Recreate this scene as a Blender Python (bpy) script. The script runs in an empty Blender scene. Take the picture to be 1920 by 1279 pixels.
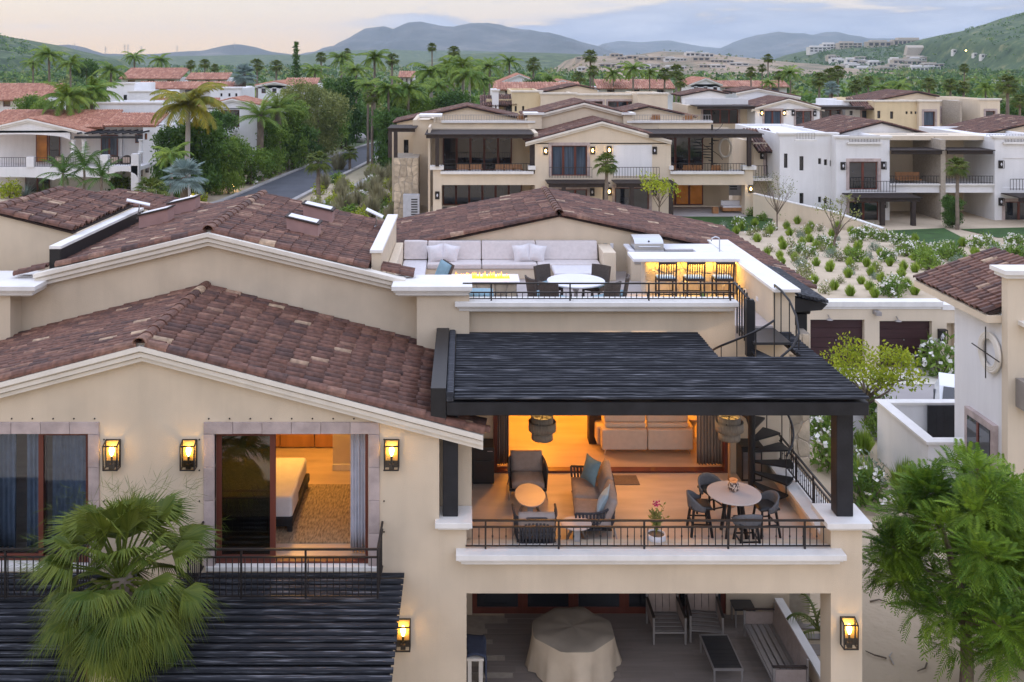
import bpy, bmesh, math, random
from mathutils import Vector, Matrix
random.seed(7)
R = math.radians
SC = bpy.context.scene
COL = SC.collection
FPX, CU, CV, CZ = 1750.0, 870.0, 112.0, 13.25

# ---------------------------------------------------------------- camera
cd = bpy.data.cameras.new('camera')
cam = bpy.data.objects.new('camera', cd); COL.objects.link(cam)
cam.location = (0, 0, CZ); cam.rotation_euler = (R(90), 0, 0)
cd.sensor_width = 36; cd.lens = 36 * FPX / 1920
cd.shift_x = (960 - CU) / 1920; cd.shift_y = -(639.5 - CV) / 1920
cd.clip_start = .1; cd.clip_end = 60000
SC.camera = cam

# ---------------------------------------------------------------- sky, sun, exposure
SUN_EL, SUN_AZ = R(3.2), R(-58)          # low sun just outside the left edge of the picture
w = bpy.data.worlds.new('World'); SC.world = w; w.use_nodes = True
nt = w.node_tree; nt.nodes.clear(); L = nt.links.new
def wn(t, **k):
    n = nt.nodes.new(t)
    for a, b in k.items(): setattr(n, a, b)
    return n
def wmath(op, a, b=None, clamp=False):
    n = wn('ShaderNodeMath', operation=op, use_clamp=clamp)
    for i, s in enumerate((a, b)):
        if s is None: continue
        if isinstance(s, (int, float)): n.inputs[i].default_value = s
        else: L(s, n.inputs[i])
    return n.outputs[0]
def wrange(v, a, b, c=0, d=1):
    n = wn('ShaderNodeMapRange', interpolation_type='SMOOTHSTEP')
    L(v, n.inputs[0])
    for i, x in enumerate((a, b, c, d)): n.inputs[i + 1].default_value = x
    return n.outputs[0]
def wmix(f, a, b):
    n = wn('ShaderNodeMix', data_type='RGBA'); n.clamp_factor = True
    L(f, n.inputs['Factor']) if not isinstance(f, (int, float)) else setattr(n.inputs['Factor'], 'default_value', f)
    for s, v in ((n.inputs[6], a), (n.inputs[7], b)):
        if isinstance(v, tuple): s.default_value = v + (1,)
        else: L(v, s)
    return n.outputs[2]
sky = wn('ShaderNodeTexSky', sky_type='NISHITA', sun_disc=False, sun_elevation=SUN_EL, sun_rotation=SUN_AZ,
         altitude=20, air_density=1.0, dust_density=1.6, ozone_density=1.5)
tc = wn('ShaderNodeTexCoord')
sep = wn('ShaderNodeSeparateXYZ'); L(tc.outputs['Generated'], sep.inputs[0])
X_, Y_, Z_ = sep.outputs
# high thin veil over the whole sky: pale cream near the sunset, cooler away from it
side = wrange(X_, -.75, .9)
veil = wmix(side, (4.7, 4.1, 3.3), (4.3, 3.95, 3.8))
veil = wmix(wrange(Z_, .0, .075), wmix(side, (5.9, 3.7, 1.4), (4.5, 3.6, 2.9)), veil)
veil = wmix(wrange(Z_, .08, .6), veil, (6.9, 7.5, 9.6))
base = wmix(.92, sky.outputs[0], veil)
# stretched cloud bank low over the hills, thicker towards the right
mp = wn('ShaderNodeMapping'); L(tc.outputs['Generated'], mp.inputs[0]); mp.inputs['Scale'].default_value = (7, 7, 42)
nz = wn('ShaderNodeTexNoise', noise_dimensions='3D'); L(mp.outputs[0], nz.inputs['Vector'])
for k, v in (('Scale', 1.0), ('Detail', 7), ('Roughness', .58), ('Distortion', .25)): nz.inputs[k].default_value = v
az = wrange(X_, -.17, -.03)
top = wmath('SUBTRACT', wrange(X_, -.12, .3, .047, .062), Z_)        # positive below the top of the bank
bank = wmath('ADD', wmath('MULTIPLY', top, 24.0), wmath('MULTIPLY', wmath('SUBTRACT', nz.outputs[0], .5), 3.6))
bank = wmath('MULTIPLY', wrange(bank, -.1, .42), az)
mp2 = wn('ShaderNodeMapping'); L(tc.outputs['Generated'], mp2.inputs[0]); mp2.inputs['Scale'].default_value = (5, 5, 60)
mp2.inputs['Location'].default_value = (3.1, 1.7, .4)
nz2 = wn('ShaderNodeTexNoise', noise_dimensions='3D'); L(mp2.outputs[0], nz2.inputs['Vector'])
for k, v in (('Scale', 1.0), ('Detail', 6), ('Roughness', .6)): nz2.inputs[k].default_value = v
wisp = wmath('MULTIPLY', wrange(nz2.outputs[0], .57, .74), wmath('MULTIPLY', wrange(X_, -.5, .1, .25, .6), wrange(Z_, .9, .2)))
ccol = wmix(wrange(nz.outputs[0], .35, .7), (1.45, 1.75, 2.55), (2.75, 2.95, 3.6))
base = wmix(wisp, base, (2.9, 3.0, 3.5))
base = wmix(wmath('MULTIPLY', bank, .95), base, ccol)
bg = wn('ShaderNodeBackground'); L(base, bg.inputs[0]); bg.inputs[1].default_value = .135
wo = wn('ShaderNodeOutputWorld'); L(bg.outputs[0], wo.inputs[0])

sd = bpy.data.lights.new('sun', 'SUN'); sun = bpy.data.objects.new('sun', sd); COL.objects.link(sun)
sd.energy = .5; sd.angle = R(14); sd.color = (1, .78, .55)
sdir = Vector((math.sin(SUN_AZ) * math.cos(SUN_EL), math.cos(SUN_AZ) * math.cos(SUN_EL), math.sin(SUN_EL)))
sun.rotation_euler = sdir.to_track_quat('Z', 'Y').to_euler(); sun.location = (-30, 10, 40)
vs = SC.view_settings
vs.view_transform = 'Standard'; vs.look = 'None'; vs.gamma = 1; vs.use_curve_mapping = False
vs.exposure = .75
SC.render.engine = 'CYCLES'
SC.cycles.use_denoising = True
SC.cycles.max_bounces = 8; SC.cycles.diffuse_bounces = 4; SC.cycles.glossy_bounces = 3
SC.cycles.transparent_max_bounces = 12; SC.cycles.volume_bounces = 1
SC.cycles.sample_clamp_indirect = 4; SC.cycles.caustics_reflective = False; SC.cycles.caustics_refractive = False

# ---------------------------------------------------------------- helpers
def P(u, v, Y=None, z=None):
    if Y is None: Y = FPX * (CZ - z) / (v - CV)
    return Vector(((u - CU) / FPX * Y, Y, CZ - (v - CV) / FPX * Y))
def PX(u, Y): return (u - CU) / FPX * Y
def PZ(v, Y): return CZ - (v - CV) / FPX * Y

class MB:
    def __init__(s): s.v, s.f, s.m, s.c = [], [], [], 0
    def add(s, vs, fs):
        o = len(s.v); s.v += [tuple(p) for p in vs]
        for f in fs: s.f.append([i + o for i in f]); s.m.append(s.c)
        return s
    def box(s, x0, x1, y0, y1, z0, z1):
        return s.add([(x0,y0,z0),(x1,y0,z0),(x1,y1,z0),(x0,y1,z0),(x0,y0,z1),(x1,y0,z1),(x1,y1,z1),(x0,y1,z1)],
                     [(0,3,2,1),(4,5,6,7),(0,1,5,4),(1,2,6,5),(2,3,7,6),(3,0,4,7)])
    def bar(s, p, q, w, h=None, up=(0, 0, 1)):
        p, q = Vector(p), Vector(q); h = h or w; d = (q - p).normalized(); up = Vector(up)
        a = d.cross(up)
        if a.length < 1e-4: a = d.cross(Vector((0, 1, 0)))
        a.normalize(); b = a.cross(d)
        c = [(a * i * w + b * j * h) / 2 for i, j in ((-1,-1),(1,-1),(1,1),(-1,1))]
        return s.add([p + k for k in c] + [q + k for k in c], [(3,2,1,0),(4,5,6,7),(0,1,5,4),(1,2,6,5),(2,3,7,6),(3,0,4,7)])
    def tube(s, pts, r, n=8, cap=True):
        pts = [Vector(p) for p in pts]; k = len(pts)
        rs = r if isinstance(r, (list, tuple)) else [r] * k
        vs, ref = [], None
        for i, p in enumerate(pts):
            d = (pts[min(i+1, k-1)] - pts[max(i-1, 0)])
            d = d.normalized() if d.length > 1e-9 else Vector((0, 0, 1))
            if ref is None: ref = Vector((1, 0, 0)) if abs(d.x) < .9 else Vector((0, 1, 0))
            a = (ref - d * ref.dot(d)).normalized(); ref = a; b = d.cross(a)
            for j in range(n):
                t = 2 * math.pi * j / n
                vs.append(p + (a * math.cos(t) + b * math.sin(t)) * rs[i])
        fs = [(i*n+j, i*n+(j+1) % n, (i+1)*n+(j+1) % n, (i+1)*n+j) for i in range(k-1) for j in range(n)]
        if cap: fs += [tuple(reversed(range(n))), tuple(range((k-1)*n, k*n))]
        return s.add(vs, fs)
    def lathe(s, prof, c=(0, 0, 0), n=20, sx=1, sy=1, cap=True):
        vs = [(c[0] + r * math.cos(2*math.pi*j/n) * sx, c[1] + r * math.sin(2*math.pi*j/n) * sy, c[2] + z) for r, z in prof for j in range(n)]
        k = len(prof)
        fs = [(i*n+j, i*n+(j+1) % n, (i+1)*n+(j+1) % n, (i+1)*n+j) for i in range(k-1) for j in range(n)]
        if cap: fs += [tuple(reversed(range(n))), tuple(range((k-1)*n, k*n))]
        return s.add(vs, fs)
    def prism(s, poly, vec):
        n = len(poly); vec = Vector(vec); a = [Vector(p) for p in poly]
        return s.add(a + [p + vec for p in a], [tuple(reversed(range(n))), tuple(range(n, 2*n))] + [(i, (i+1) % n, n+(i+1) % n, n+i) for i in range(n)])
    def quad(s, *p): return s.add(p, [tuple(range(len(p)))])
    def grid(s, fn, nu, nv):
        vs = [fn(i / nu, j / nv) for j in range(nv+1) for i in range(nu+1)]
        return s.add(vs, [(j*(nu+1)+i, j*(nu+1)+i+1, (j+1)*(nu+1)+i+1, (j+1)*(nu+1)+i) for j in range(nv) for i in range(nu)])
    def wall(s, ax, a0, a1, z0, z1, t0, t1, holes=()):
        """solid wall with rectangular openings; ax 'x' runs along X (thickness in Y), 'y' runs along Y"""
        us = sorted({a0, a1} | {h for q in holes for h in q[:2] if a0 < h < a1})
        zs = sorted({z0, z1} | {h for q in holes for h in q[2:4] if z0 < h < z1})
        def full(i, j):
            if i < 0 or j < 0 or i >= len(us)-1 or j >= len(zs)-1: return False
            cu, cz = (us[i]+us[i+1])/2, (zs[j]+zs[j+1])/2
            return not any(q[0] < cu < q[1] and q[2] < cz < q[3] for q in holes)
        def pt(u, t, z): return (u, t, z) if ax == 'x' else (t, u, z)
        for i in range(len(us)-1):
            for j in range(len(zs)-1):
                if not full(i, j): continue
                u0, u1, w0, w1 = us[i], us[i+1], zs[j], zs[j+1]
                s.quad(pt(u0,t0,w0), pt(u1,t0,w0), pt(u1,t0,w1), pt(u0,t0,w1))
                s.quad(pt(u0,t1,w0), pt(u0,t1,w1), pt(u1,t1,w1), pt(u1,t1,w0))
                if not full(i-1, j): s.quad(pt(u0,t0,w0), pt(u0,t0,w1), pt(u0,t1,w1), pt(u0,t1,w0))
                if not full(i+1, j): s.quad(pt(u1,t0,w0), pt(u1,t1,w0), pt(u1,t1,w1), pt(u1,t0,w1))
                if not full(i, j-1): s.quad(pt(u0,t0,w0), pt(u0,t1,w0), pt(u1,t1,w0), pt(u1,t0,w0))
                if not full(i, j+1): s.quad(pt(u0,t0,w1), pt(u1,t0,w1), pt(u1,t1,w1), pt(u0,t1,w1))
        return s
    def mesh(s, name, mats, smooth=False, merge=False):
        me = bpy.data.meshes.new(name); me.from_pydata(s.v, [], s.f)
        for m in (mats if isinstance(mats, (list, tuple)) else [mats]): me.materials.append(m)
        if s.c: me.polygons.foreach_set('material_index', s.m)
        if smooth: me.polygons.foreach_set('use_smooth', [True] * len(me.polygons))
        if merge:
            b = bmesh.new(); b.from_mesh(me); bmesh.ops.remove_doubles(b, verts=b.verts, dist=1e-4)
            bmesh.ops.recalc_face_normals(b, faces=b.faces); b.to_mesh(me); b.free()
        me.update(); return me
    def build(s, name, mats, parent=None, smooth=False, loc=None, bev=0, world=True, merge=False):
        o = bpy.data.objects.new(name, s.mesh(name, mats, smooth, merge or bev > 0)); COL.objects.link(o)
        if loc is not None: o.location = loc
        if parent is not None:
            o.parent = parent
            if world: o.matrix_parent_inverse = WORLD[parent.name].inverted() if parent.name in WORLD else Matrix.Identity(4)
        if bev:
            b = o.modifiers.new('bevel', 'BEVEL'); b.width = bev; b.segments = 2; b.limit_method = 'ANGLE'; b.angle_limit = R(40)
        return o
WORLD = {}       # roots whose parts are given in world coordinates
def tag(o, label=None, cat=None, group=None, kind=None):
    for k, v in (('label', label), ('category', cat), ('group', group), ('kind', kind)):
        if v: o[k] = v
    return o
def thing(name, label, cat, loc=(0, 0, 0), rz=0, group=None, world=False):
    o = bpy.data.objects.new(name, None); COL.objects.link(o); o.empty_display_size = .2
    o.location = loc; o.rotation_euler = (0, 0, rz); tag(o, label, cat, group)
    if world: WORLD[o.name] = Matrix.Translation(loc)
    return o
def inst(name, me, parent=None, loc=(0,0,0), rot=(0,0,0), scale=(1,1,1), mat=None):
    o = bpy.data.objects.new(name, me); COL.objects.link(o)
    if mat is not None: M_ = mat
    else: M_ = Matrix.LocRotScale(Vector(loc), None, None)
    o.location = loc; o.rotation_euler = rot; o.scale = scale
    if mat is not None: o.matrix_basis = mat
    if parent is not None:
        o.parent = parent
        if parent.name in WORLD: o.matrix_parent_inverse = WORLD[parent.name].inverted()
    return o
CH = {}
def kids(o): return [c for c in o.children]
def copy_tree(o, parent=None, loc=None, rz=None, label=None, group=None, scale=None):
    c = o.copy(); COL.objects.link(c)
    if parent is not None: c.parent = parent
    if loc is not None: c.location = loc
    if rz is not None: c.rotation_euler = (0, 0, rz)
    if scale is not None: c.scale = (scale,) * 3
    if label: c['label'] = label
    if group: c['group'] = group
    for ch in list(o.children): copy_tree(ch, c)
    return c

# ---------------------------------------------------------------- materials
def stain(m, lo=.84):
    t = m.node_tree; b = t.nodes['Principled BSDF']; l = t.links.new; src = b.inputs['Base Color'].links[0].from_socket
    g = t.nodes.new('ShaderNodeNewGeometry'); mp_ = t.nodes.new('ShaderNodeMapping'); mp_.inputs['Scale'].default_value = (2.2, 2.2, .22); l(g.outputs['Position'], mp_.inputs[0])
    n = t.nodes.new('ShaderNodeTexNoise'); n.inputs['Scale'].default_value = 1.3; n.inputs['Detail'].default_value = 7; n.inputs['Roughness'].default_value = .62; l(mp_.outputs[0], n.inputs['Vector'])
    r = t.nodes.new('ShaderNodeMapRange'); l(n.outputs[0], r.inputs[0]); r.inputs[1].default_value = .38; r.inputs[2].default_value = .56; r.inputs[3].default_value = lo; r.inputs[4].default_value = 1.01
    h = t.nodes.new('ShaderNodeHueSaturation'); l(src, h.inputs['Color']); l(r.outputs[0], h.inputs['Value']); l(h.outputs[0], b.inputs['Base Color']); return m
def mat(name, col, rough=.8, var=.12, scale=3, bump=0, bscale=60, metal=0, col2=None, stretch=(1, 1, 1), rnd=0, spec=.4,
        emit=None, estr=0, alpha=1, trans=0, coord='Object', detail=5, contrast=(.3, .7), sss=0):
    m = bpy.data.materials.new(name); m.use_nodes = True; t = m.node_tree; b = t.nodes['Principled BSDF']; l = t.links.new
    b.inputs['Roughness'].default_value = rough; b.inputs['Metallic'].default_value = metal
    b.inputs['Specular IOR Level'].default_value = spec
    c = t.nodes.new('ShaderNodeTexCoord'); mpn = t.nodes.new('ShaderNodeMapping'); mpn.inputs['Scale'].default_value = stretch
    l(c.outputs[coord], mpn.inputs[0])
    n = t.nodes.new('ShaderNodeTexNoise'); n.inputs['Scale'].default_value = scale; n.inputs['Detail'].default_value = detail; l(mpn.outputs[0], n.inputs['Vector'])
    r = t.nodes.new('ShaderNodeValToRGB'); l(n.outputs[0], r.inputs[0])
    r.color_ramp.elements[0].position, r.color_ramp.elements[1].position = contrast
    lo = tuple(x * (1 - var) for x in col); hi = col2 or tuple(min(1, x * (1 + var)) for x in col)
    r.color_ramp.elements[0].color = lo + (1,); r.color_ramp.elements[1].color = hi + (1,)
    out = r.outputs[0]
    if rnd:
        oj = t.nodes.new('ShaderNodeObjectInfo'); vm = t.nodes.new('ShaderNodeVectorMath'); vm.operation = 'ADD'; cx = t.nodes.new('ShaderNodeVectorMath'); cx.operation = 'SCALE'; cx.inputs[0].default_value = (37, 53, 71); l(oj.outputs['Random'], cx.inputs[3]); l(mpn.outputs[0], vm.inputs[0]); l(cx.outputs[0], vm.inputs[1]); l(vm.outputs[0], n.inputs['Vector'])
        oi = t.nodes.new('ShaderNodeObjectInfo'); mr = t.nodes.new('ShaderNodeMapRange'); l(oi.outputs['Random'], mr.inputs[0])
        mr.inputs[3].default_value = 1 - rnd; mr.inputs[4].default_value = 1 + rnd
        h = t.nodes.new('ShaderNodeHueSaturation'); l(out, h.inputs['Color']); l(mr.outputs[0], h.inputs['Value']); out = h.outputs[0]
    l(out, b.inputs['Base Color'])
    if bump:
        n2 = t.nodes.new('ShaderNodeTexNoise'); n2.inputs['Scale'].default_value = bscale; n2.inputs['Detail'].default_value = 4; l(mpn.outputs[0], n2.inputs['Vector'])
        bp = t.nodes.new('ShaderNodeBump'); bp.inputs['Strength'].default_value = bump; bp.inputs['Distance'].default_value = .02
        l(n2.outputs[0], bp.inputs['Height']); l(bp.outputs[0], b.inputs['Normal'])
    if emit: b.inputs['Emission Color'].default_value = emit + (1,); b.inputs['Emission Strength'].default_value = estr
    if trans: b.inputs['Transmission Weight'].default_value = trans
    if alpha < 1: b.inputs['Alpha'].default_value = alpha
    return m
def tile_mat(name, stops, rough=.65):
    m = bpy.data.materials.new(name); m.use_nodes = True; t = m.node_tree; b = t.nodes['Principled BSDF']; l = t.links.new
    g = t.nodes.new('ShaderNodeNewGeometry'); oi = t.nodes.new('ShaderNodeObjectInfo')
    ad = t.nodes.new('ShaderNodeMath'); ad.operation = 'ADD'; l(g.outputs['Random Per Island'], ad.inputs[0]); l(oi.outputs['Random'], ad.inputs[1])
    fr = t.nodes.new('ShaderNodeMath'); fr.operation = 'FRACT'; l(ad.outputs[0], fr.inputs[0])
    r = t.nodes.new('ShaderNodeValToRGB'); l(fr.outputs[0], r.inputs[0]); e = r.color_ramp.elements
    for i, (p, c) in enumerate(stops):
        x = e[i] if i < 2 else e.new(p)
        x.position = p; x.color = c + (1,)
    n = t.nodes.new('ShaderNodeTexNoise'); n.inputs['Scale'].default_value = 9; n.inputs['Detail'].default_value = 6
    l(g.outputs['Position'], n.inputs['Vector'])
    mr = t.nodes.new('ShaderNodeMapRange'); l(n.outputs[0], mr.inputs[0]); mr.inputs[1].default_value = .25; mr.inputs[2].default_value = .75
    mr.inputs[3].default_value = .5; mr.inputs[4].default_value = 1.55
    h = t.nodes.new('ShaderNodeHueSaturation'); l(r.outputs[0], h.inputs['Color']); l(mr.outputs[0], h.inputs['Value'])
    l(h.outputs[0], b.inputs['Base Color']); b.inputs['Roughness'].default_value = rough; b.inputs['Specular IOR Level'].default_value = .35
    bp = t.nodes.new('ShaderNodeBump'); bp.inputs['Strength'].default_value = .3; bp.inputs['Distance'].default_value = .01
    n2 = t.nodes.new('ShaderNodeTexNoise'); n2.inputs['Scale'].default_value = 45; l(g.outputs['Position'], n2.inputs['Vector']); l(n2.outputs[0], bp.inputs['Height']); l(bp.outputs[0], b.inputs['Normal'])
    return m
def leaf_mat(name, a, b_, tipc=None, scale=.6):
    """two-tone foliage: clumps differ by position, leaves by island; translucent"""
    m = bpy.data.materials.new(name); m.use_nodes = True; t = m.node_tree; b = t.nodes['Principled BSDF']; l = t.links.new
    g = t.nodes.new('ShaderNodeNewGeometry'); n = t.nodes.new('ShaderNodeTexNoise'); n.inputs['Scale'].default_value = scale; n.inputs['Detail'].default_value = 3
    l(g.outputs['Position'], n.inputs['Vector'])
    ad = t.nodes.new('ShaderNodeMath'); ad.operation = 'MULTIPLY_ADD'; l(g.outputs['Random Per Island'], ad.inputs[0]); ad.inputs[1].default_value = .45; 
    sb = t.nodes.new('ShaderNodeMath'); sb.operation = 'MULTIPLY_ADD'; l(n.outputs[0], sb.inputs[0]); sb.inputs[1].default_value = 1.5; sb.inputs[2].default_value = -.5; l(sb.outputs[0], ad.inputs[2])
    r = t.nodes.new('ShaderNodeValToRGB'); l(ad.outputs[0], r.inputs[0])
    r.color_ramp.elements[0].color = a + (1,); r.color_ramp.elements[1].color = b_ + (1,)
    r.color_ramp.elements[0].position = .1; r.color_ramp.elements[1].position = .95
    if tipc: x = r.color_ramp.elements.new(.99); x.color = tipc + (1,)
    l(r.outputs[0], b.inputs['Base Color']); b.inputs['Roughness'].default_value = .55; b.inputs['Specular IOR Level'].default_value = .3
    tr = t.nodes.new('ShaderNodeBsdfTranslucent'); l(r.outputs[0], tr.inputs[0])
    mx = t.nodes.new('ShaderNodeMixShader'); mx.inputs[0].default_value = .3
    l(b.outputs[0], mx.inputs[1]); l(tr.outputs[0], mx.inputs[2]); l(mx.outputs[0], t.nodes['Material Output'].inputs[0])
    return m
def glass_mat(name, tint=(.9, .95, .95), refl=.12, clear=.88):
    m = bpy.data.materials.new(name); m.use_nodes = True; t = m.node_tree; t.nodes.remove(t.nodes['Principled BSDF']); l = t.links.new
    a = t.nodes.new('ShaderNodeBsdfTransparent'); a.inputs[0].default_value = tuple(x * clear for x in tint) + (1,)
    g = t.nodes.new('ShaderNodeBsdfGlossy'); g.inputs['Roughness'].default_value = .03
    lw = t.nodes.new('ShaderNodeFresnel'); lw.inputs[0].default_value = 1.5
    ma = t.nodes.new('ShaderNodeMath'); ma.operation = 'MULTIPLY_ADD'; l(lw.outputs[0], ma.inputs[0]); ma.inputs[1].default_value = 1; ma.inputs[2].default_value = refl * .4
    x = t.nodes.new('ShaderNodeMixShader'); l(ma.outputs[0], x.inputs[0]); l(a.outputs[0], x.inputs[1]); l(g.outputs[0], x.inputs[2]); l(x.outputs[0], t.nodes['Material Output'].inputs[0])
    return m
M = {}
M['cream'] = mat('cream_stucco', (.61, .51, .385), .9, .09, .9, .35, 70)
M['cream2'] = mat('pale_cream_stucco', (.66, .56, .43), .9, .06, .5, .2, 60)
M['yellow'] = mat('yellow_stucco', (.64, .52, .33), .9, .06, .5, .2, 60)
M['white'] = mat('white_stucco', (.74, .735, .74), .9, .05, .5, .2, 60)
M['trim'] = mat('white_trim', (.74, .72, .69), .75, .06, 2, .1, 50)
M['trim2'] = mat('limestone_trim', (.72, .67, .59), .8, .07, 2, .15, 50)
M['cantera'] = mat('pitted_stone_surround', (.44, .36, .34), .85, .2, 3, .6, 55, rnd=.08)
M['wood_red'] = mat('red_brown_joinery', (.13, .035, .022), .45, .25, 2, .1, 40, stretch=(1, 1, .2))
M['wood_dark'] = mat('dark_stained_timber', (.012, .012, .015), .6, .5, 3, .3, 30)
M['slat'] = mat('weathered_black_slat', (.036, .039, .048), .8, .35, 4, 0, 30, col2=(.28, .285, .315), stretch=(.4, 7, 7), contrast=(.54, .86), rnd=.22, spec=.25)
M['brownslat'] = mat('brown_timber', (.035, .024, .02), .7, .3, 4, .2, 30)
M['iron'] = mat('dark_iron', (.022, .018, .017), .5, .2, 8)
M['black'] = mat('black_metal', (.012, .012, .014), .45, .2, 8)
TS = [(0, (.068, .036, .031)), (.25, (.105, .050, .036)), (.5, (.138, .063, .043)), (.7, (.115, .053, .038)), (.87, (.16, .077, .052)), (.965, (.205, .11, .075)), (.996, (.38, .27, .18))]
M['tile'] = tile_mat('weathered_clay_tile', TS)
M['redtile'] = tile_mat('terracotta_tile', [(0, (.31, .13, .085)), (.5, (.39, .175, .11)), (.8, (.45, .22, .145)), (1, (.5, .28, .195))])
M['deckdark'] = mat('roof_underlay', (.03, .018, .015), .9, .2)
M['floor'] = mat('travertine_floor', (.50, .39, .30), .28, .14, 1.2, .03, 20, stretch=(.6, 3, 1), spec=.5)
M['floor2'] = mat('terrace_stone_floor', (.50, .41, .345), .5, .16, 1.0, .05, 20, stretch=(.6, 3, 1))
M['plank'] = mat('wood_look_plank', (.23, .195, .17), .5, .12, 2.2, .1, 20, stretch=(.35, 4, 1), rnd=.05)
M['rooffloor'] = mat('roof_terrace_floor', (.42, .38, .37), .6, .1, 2, .05, 20)
M['fab_grey'] = mat('taupe_cushion_fabric', (.33, .27, .245), .95, .08, 10, .2, 200)
M['fab_light'] = mat('light_cushion_fabric', (.58, .53, .52), .95, .06, 10, .2, 200)
M['fab_pale'] = mat('pale_cushion_fabric', (.62, .60, .62), .95, .06, 10, .2, 200)
M['fab_sofa'] = mat('cream_sofa_fabric', (.60, .52, .47), .95, .05, 8, .2, 200)
M['fab_blue'] = mat('dusty_blue_fabric', (.22, .34, .40), .95, .08, 12, .2, 200)
M['fab_sky'] = mat('pale_blue_fabric', (.45, .58, .66), .95, .08, 12, .2, 200)
M['rope'] = mat('dark_rope_weave', (.05, .05, .06), .9, .3, 30, .3, 120)
M['wicker'] = mat('brown_wicker', (.075, .058, .05), .85, .4, 40, .5, 130)
M['charcoal'] = mat('charcoal_plastic', (.03, .03, .032), .4, .1)
M['stone'] = mat('cream_stone', (.46, .38, .28), .85, .3, 2.5, .5, 30, rnd=.18)
M['mortar'] = mat('pale_mortar', (.38, .33, .27), .95, .15, 6, .3, 60)
M['steel'] = mat('brushed_steel', (.55, .56, .58), .3, .1, 4, metal=1, stretch=(.3, 4, 4))
M['counter'] = mat('white_countertop', (.72, .72, .76), .35, .04, 2)
M['glass'] = glass_mat('window_glass', (.75, .8, .85), .2, .7)
M['reflectglass'] = glass_mat('dark_reflection_glass', (.85, .9, .7), .25, .28)  # darker than the other panes: a dark reflection put into the tint
M['thinglass'] = glass_mat('thin_window_glass', (.9, .95, 1), .02, .95)
M['clearglass'] = glass_mat('lantern_glass', (1, .97, .9), .05, .95)
M['dkglass'] = mat('dark_window_glass', (.018, .021, .027), .04, .6, .8, spec=1.0)
M['curtain'] = mat('pale_curtain', (.60, .60, .66), .95, .08, 6)
M['curtain_t'] = mat('taupe_curtain', (.27, .225, .20), .95, .08, 6)
M['curtain_b'] = mat('blue_grey_curtain', (.26, .31, .40), .95, .15, 6)
M['inwall'] = mat('interior_plaster', (.62, .52, .40), .9, .04)
M['wardrobe'] = mat('varnished_wardrobe', (.34, .17, .06), .18, .25, 1.5, .02, 20, stretch=(2, 2, .3), spec=.6)
M['linen'] = mat('white_bed_linen', (.70, .68, .68), .9, .05, 5, .2, 60)
M['rug'] = mat('mottled_brown_rug', (.25, .19, .12), .95, .4, 9, .4, 120, col2=(.46, .37, .25), stretch=(3, .7, 1))
M['bulb'] = mat('lit_bulb', (1, .7, .3), .5, 0, emit=(1, .62, .18), estr=22)
M['glowbox'] = mat('amber_lamp_glow', (1, .6, .2), .5, 0, emit=(1, .45, .06), estr=2.2)
M['flame'] = mat('gas_flame', (1, .5, .1), .5, 0, emit=(1, .2, .012), estr=2.6)
M['sand'] = mat('sandy_soil', (.36, .285, .21), .95, .22, .6, .5, 7)
M['concrete'] = mat('driveway_concrete', (.36, .33, .32), .85, .1, .6, .1, 30)
M['asphalt'] = mat('asphalt', (.075, .08, .095), .8, .15, .5, .1, 20)
M['kerb'] = mat('kerb_concrete', (.38, .36, .35), .9, .1)
M['lawn'] = mat('mown_lawn', (.03, .075, .013), .9, .35, 1.2, .4, 50)
M['bark'] = mat('grey_brown_bark', (.15, .115, .085), .9, .35, 3, .6, 14, stretch=(1, 1, 3))
M['palmbark'] = mat('ringed_palm_trunk', (.20, .16, .125), .9, .3, 2, .6, 12, stretch=(1, 1, 7))
M['whitebark'] = mat('pale_palm_trunk', (.42, .39, .36), .9, .2, 2, .3, 12)
M['leaf_neem'] = leaf_mat('neem_leaf', (0.0549, 0.1385, 0.013), (0.2494, 0.3693, 0.0326), scale=1.1)
M['leaf_fan'] = leaf_mat('fan_palm_leaf', (0.0472, 0.0877, 0.01), (0.178, 0.2103, 0.027), scale=1.4)
M['leaf_palm'] = leaf_mat('palm_leaf', (0.0742, 0.1691, 0.0223), (0.2969, 0.3781, 0.0559), scale=.5)
M['leaf_gold'] = leaf_mat('yellowing_palm_leaf', (.16, .19, .025), (.42, .33, .03), scale=.5)
M['leaf_blue'] = leaf_mat('silver_palm_leaf', (0.145, 0.2175, 0.203), (0.348, 0.435, 0.406), scale=.6)
M['leaf_dark'] = leaf_mat('dark_evergreen_leaf', (0.0305, 0.0775, 0.0145), (0.1179, 0.2211, 0.0377), scale=.35)
M['leaf_mid'] = leaf_mat('mid_green_leaf', (0.0715, 0.1525, 0.0229), (0.2624, 0.3705, 0.0574), scale=.4)
M['leaf_olive'] = leaf_mat('olive_leaf', (0.1084, 0.1459, 0.0398), (0.3252, 0.3405, 0.1037), scale=.4)
M['leaf_lime'] = leaf_mat('lime_leaf', (.17, .24, .01), (.48, .52, .03), scale=1.5)
M['leaf_grass'] = leaf_mat('bright_grass', (0.165, 0.2786, 0.0348), (0.4713, 0.5758, 0.087), scale=1.5)
M['leaf_grey'] = leaf_mat('grey_green_leaf', (0.145, 0.203, 0.145), (0.348, 0.4205, 0.3045), scale=1.5)
M['straw'] = leaf_mat('straw_stems', (.22, .20, .11), (.42, .40, .24), scale=1.5)
M['flower'] = mat('white_petals', (.78, .77, .72), .8, .05)
M['pink'] = mat('magenta_petals', (.50, .04, .16), .7, .2)
M['teak'] = mat('teak_wood', (.32, .15, .06), .5, .25, 3, .1, 30)
M['aluminium'] = mat('grey_aluminium', (.35, .33, .32), .45, .1, metal=.6)
M['cover'] = mat('beige_canvas_cover', (.56, .46, .34), .9, .08, 3, .15, 120)  # skirt kept lighter: brightness at the patio's open edge put into the colour
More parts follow.
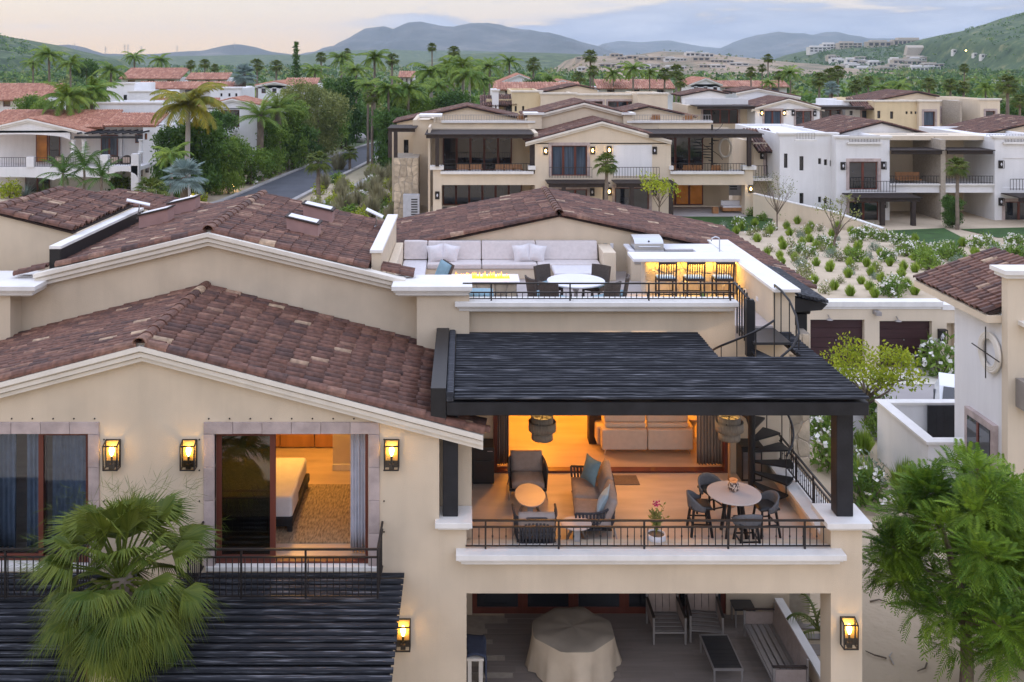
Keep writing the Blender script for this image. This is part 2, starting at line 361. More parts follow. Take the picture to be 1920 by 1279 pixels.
M['cover_t'] = mat('shaded_canvas_top', (.27, .23, .18), .9, .1, 3, .15, 120)  # same canvas, darker: shade on the top put into the colour
M['towel'] = mat('navy_towel', (.05, .06, .10), .95, .2, 8, .2, 100)
M['garage'] = mat('maroon_garage_door', (.045, .016, .018), .5, .2, 3, .15, 30, stretch=(.3, 1, 4))
for k_ in ('cream', 'cream2', 'white', 'yellow', 'trim', 'trim2'): stain(M[k_], .965)

# ---------------------------------------------------------------- ground and streets
def smooth(a, b, x):
    t = max(0, min(1, (x - a) / (b - a))); return t * t * (3 - 2 * t)
def ground(x, y):
    z = -.43
    if y > 41.95:
        k = smooth(4, 9, x)
        z += k * (2.88 - 1.6 * smooth(42, 68, y)) * (1 - smooth(150, 220, y))
    else:
        z += 0
    z += .4 * smooth(40, 80, y) * (1 - smooth(4, 9, x))
    return z
def make_ground():
    xs = [-4200, -2000, -900, -400, -200] + [-120 + 4 * i for i in range(61)] + [200, 400, 900, 2000, 4200]
    ys = [-60, -20, 0, 10] + [14 + 2.3 * i for i in range(12)] + [41.9, 42.0] + [44 + 4 * i for i in range(45)] + [240, 300, 400, 600, 900, 1500, 3000, 7100]
    b = MB(); nx = len(xs); rnd = random.Random(3)
    vs = []
    for y in ys:
        for x in xs:
            z = ground(x, y)
            if 42 < y < 200: z += rnd.uniform(-.06, .06)
            vs.append((x, y, z))
    b.add(vs, [(j*nx+i, j*nx+i+1, (j+1)*nx+i+1, (j+1)*nx+i) for j in range(len(ys)-1) for i in range(nx-1)])
    m = bpy.data.materials.new('ground_soil_and_scrub'); m.use_nodes = True; t = m.node_tree; bs = t.nodes['Principled BSDF']; l = t.links.new
    g = t.nodes.new('ShaderNodeNewGeometry'); s = t.nodes.new('ShaderNodeSeparateXYZ'); l(g.outputs['Position'], s.inputs[0])
    n = t.nodes.new('ShaderNodeTexNoise'); n.inputs['Scale'].default_value = .35; n.inputs['Detail'].default_value = 8; l(g.outputs['Position'], n.inputs['Vector'])
    r1 = t.nodes.new('ShaderNodeValToRGB'); l(n.outputs[0], r1.inputs[0]); r1.color_ramp.elements[0].color = (.42, .335, .235, 1); r1.color_ramp.elements[1].color = (.56, .455, .33, 1)
    r1.color_ramp.elements[0].position = .3; r1.color_ramp.elements[1].position = .7
    n2 = t.nodes.new('ShaderNodeTexNoise'); n2.inputs['Scale'].default_value = .02; n2.inputs['Detail'].default_value = 8; l(g.outputs['Position'], n2.inputs['Vector'])
    r2 = t.nodes.new('ShaderNodeValToRGB'); l(n2.outputs[0], r2.inputs[0]); r2.color_ramp.elements[0].color = (.05, .09, .03, 1); r2.color_ramp.elements[1].color = (.13, .165, .06, 1)
    r2.color_ramp.elements[0].position = .35; r2.color_ramp.elements[1].position = .65
    mr = t.nodes.new('ShaderNodeMapRange'); l(s.outputs[1], mr.inputs[0]); mr.inputs[1].default_value = 85; mr.inputs[2].default_value = 150
    mx = t.nodes.new('ShaderNodeMix'); mx.data_type = 'RGBA'; l(mr.outputs[0], mx.inputs[0]); l(r1.outputs[0], mx.inputs[6]); l(r2.outputs[0], mx.inputs[7])
    l(mx.outputs[2], bs.inputs['Base Color']); bs.inputs['Roughness'].default_value = .95
    bp = t.nodes.new('ShaderNodeBump'); bp.inputs['Strength'].default_value = .7; bp.inputs['Distance'].default_value = .12
    n3 = t.nodes.new('ShaderNodeTexNoise'); n3.inputs['Scale'].default_value = 2.2; n3.inputs['Detail'].default_value = 6; l(g.outputs['Position'], n3.inputs['Vector']); fd = t.nodes.new('ShaderNodeMapRange'); l(s.outputs[1], fd.inputs[0]); fd.inputs[1].default_value = 60; fd.inputs[2].default_value = 140; fd.inputs[3].default_value = .7; fd.inputs[4].default_value = 0; l(fd.outputs[0], bp.inputs['Strength']); l(n3.outputs[0], bp.inputs['Height']); l(bp.outputs[0], bs.inputs['Normal'])
    tag(b.build('ground', m), kind='structure')
make_ground()
def sheet(name, pts, m, lift=.02, n=1):
    b = MB(); b.quad(*[(p[0], p[1], ground(p[0], p[1]) + lift) for p in pts]); return tag(b.build(name, m), kind='structure')
def strip(name, line, wid, m, lift, step=None, zf=ground):
    """ribbon along a polyline (pairs of x, y)"""
    b = MB(); vs = []
    for i, (x, y) in enumerate(line):
        a = Vector(line[max(0, i-1)]); c = Vector(line[min(len(line)-1, i+1)]); d = (c - a).normalized(); nn = Vector((-d.y, d.x))
        for s in (-1, 1):
            q = Vector((x, y)) + nn * s * wid / 2; vs.append((q.x, q.y, zf(q.x, q.y) + lift))
    k = len(line)
    if step:                                   # a kerb with a real step
        top = vs; bot = [(x, y, z - step) for x, y, z in vs]; b.add(top + bot, [(2*i, 2*i+1, 2*i+3, 2*i+2) for i in range(k-1)] +
              [(2*i, 2*i+2, 2*k+2*i+2, 2*k+2*i) for i in range(k-1)] + [(2*i+1, 2*k+2*i+1, 2*k+2*i+3, 2*i+3) for i in range(k-1)])
    else: b.add(vs, [(2*i, 2*i+1, 2*i+3, 2*i+2) for i in range(k-1)])
    return tag(b.build(name, m), kind='structure')

# ---------------------------------------------------------------- clay tile roofs
def tile_mesh(L_, r0, r1, seg=5, hgt=.8):
    b = MB(); vs = []
    for x, r, dz in ((0, r0, 0), (L_, r1, .012), (L_, r1 - .016, .008), (L_ - .05, r1 - .02, 0)):
        for j in range(seg + 1):
            t = math.pi * j / seg
            vs.append((x, -r * math.cos(t), r * hgt * math.sin(t) + dz))
    k = seg + 1
    fs = [(i*k+j, (i+1)*k+j, (i+1)*k+j+1, i*k+j+1) for i in range(3) for j in range(seg)]
    b.add(vs, fs); return b
def slope_frames(P0, Rv, Lr, Sv, Ls, cw, cl, jit=.5, rnd=random.Random(1), lift=.0):
    """frames of the tiles of one slope: P0 a ridge end, Rv along the ridge, Sv down the slope"""
    P0, Rv, Sv = Vector(P0), Vector(Rv).normalized(), Vector(Sv).normalized()
    N = Sv.cross(Rv)
    if N.z < 0: N = -N
    Yv = N.cross(Sv); out = []
    nc, nr = max(1, int(Lr / cw)), max(1, round(Ls / cl))
    cw, cl = Lr / nc, Ls / nr
    for c in range(nc):
        off = rnd.uniform(-.04, .04)
        for r in range(nr):
            p = P0 + Rv * (cw * (c + .5) + rnd.uniform(-.006, .006)) + Sv * (cl * r + off - .03) + N * (lift + rnd.uniform(0, .012))
            a = rnd.uniform(-.02, .02) * jit * 2
            s2 = (Sv * math.cos(a) + Yv * math.sin(a)); y2 = N.cross(s2)
            m = Matrix((s2, y2, N)).transposed().to_4x4(); m.translation = p; out.append(m)
    return out
def join_tiles(tb, frames):
    b = MB()
    for m in frames: b.add([m @ Vector(v) for v in tb.v], tb.f)
    return b
def chevron(b, xl, zl, xa, za, xr, zr, h, y0, y1):
    b.prism([(xl, y0, zl), (xa, y0, za), (xr, y0, zr), (xr, y0, zr - h), (xa, y0, za - h), (xl, y0, zl - h)], (0, y1 - y0, 0))
def cornice3(b, xl, zl, xa, za, xr, zr, yw, k=1):
    z = 0
    for h, pr in ((.10*k, .30*k), (.045*k, .20*k), (.085*k, .235*k), (.035*k, .12*k), (.08*k, .15*k)):
        chevron(b, xl, zl - z, xa, za - z, xr, zr - z, h, yw - pr, yw - .002); z += h
def ledge3(b, x0, x1, yf, yb, z1, k=1, proj=.1):
    """flat moulded ledge: layers stepping back downwards, front at yf"""
    z = z1
    for i, (h, s) in enumerate(((.11*k, 0), (.05*k, proj*.5), (.07*k, proj), (.04*k, proj*1.6))):
        b.box(x0 + s, x1 - s, yf + s, yb, z - h, z - .0005 * (i > 0)); z -= h
def railing(parent, p0, p1, hs, n, posts=(), bw=.017, knots=True, rail=.036, name='railing', bottom=0.0):
    """iron railing with a top rail, a second rail and a bottom rail; every baluster is a part"""
    p0, p1 = Vector(p0), Vector(p1); b = MB(); up = Vector((0, 0, 1))
    b.bar(p0 + up * hs[0], p1 + up * hs[0], rail * .8, rail * .64); r = b.build(name, M['iron'], parent)
    for h, wd in zip(hs[1:], (rail, rail * 1.15)): b = MB(); b.bar(p0 + up * h, p1 + up * h, wd, wd * .8); b.build('rail', M['iron'], r)
    me = MB(); hh = hs[1] - hs[0]; me.box(-bw/2, bw/2, -bw/2, bw/2, 0, hh); me = me.mesh('baluster', M['iron'])
    mk = MB(); mk.box(-bw/2, bw/2, -bw/2, bw/2, 0, hh); mk.lathe([(.008, hh*.5-.04), (.02, hh*.5), (.008, hh*.5+.04)], n=6); mk = mk.mesh('baluster_knotted', M['iron'])
    for i in range(1, n):
        q = p0.lerp(p1, i / n) + up * hs[0]
        inst('baluster', mk if knots and i % 2 == 0 else me, r, loc=q)
    pm = MB(); pm.box(-.018, .018, -.018, .018, bottom, hs[2]); pm = pm.mesh('post', M['iron'])
    for t in posts: inst('post', pm, r, loc=p0.lerp(p1, t))
    return r

# ---------------------------------------------------------------- the villa in front
FY, WY = 18.8, 22.95
PAT, TER, ROOF = -.4, 3.1, 6.7
villa = thing('villa', 'large cream stucco villa in front with brown clay tile gables and lit terraces', 'villa', (-2, FY, PAT), world=True)
b = MB()
b.wall('x', -13, -.5, PAT, 5.8, FY, FY + .25, [(-10.66, -7.56, 3.05, 5.72), (-5.02, -1.93, 3.05, 5.72), (-10.66, -7.56, PAT, 2.0), (-5.02, -1.93, PAT, 2.0)])
TA = lambda x: 7.6 - .262 * abs(x + 6.43)
b.prism([(-13, FY, 5.8), (-.5, FY, 5.8), (-.5, FY, TA(-.5) - .1), (-6.43, FY, 7.5), (-13, FY, TA(-13) - .06)], (0, .25, 0))
b.wall('x', -.499, 8.02, PAT, 3.3, FY, FY + .56, [(.05, 7.39, PAT, 2.5)])
b.box(-.499, .05, FY, FY + .5, 3.301, 3.86); b.box(7.39, 8.02, FY, FY + .56, 3.301, 3.86)
b.box(-.74, -.502, FY + .251, WY, PAT, 6.0)          # side of the bedroom block
b.box(-.5, .16, FY + .58, FY + .8, 3.301, 6.0)       # return wall behind the post
b.box(-.06, .16, FY + .801, WY, TER, 6.1); b.box(-.06, .05, FY + .561, WY, PAT, 2.74)
b.wall('x', -1.1, 8.0, PAT, 7.15, WY, WY + .22, [(.72, 6.52, TER, 5.65), (.2, 6.45, PAT, 2.05), (6.66, 9, 6.7, 8)])
b.box(7.45, 8.0, FY + .57, WY - .01, 2.75, 3.36)     # kerb wall along the right side of the terrace
front_wall = b.build('front_wall', M['cream'], villa)
b = MB()
b.wall('x', -11.1, -1.15, 5.5, 7.6, 23.35, 23.6); TB = lambda x: 9.0 - .238 * abs(x + 6.35)
b.prism([(-11.1, 23.35, 7.6), (-1.15, 23.35, 7.6), (-1.5, 23.35, TB(-1.5) - .14), (-6.35, 23.35, 8.86), (-10.6, 23.35, TB(-10.6) - .14)], (0, .25, 0))
b.box(-13.5, -11.06, 22.75, 24.2, 5.5, 7.55)
b.box(-1.149, .13, 22.72, 23.7, 5.6, 7.55)
b.box(-14, -10.5, 25.1, 25.3, 6, 8.1)
b.prism([(-14, 25.1, 8.1), (-10.5, 25.1, 8.1), (-10.5, 25.1, 8.6), (-12.55, 25.1, 9.1), (-14, 25.1, 8.7)], (0, .2, 0))
b.box(-2.34, -2.1, 23.62, 29, 6.4, 8.36)
b.wall('x', -2.08, 8.2, 6.4, 7.2, 28.9, 29.1); TCz = lambda x: 8.45 - .215 * abs(x - 2.94)
b.prism([(-2.08, 28.9, 7.2), (8.2, 28.9, 7.2), (8.2, 28.9, TCz(8.2) - .06), (2.94, 28.9, 8.39), (-2.08, 28.9, TCz(-2.08) - .06)], (0, .2, 0))
b.box(7.6, 8.14, WY + .01, 28.88, 6.0, 7.55)
b.box(8.0, 8.3, 23.3, 34, PAT, 6.6)
b.box(-1.0, 7.95, 34, 34.2, PAT, 7.0)
b.build('upper_wall', M['cream'], villa)
# white mouldings
b = MB()
cornice3(b, -13, TA(-13) - .02, -6.43, 7.57, .38, TA(.38) - .02, FY)
b.build('gable_cornice', M['trim2'], villa)
b = MB(); cornice3(b, -10.65, TB(-10.65) - .03, -6.35, 8.97, -1.45, TB(-1.45) - .03, 23.35)
b.build('gable_cornice', M['trim2'], villa)
b = MB(); ledge3(b, -.16, 7.6, 18.52, 18.98, 3.41); b.build('terrace_ledge', M['trim'], villa, bev=.008)
b = MB(); ledge3(b, -.22, 6.66, 22.6, 23.16, 7.37); b.build('parapet_ledge', M['trim'], villa, bev=.008)
for x0, x1, y0, y1, zt in ((-.58, .165, 18.62, 19.36, 4.0), (7.24, 8.14, 18.6, 19.47, 4.0)):
    b = MB(); b.box(x0, x1, y0, y1, zt - .11, zt); b.box(x0+.06, x1-.06, y0+.06, y1-.06, zt-.165, zt-.111); b.build('pier_cap', M['trim'], villa, bev=.008)
for x0, x1, y0, y1 in ((-1.75, .2, 22.5, 23.75), (-13.6, -10.35, 22.5, 24.2)):
    b = MB(); ledge3(b, x0, x1, y0, y1, 7.78, 1, .09); b.build('pier_cap', M['trim'], villa, bev=.008)
for x0, x1, y0, y1, zt in ((-2.38, -2.06, 23.58, 29.05, 8.44), (-10.45, -10.15, 23.5, 29.6, 8.56), (7.55, 8.2, 22.72, 29, 7.66), (7.42, 8.06, 19.48, 22.93, 3.41)):
    b = MB(); b.box(x0, x1, y0, y1, zt - .08, zt); b.build('coping', M['trim'], villa, bev=.008)
b = MB(); b.box(-10.44, -10.16, 23.5, 29.6, 7.0, 8.479); b.build('dark_flashing', M['black'], villa)
b = MB(); b.box(-.66, -.36, 18.55, 23.0, 6.0, 6.72); b.build('roof_flashing', M['black'], villa)
b = MB(); b.box(-.355, -.2, 18.5, 22.9, 6.45, 6.68); b.build('edge_log', M['slat'], villa, bev=.04)
# floors
b = MB(); b.box(.16, 7.449, FY + .561, WY - .001, 2.75, TER); b.build('terrace_floor', M['floor2'], villa); b = MB(); b.box(.73, 6.5, WY, 29.5, 2.75, TER + .02); b.build('living_room_floor', M['floor'], villa)
b = MB(); b.box(-12.9, -.75, FY + .26, 28, 2.75, TER - .01); b.build('bedroom_floor', M['floor'], villa)
b = MB(); b.box(-1.14, 7.59, WY + .22, 28.89, 6.4, ROOF); b.box(-2.05, -1.141, 23.61, 28.89, 6.4, ROOF); b.box(6.67, 7.59, WY - .01, WY + .219, 6.4, ROOF + .005); b.build('roof_terrace_floor', M['rooffloor'], villa)
# wood-look planks of the ground floor patio
b = MB(); b.box(-.05, 7.9, FY - 2.0, WY, PAT - .3, PAT - .02); pf = b.build('patio_floor', M['mortar'], villa)
pm = MB(); pm.box(0, 1.19, 0, .196, -.015, 0); pm = pm.mesh('plank', M['plank'])
rr = random.Random(5); y = 17.0
while y < WY - .1:
    x = .06 - rr.uniform(0, 1.1)
    while x < 7.7:
        if x > -.1: inst('plank', pm, pf, loc=(max(x, .06), y, PAT + rr.uniform(-.002, .002)))
        x += 1.194
    y += .2
# tiled roofs: the nearest 300 tiles are parts, the rest of each slope is one mesh
TL = tile_mesh(.47, .092, .108, 6, 1.0); TLm = TL.mesh('tile', M['tile'], smooth=True)
def deck(name, xr, xe, zf, y0, y1, drop=.05):
    b = MB(); b.prism([(xr, y0, zf(xr) - drop), (xe, y0, zf(xe) - drop), (xe, y0, zf(xe) - drop - .05), (xr, y0, zf(xr) - drop - .05)], (0, y1 - y0, 0))
    return b.build(name, M['deckdark'], villa)
dR = deck('front_gable_roof', -6.43, -.67, TA, 18.52, 23.34); dL = deck('front_gable_roof', -6.43, -13, TA, 18.52, 23.34)
k_ = math.hypot(1, .262)
frA = slope_frames((-6.40, 18.6, 7.57), (0, 1, 0), 4.72, (1, 0, -.262), 5.73 * k_, .235, .385)
frA2 = slope_frames((-6.46, 18.6, 7.57), (0, 1, 0), 4.72, (-1, 0, -.262), 6.5 * k_, .235, .385)
def inview(m): p = m.translation; return -.05 < (CU + FPX * p.x / p.y) / 1920 < 1.02
allA = [(dR, m) for m in frA] + [(dL, m) for m in frA2 if inview(m)]
def area(m):                                   # how large a tile shows from here: foreshortening and distance
    n = m.col[2].to_3d(); d = Vector((0, 0, CZ)) - m.translation
    return abs(n.dot(d.normalized())) / d.length_squared
allA.sort(key=lambda q: -area(q[1]))
for dk, m in allA[:280]: inst('tile', TLm, dk, mat=m)
rest = [m for dk, m in allA[280:]]
tag(join_tiles(TL, rest).build('roof_tiles', M['tile'], villa), kind='stuff')
b = join_tiles(TL, slope_frames((-.66, 18.55, TA(-.66)), (0, 1, 0), .7, (1, 0, -.262), 1.05 * k_, .235, .385)); tag(b.build('eave_tiles', M['tile'], villa), kind='stuff')
RT = tile_mesh(.50, .125, .14, 6, .9); RTm = RT.mesh('ridge_tile', M['tile'])
def ridge(p, q, n, parent=villa, name='ridge_tile', lift=0.0):
    p, q = Vector(p), Vector(q); S = (q - p).normalized(); side = S.cross(Vector((0, 0, 1))).normalized(); N = side.cross(S)
    for i in range(n):
        t = Matrix((S, -side, N)).transposed().to_4x4(); t.translation = p.lerp(q, i / n) + N * lift
        t = t @ Matrix.Scale((q - p).length / n / .46, 4, (1, 0, 0)); inst(name, RTm, parent, mat=t)
ridge((-6.43, 23.3, 7.62), (-6.43, 18.5, 7.62), 11)
b = MB(); b.box(-6.56, -6.30, 18.6, 23.3, 7.44, 7.60); b.build('ridge_mortar', M['mortar'], villa)
ridge((-6.35, 18.64, 7.55), (.36, 18.64, TA(.36) + .0), 17, name='rake_tile'); ridge((-6.5, 18.64, 7.55), (-13, 18.64, TA(-13)), 16, name='rake_tile')
# second gable
deck('rear_gable_roof', -6.35, -2.36, TB, 23.2, 29.6); deck('rear_gable_roof', -6.35, -10.14, TB, 23.2, 29.6)
kb = math.hypot(1, .238)
b = join_tiles(TL, slope_frames((-6.32, 23.3, 8.97), (0, 1, 0), 6.2, (1, 0, -.238), 3.9 * kb, .235, .385, .7)
               + slope_frames((-6.38, 23.3, 8.97), (0, 1, 0), 6.2, (-1, 0, -.238), 3.72 * kb, .235, .385, .7)
               + slope_frames((-2.05, 23.3, TB(-2.05)), (0, 1, 0), .75, (1, 0, -.238), .75, .235, .385, .7)
               + slope_frames((-10.5, 23.3, TB(-10.5)), (0, 1, 0), .5, (-1, 0, -.238), .7, .235, .385, .7))
tag(b.build('rear_gable_tiles', M['tile'], villa), kind='stuff')
ridge((-6.35, 29.6, 9.02), (-6.35, 23.16, 9.02), 15); ridge((-6.3, 23.3, 8.95), (-2.42, 23.3, TB(-2.42)), 10, name='rake_tile'); ridge((-6.4, 23.3, 8.95), (-10.12, 23.3, TB(-10.12)), 9, name='rake_tile')
b = MB(); b.box(-6.47, -6.23, 23.3, 29.6, 8.84, 8.99); b.build('ridge_mortar', M['mortar'], villa)
# roof terrace gable and the low gable on the far left
TC2 = lambda x: 8.5 - .215 * abs(x - 2.94); kc = math.hypot(1, .215)
deck('terrace_gable_roof', 2.94, -2.9, TC2, 28.8, 34.3); deck('terrace_gable_roof', 2.94, 9.4, TC2, 28.8, 34.3)
b = join_tiles(TL, slope_frames((2.9, 28.85, 8.47), (0, 1, 0), 5.4, (-1, 0, -.215), 5.8 * kc, .235, .385, .7) + slope_frames((2.98, 28.85, 8.47), (0, 1, 0), 5.4, (1, 0, -.215), 6.4 * kc, .235, .385, .7)
               + slope_frames((8.2, 24.9, TC2(8.2)), (0, 1, 0), 3.9, (1, 0, -.215), 1.2, .235, .385, .7))
tag(b.build('terrace_gable_tiles', M['tile'], villa), kind='stuff')
ridge((2.94, 34.2, 8.52), (2.94, 28.75, 8.52), 12); ridge((2.88, 28.87, 8.46), (-2.8, 28.87, TC2(-2.8)), 14, name='rake_tile'); ridge((3.0, 28.87, 8.46), (9.3, 28.87, TC2(9.3)), 15, name='rake_tile')
TD = lambda x: 9.2 - .25 * abs(x + 12.55); kd = math.hypot(1, .25)
deck('far_left_roof', -12.55, -10.48, TD, 25, 29.6); deck('far_left_roof', -12.55, -16, TD, 25, 29.6)
b = join_tiles(TL, slope_frames((-12.52, 25.1, 9.17), (0, 1, 0), 4.5, (1, 0, -.25), 2.0 * kd, .235, .385, .7) + slope_frames((-12.58, 25.1, 9.17), (0, 1, 0), 3.9, (-1, 0, -.25), 2.6, .235, .385, .7)
               + slope_frames((-11.92, 29.7, 8.75), (0, 1, 0), 2.4, (1, 0, -.16), 5.0, .235, .385, .7) + slope_frames((-11.98, 29.7, 8.75), (0, 1, 0), 1.3, (-1, 0, -.2), 1.2, .235, .385, .7))
tag(b.build('far_left_roof_tiles', M['tile'], villa), kind='stuff')
ridge((-12.55, 29, 9.22), (-12.55, 25, 9.22), 9); ridge((-12.5, 25.08, 9.16), (-10.5, 25.08, TD(-10.5)), 5, name='rake_tile'); ridge((-11.95, 31.0, 8.8), (-11.95, 29.6, 8.8), 3)
# skylights
for x, y, s in ((-4.34, 25.3, 1), (-4.29, 27.6, 1), (-9.0, 27.3, -1), (-8.7, 29.0, -1)):
    b = MB(); z = TB(x) + .12; b.prism([(x-.42, y-.26, z-.3), (x+.42, y-.26, z-.4), (x+.42, y-.26, z+.3-.13*s), (x-.42, y-.26, z+.3+.07*s)], (0, .55, 0))
    k = b.build('skylight', mat('skylight_curb', (.36, .22, .2), .8, .1), villa)
    b = MB(); b.prism([(x-.46, y-.3, z+.303+.08*s), (x+.46, y-.3, z+.303-.14*s), (x+.46, y-.3, z+.343-.14*s), (x-.46, y-.3, z+.343+.08*s)], (0, .63, 0)); b.build('frame', M['brownslat'], k)
    b = MB(); b.prism([(x-.38, y-.22, z+.346+.06*s), (x+.38, y-.22, z+.346-.12*s), (x+.38, y-.22, z+.352-.12*s), (x-.38, y-.22, z+.352+.06*s)], (0, .47, 0)); b.build('pane', M['counter'], k)
# stone surrounds of the two upstairs openings, each block a part
rr = random.Random(11)
for x0, x1 in ((-10.88, -7.34), (-5.24, -1.70)):
    n = 6
    for i in range(n):
        b = MB(); a0 = x0 + (x1 - x0) * i / n; a1 = x0 + (x1 - x0) * (i + 1) / n; d = rr.uniform(.03, .045)
        b.box(a0 + .003, a1 - .003, FY - d, FY + .1, 5.722, 5.955); b.build('stone_block', M['cantera'], villa, bev=.008)
    for sx in (x0, x1 - .22):
        for j in range(4):
            b = MB(); d = rr.uniform(.03, .045); b.box(sx, sx + .22, FY - d, FY + .1, 3.05 + .667 * j + .003, 3.05 + .667 * (j + 1) - .003); b.build('stone_block', M['cantera'], villa, bev=.008)
    b = MB(); b.box(x0 + .05, x1 - .05, FY - .06, FY + .24, 2.97, 3.06); b.build('sill', M['trim'], villa, bev=.006)
    for i in range(9):                                                    # bolts above the surround
        b = MB(); x = x0 + .1 + (x1 - x0 - .2) * i / 8; b.lathe([(.018, 0), (.012, .02)], n=6); o = b.build('bolt', M['iron'], villa, loc=(x, FY - .002, 6.02)); o.rotation_euler = (R(90), 0, 0)
    for sx in (x0 - .09, x1 + .09):
        for j in range(4):
            b = MB(); b.lathe([(.018, 0), (.012, .02)], n=6); o = b.build('bolt', M['iron'], villa, loc=(sx, FY - .002, 5.6 - .62 * j)); o.rotation_euler = (R(90), 0, 0)
def door_leaf(x0, x1, y, z0, z1, glass, fw=.11, name='sliding_door', wood='wood_red', parent=None):
    b = MB(); b.wall('x', x0, x1, z0, z1, y, y + .07, [(x0 + fw, x1 - fw, z0 + fw * 1.3, z1 - fw * .8)])
    f = b.build(name, M[wood], parent or villa, bev=.004)
    b = MB(); b.box(x0 + fw, x1 - fw, y + .03, y + .04, z0 + fw * 1.3, z1 - fw * .8); b.build('pane', M[glass], f)
    return f
door_leaf(-5.02, -3.82, FY + .1, 3.07, 5.72, 'reflectglass')
b = MB(); b.box(-5.02, -1.93, FY + .08, FY + .3, 3.062, 3.1); b.build('door_track', M['wood_red'], villa)
b = MB(); b.box(-1.99, -1.93, FY + .05, FY + .24, 3.1, 5.72); b.build('door_jamb', M['wood_red'], villa)
door_leaf(-8.62, -7.56, FY + .1, 3.07, 5.72, 'thinglass', .1); door_leaf(-9.62, -8.5, FY + .18, 3.07, 5.72, 'thinglass', .1); door_leaf(-10.66, -9.55, FY + .1, 3.07, 5.72, 'thinglass', .1)
for x0, x1 in ((-10.66, -9.1), (-9.1, -7.56), (-5.02, -3.5), (-3.5, -1.93)): door_leaf(x0, x1, FY + .12, PAT, 2.0, 'dkglass')
b = MB(); b.box(.72, 6.52, WY - .03, WY + .2, TER + .0, TER + .05); b.box(6.40, 6.52, WY - .04, WY + .19, TER + .051, 5.65); b.box(.72, .82, WY - .04, WY + .19, TER + .051, 5.65)
b.build('door_frame', M['wood_red'], villa)
for i in range(5): door_leaf(.2 + i * 1.25, .2 + (i + 1) * 1.25, WY + .05, PAT, 2.05, 'dkglass', .12)
# interiors: bedroom, living room, corridor behind the blue curtains
b = MB()
b.box(-13, -.75, 28, 28.2, 3.1, 6); b.box(-13.2, -13, 19.1, 28, 3.1, 6); b.box(-6.9, -6.75, 19.1, 25, 3.1, 5.9)
b.box(-3.25, -.75, 23.1, 23.25, 3.1, 5.9); b.box(-13, -.75, 19.06, 23.3, 5.9, 6.0); b.box(-13, -.75, 23.65, 28, 6.2, 6.3)
b.box(.3, .7, 23.2, 29.6, 3.1, 6); b.box(6.55, 6.75, 23.2, 29.6, 3.1, 6); b.box(.3, 6.75, 29.6, 29.8, 3.1, 6); b.box(.3, 6.75, 23.2, 29.6, 6.0, 6.1)
b.build('interior_wall', M['inwall'], villa)
b = MB(); b.box(-3.25, -.76, 23.05, 23.098, 3.1, 3.25); b.build('skirting', M['trim2'], villa)
b = MB(); b.box(3.3, 3.62, 24.6, 25.0, 3.12, 5.95); b.build('interior_pillar', M['brownslat'], villa)
# railings
railing(villa, (.03, 18.78, 3.41), (7.37, 18.78, 3.41), (.06, .44, .57), 54, (.055, .2555, .49, .72, .93), bottom=-.03)
railing(villa, (-.03, 22.78, 7.37), (6.6, 22.78, 7.37), (.05, .2, .42), 50, (.105, .395, .685, .985), bottom=-.03)
railing(villa, (7.74, 19.5, 3.41), (7.74, 22.9, 3.41), (.06, .50, .63), 28, (.02, .35, .66, .97))
for x0, x1 in ((-5.24, -1.64), (-10.95, -7.34)):
    railing(villa, (x0, 17.73, 3.02), (x1, 17.73, 3.02), (.04, .78, .93), 30, (0, .28, .62, 1), name='balcony_railing', knots=False)
    for x in (x0, x1): railing(villa, (x, 17.75, 3.02), (x, 18.78, 3.02), (.04, .78, .93), 8, (), name='balcony_railing', knots=False)

# ---------------------------------------------------------------- timber pergolas
def pergola_slats(root, x0, x1, y0, y1, z, pitch, wd=.095, ht=.05, seed=1, cut=None, m='slat'):
    rr = random.Random(seed); cache = {}
    n = int((y1 - y0) / pitch)
    for i in range(n + 1):
        y = y0 + (y1 - y0) * i / n
        spans = cut(y) if cut else [(x0, x1)]
        for a, c in spans:
            k = round(c - a, 2)
            if k not in cache:
                b = MB(); b.box(-k/2, k/2, -wd/2, wd/2, -ht/2, ht/2); me = b.mesh('slat', M[m], merge=True)
                bm = bmesh.new(); bm.from_mesh(me); bmesh.ops.bevel(bm, geom=[e for e in bm.edges if abs(e.verts[0].co.x - e.verts[1].co.x) > .05], offset=.016, segments=2, affect='EDGES'); bm.to_mesh(me); bm.free()
                cache[k] = me
            inst('slat', cache[k], root, loc=((a + c) / 2, y, z + rr.uniform(-.008, .008)), rot=(rr.uniform(-.06, .06), 0, rr.uniform(-.002, .002)))
pg = thing('pergola', 'black timber pergola over the upper terrace with a notch for the spiral stair', 'pergola', (3.8, 18.6, TER), world=True)
def cut(y):
    if y < 20.95: return [(-.19, 8.02)]
    return [(-.19, 5.72), (7.6, 8.0)]
pergola_slats(pg, 0, 0, 18.5, 22.82, 6.56, .158, cut=cut)
b = MB(); b.box(-.19, 8.0, 18.52, 20.94, 6.516, 6.522); b.build('underlay', M['black'], pg)  # dark sheet put under the slats so the gaps read dark
for x0, x1 in ((-.19, 5.72), (7.6, 8.0)): b = MB(); b.box(x0, x1, 20.945, 22.8, 6.516, 6.522); b.build('underlay', M['black'], pg)
b = MB(); b.box(-.35, 8.05, 18.55, 18.82, 6.17, 6.44); b.build('beam', M['wood_dark'], pg, bev=.02)
for i in range(9):
    x = .25 + i * .95; b = MB(); y1 = 22.93 if x < 5.72 or x > 7.55 else 20.95
    b.box(x - .07, x + .07, 18.83, y1, 6.30, 6.515); b.build('rafter', M['wood_dark'], pg)
b = MB(); b.box(5.72, 7.6, 20.86, 21.0, 6.3, 6.5); b.build('beam', M['wood_dark'], pg)
for x0, x1 in ((-.43, -.12), (7.54, 7.88)):
    b = MB(); b.box(x0, x1, 18.88, 19.2, 4.001, 6.17); b.build('post', M['wood_dark'], pg, bev=.02)
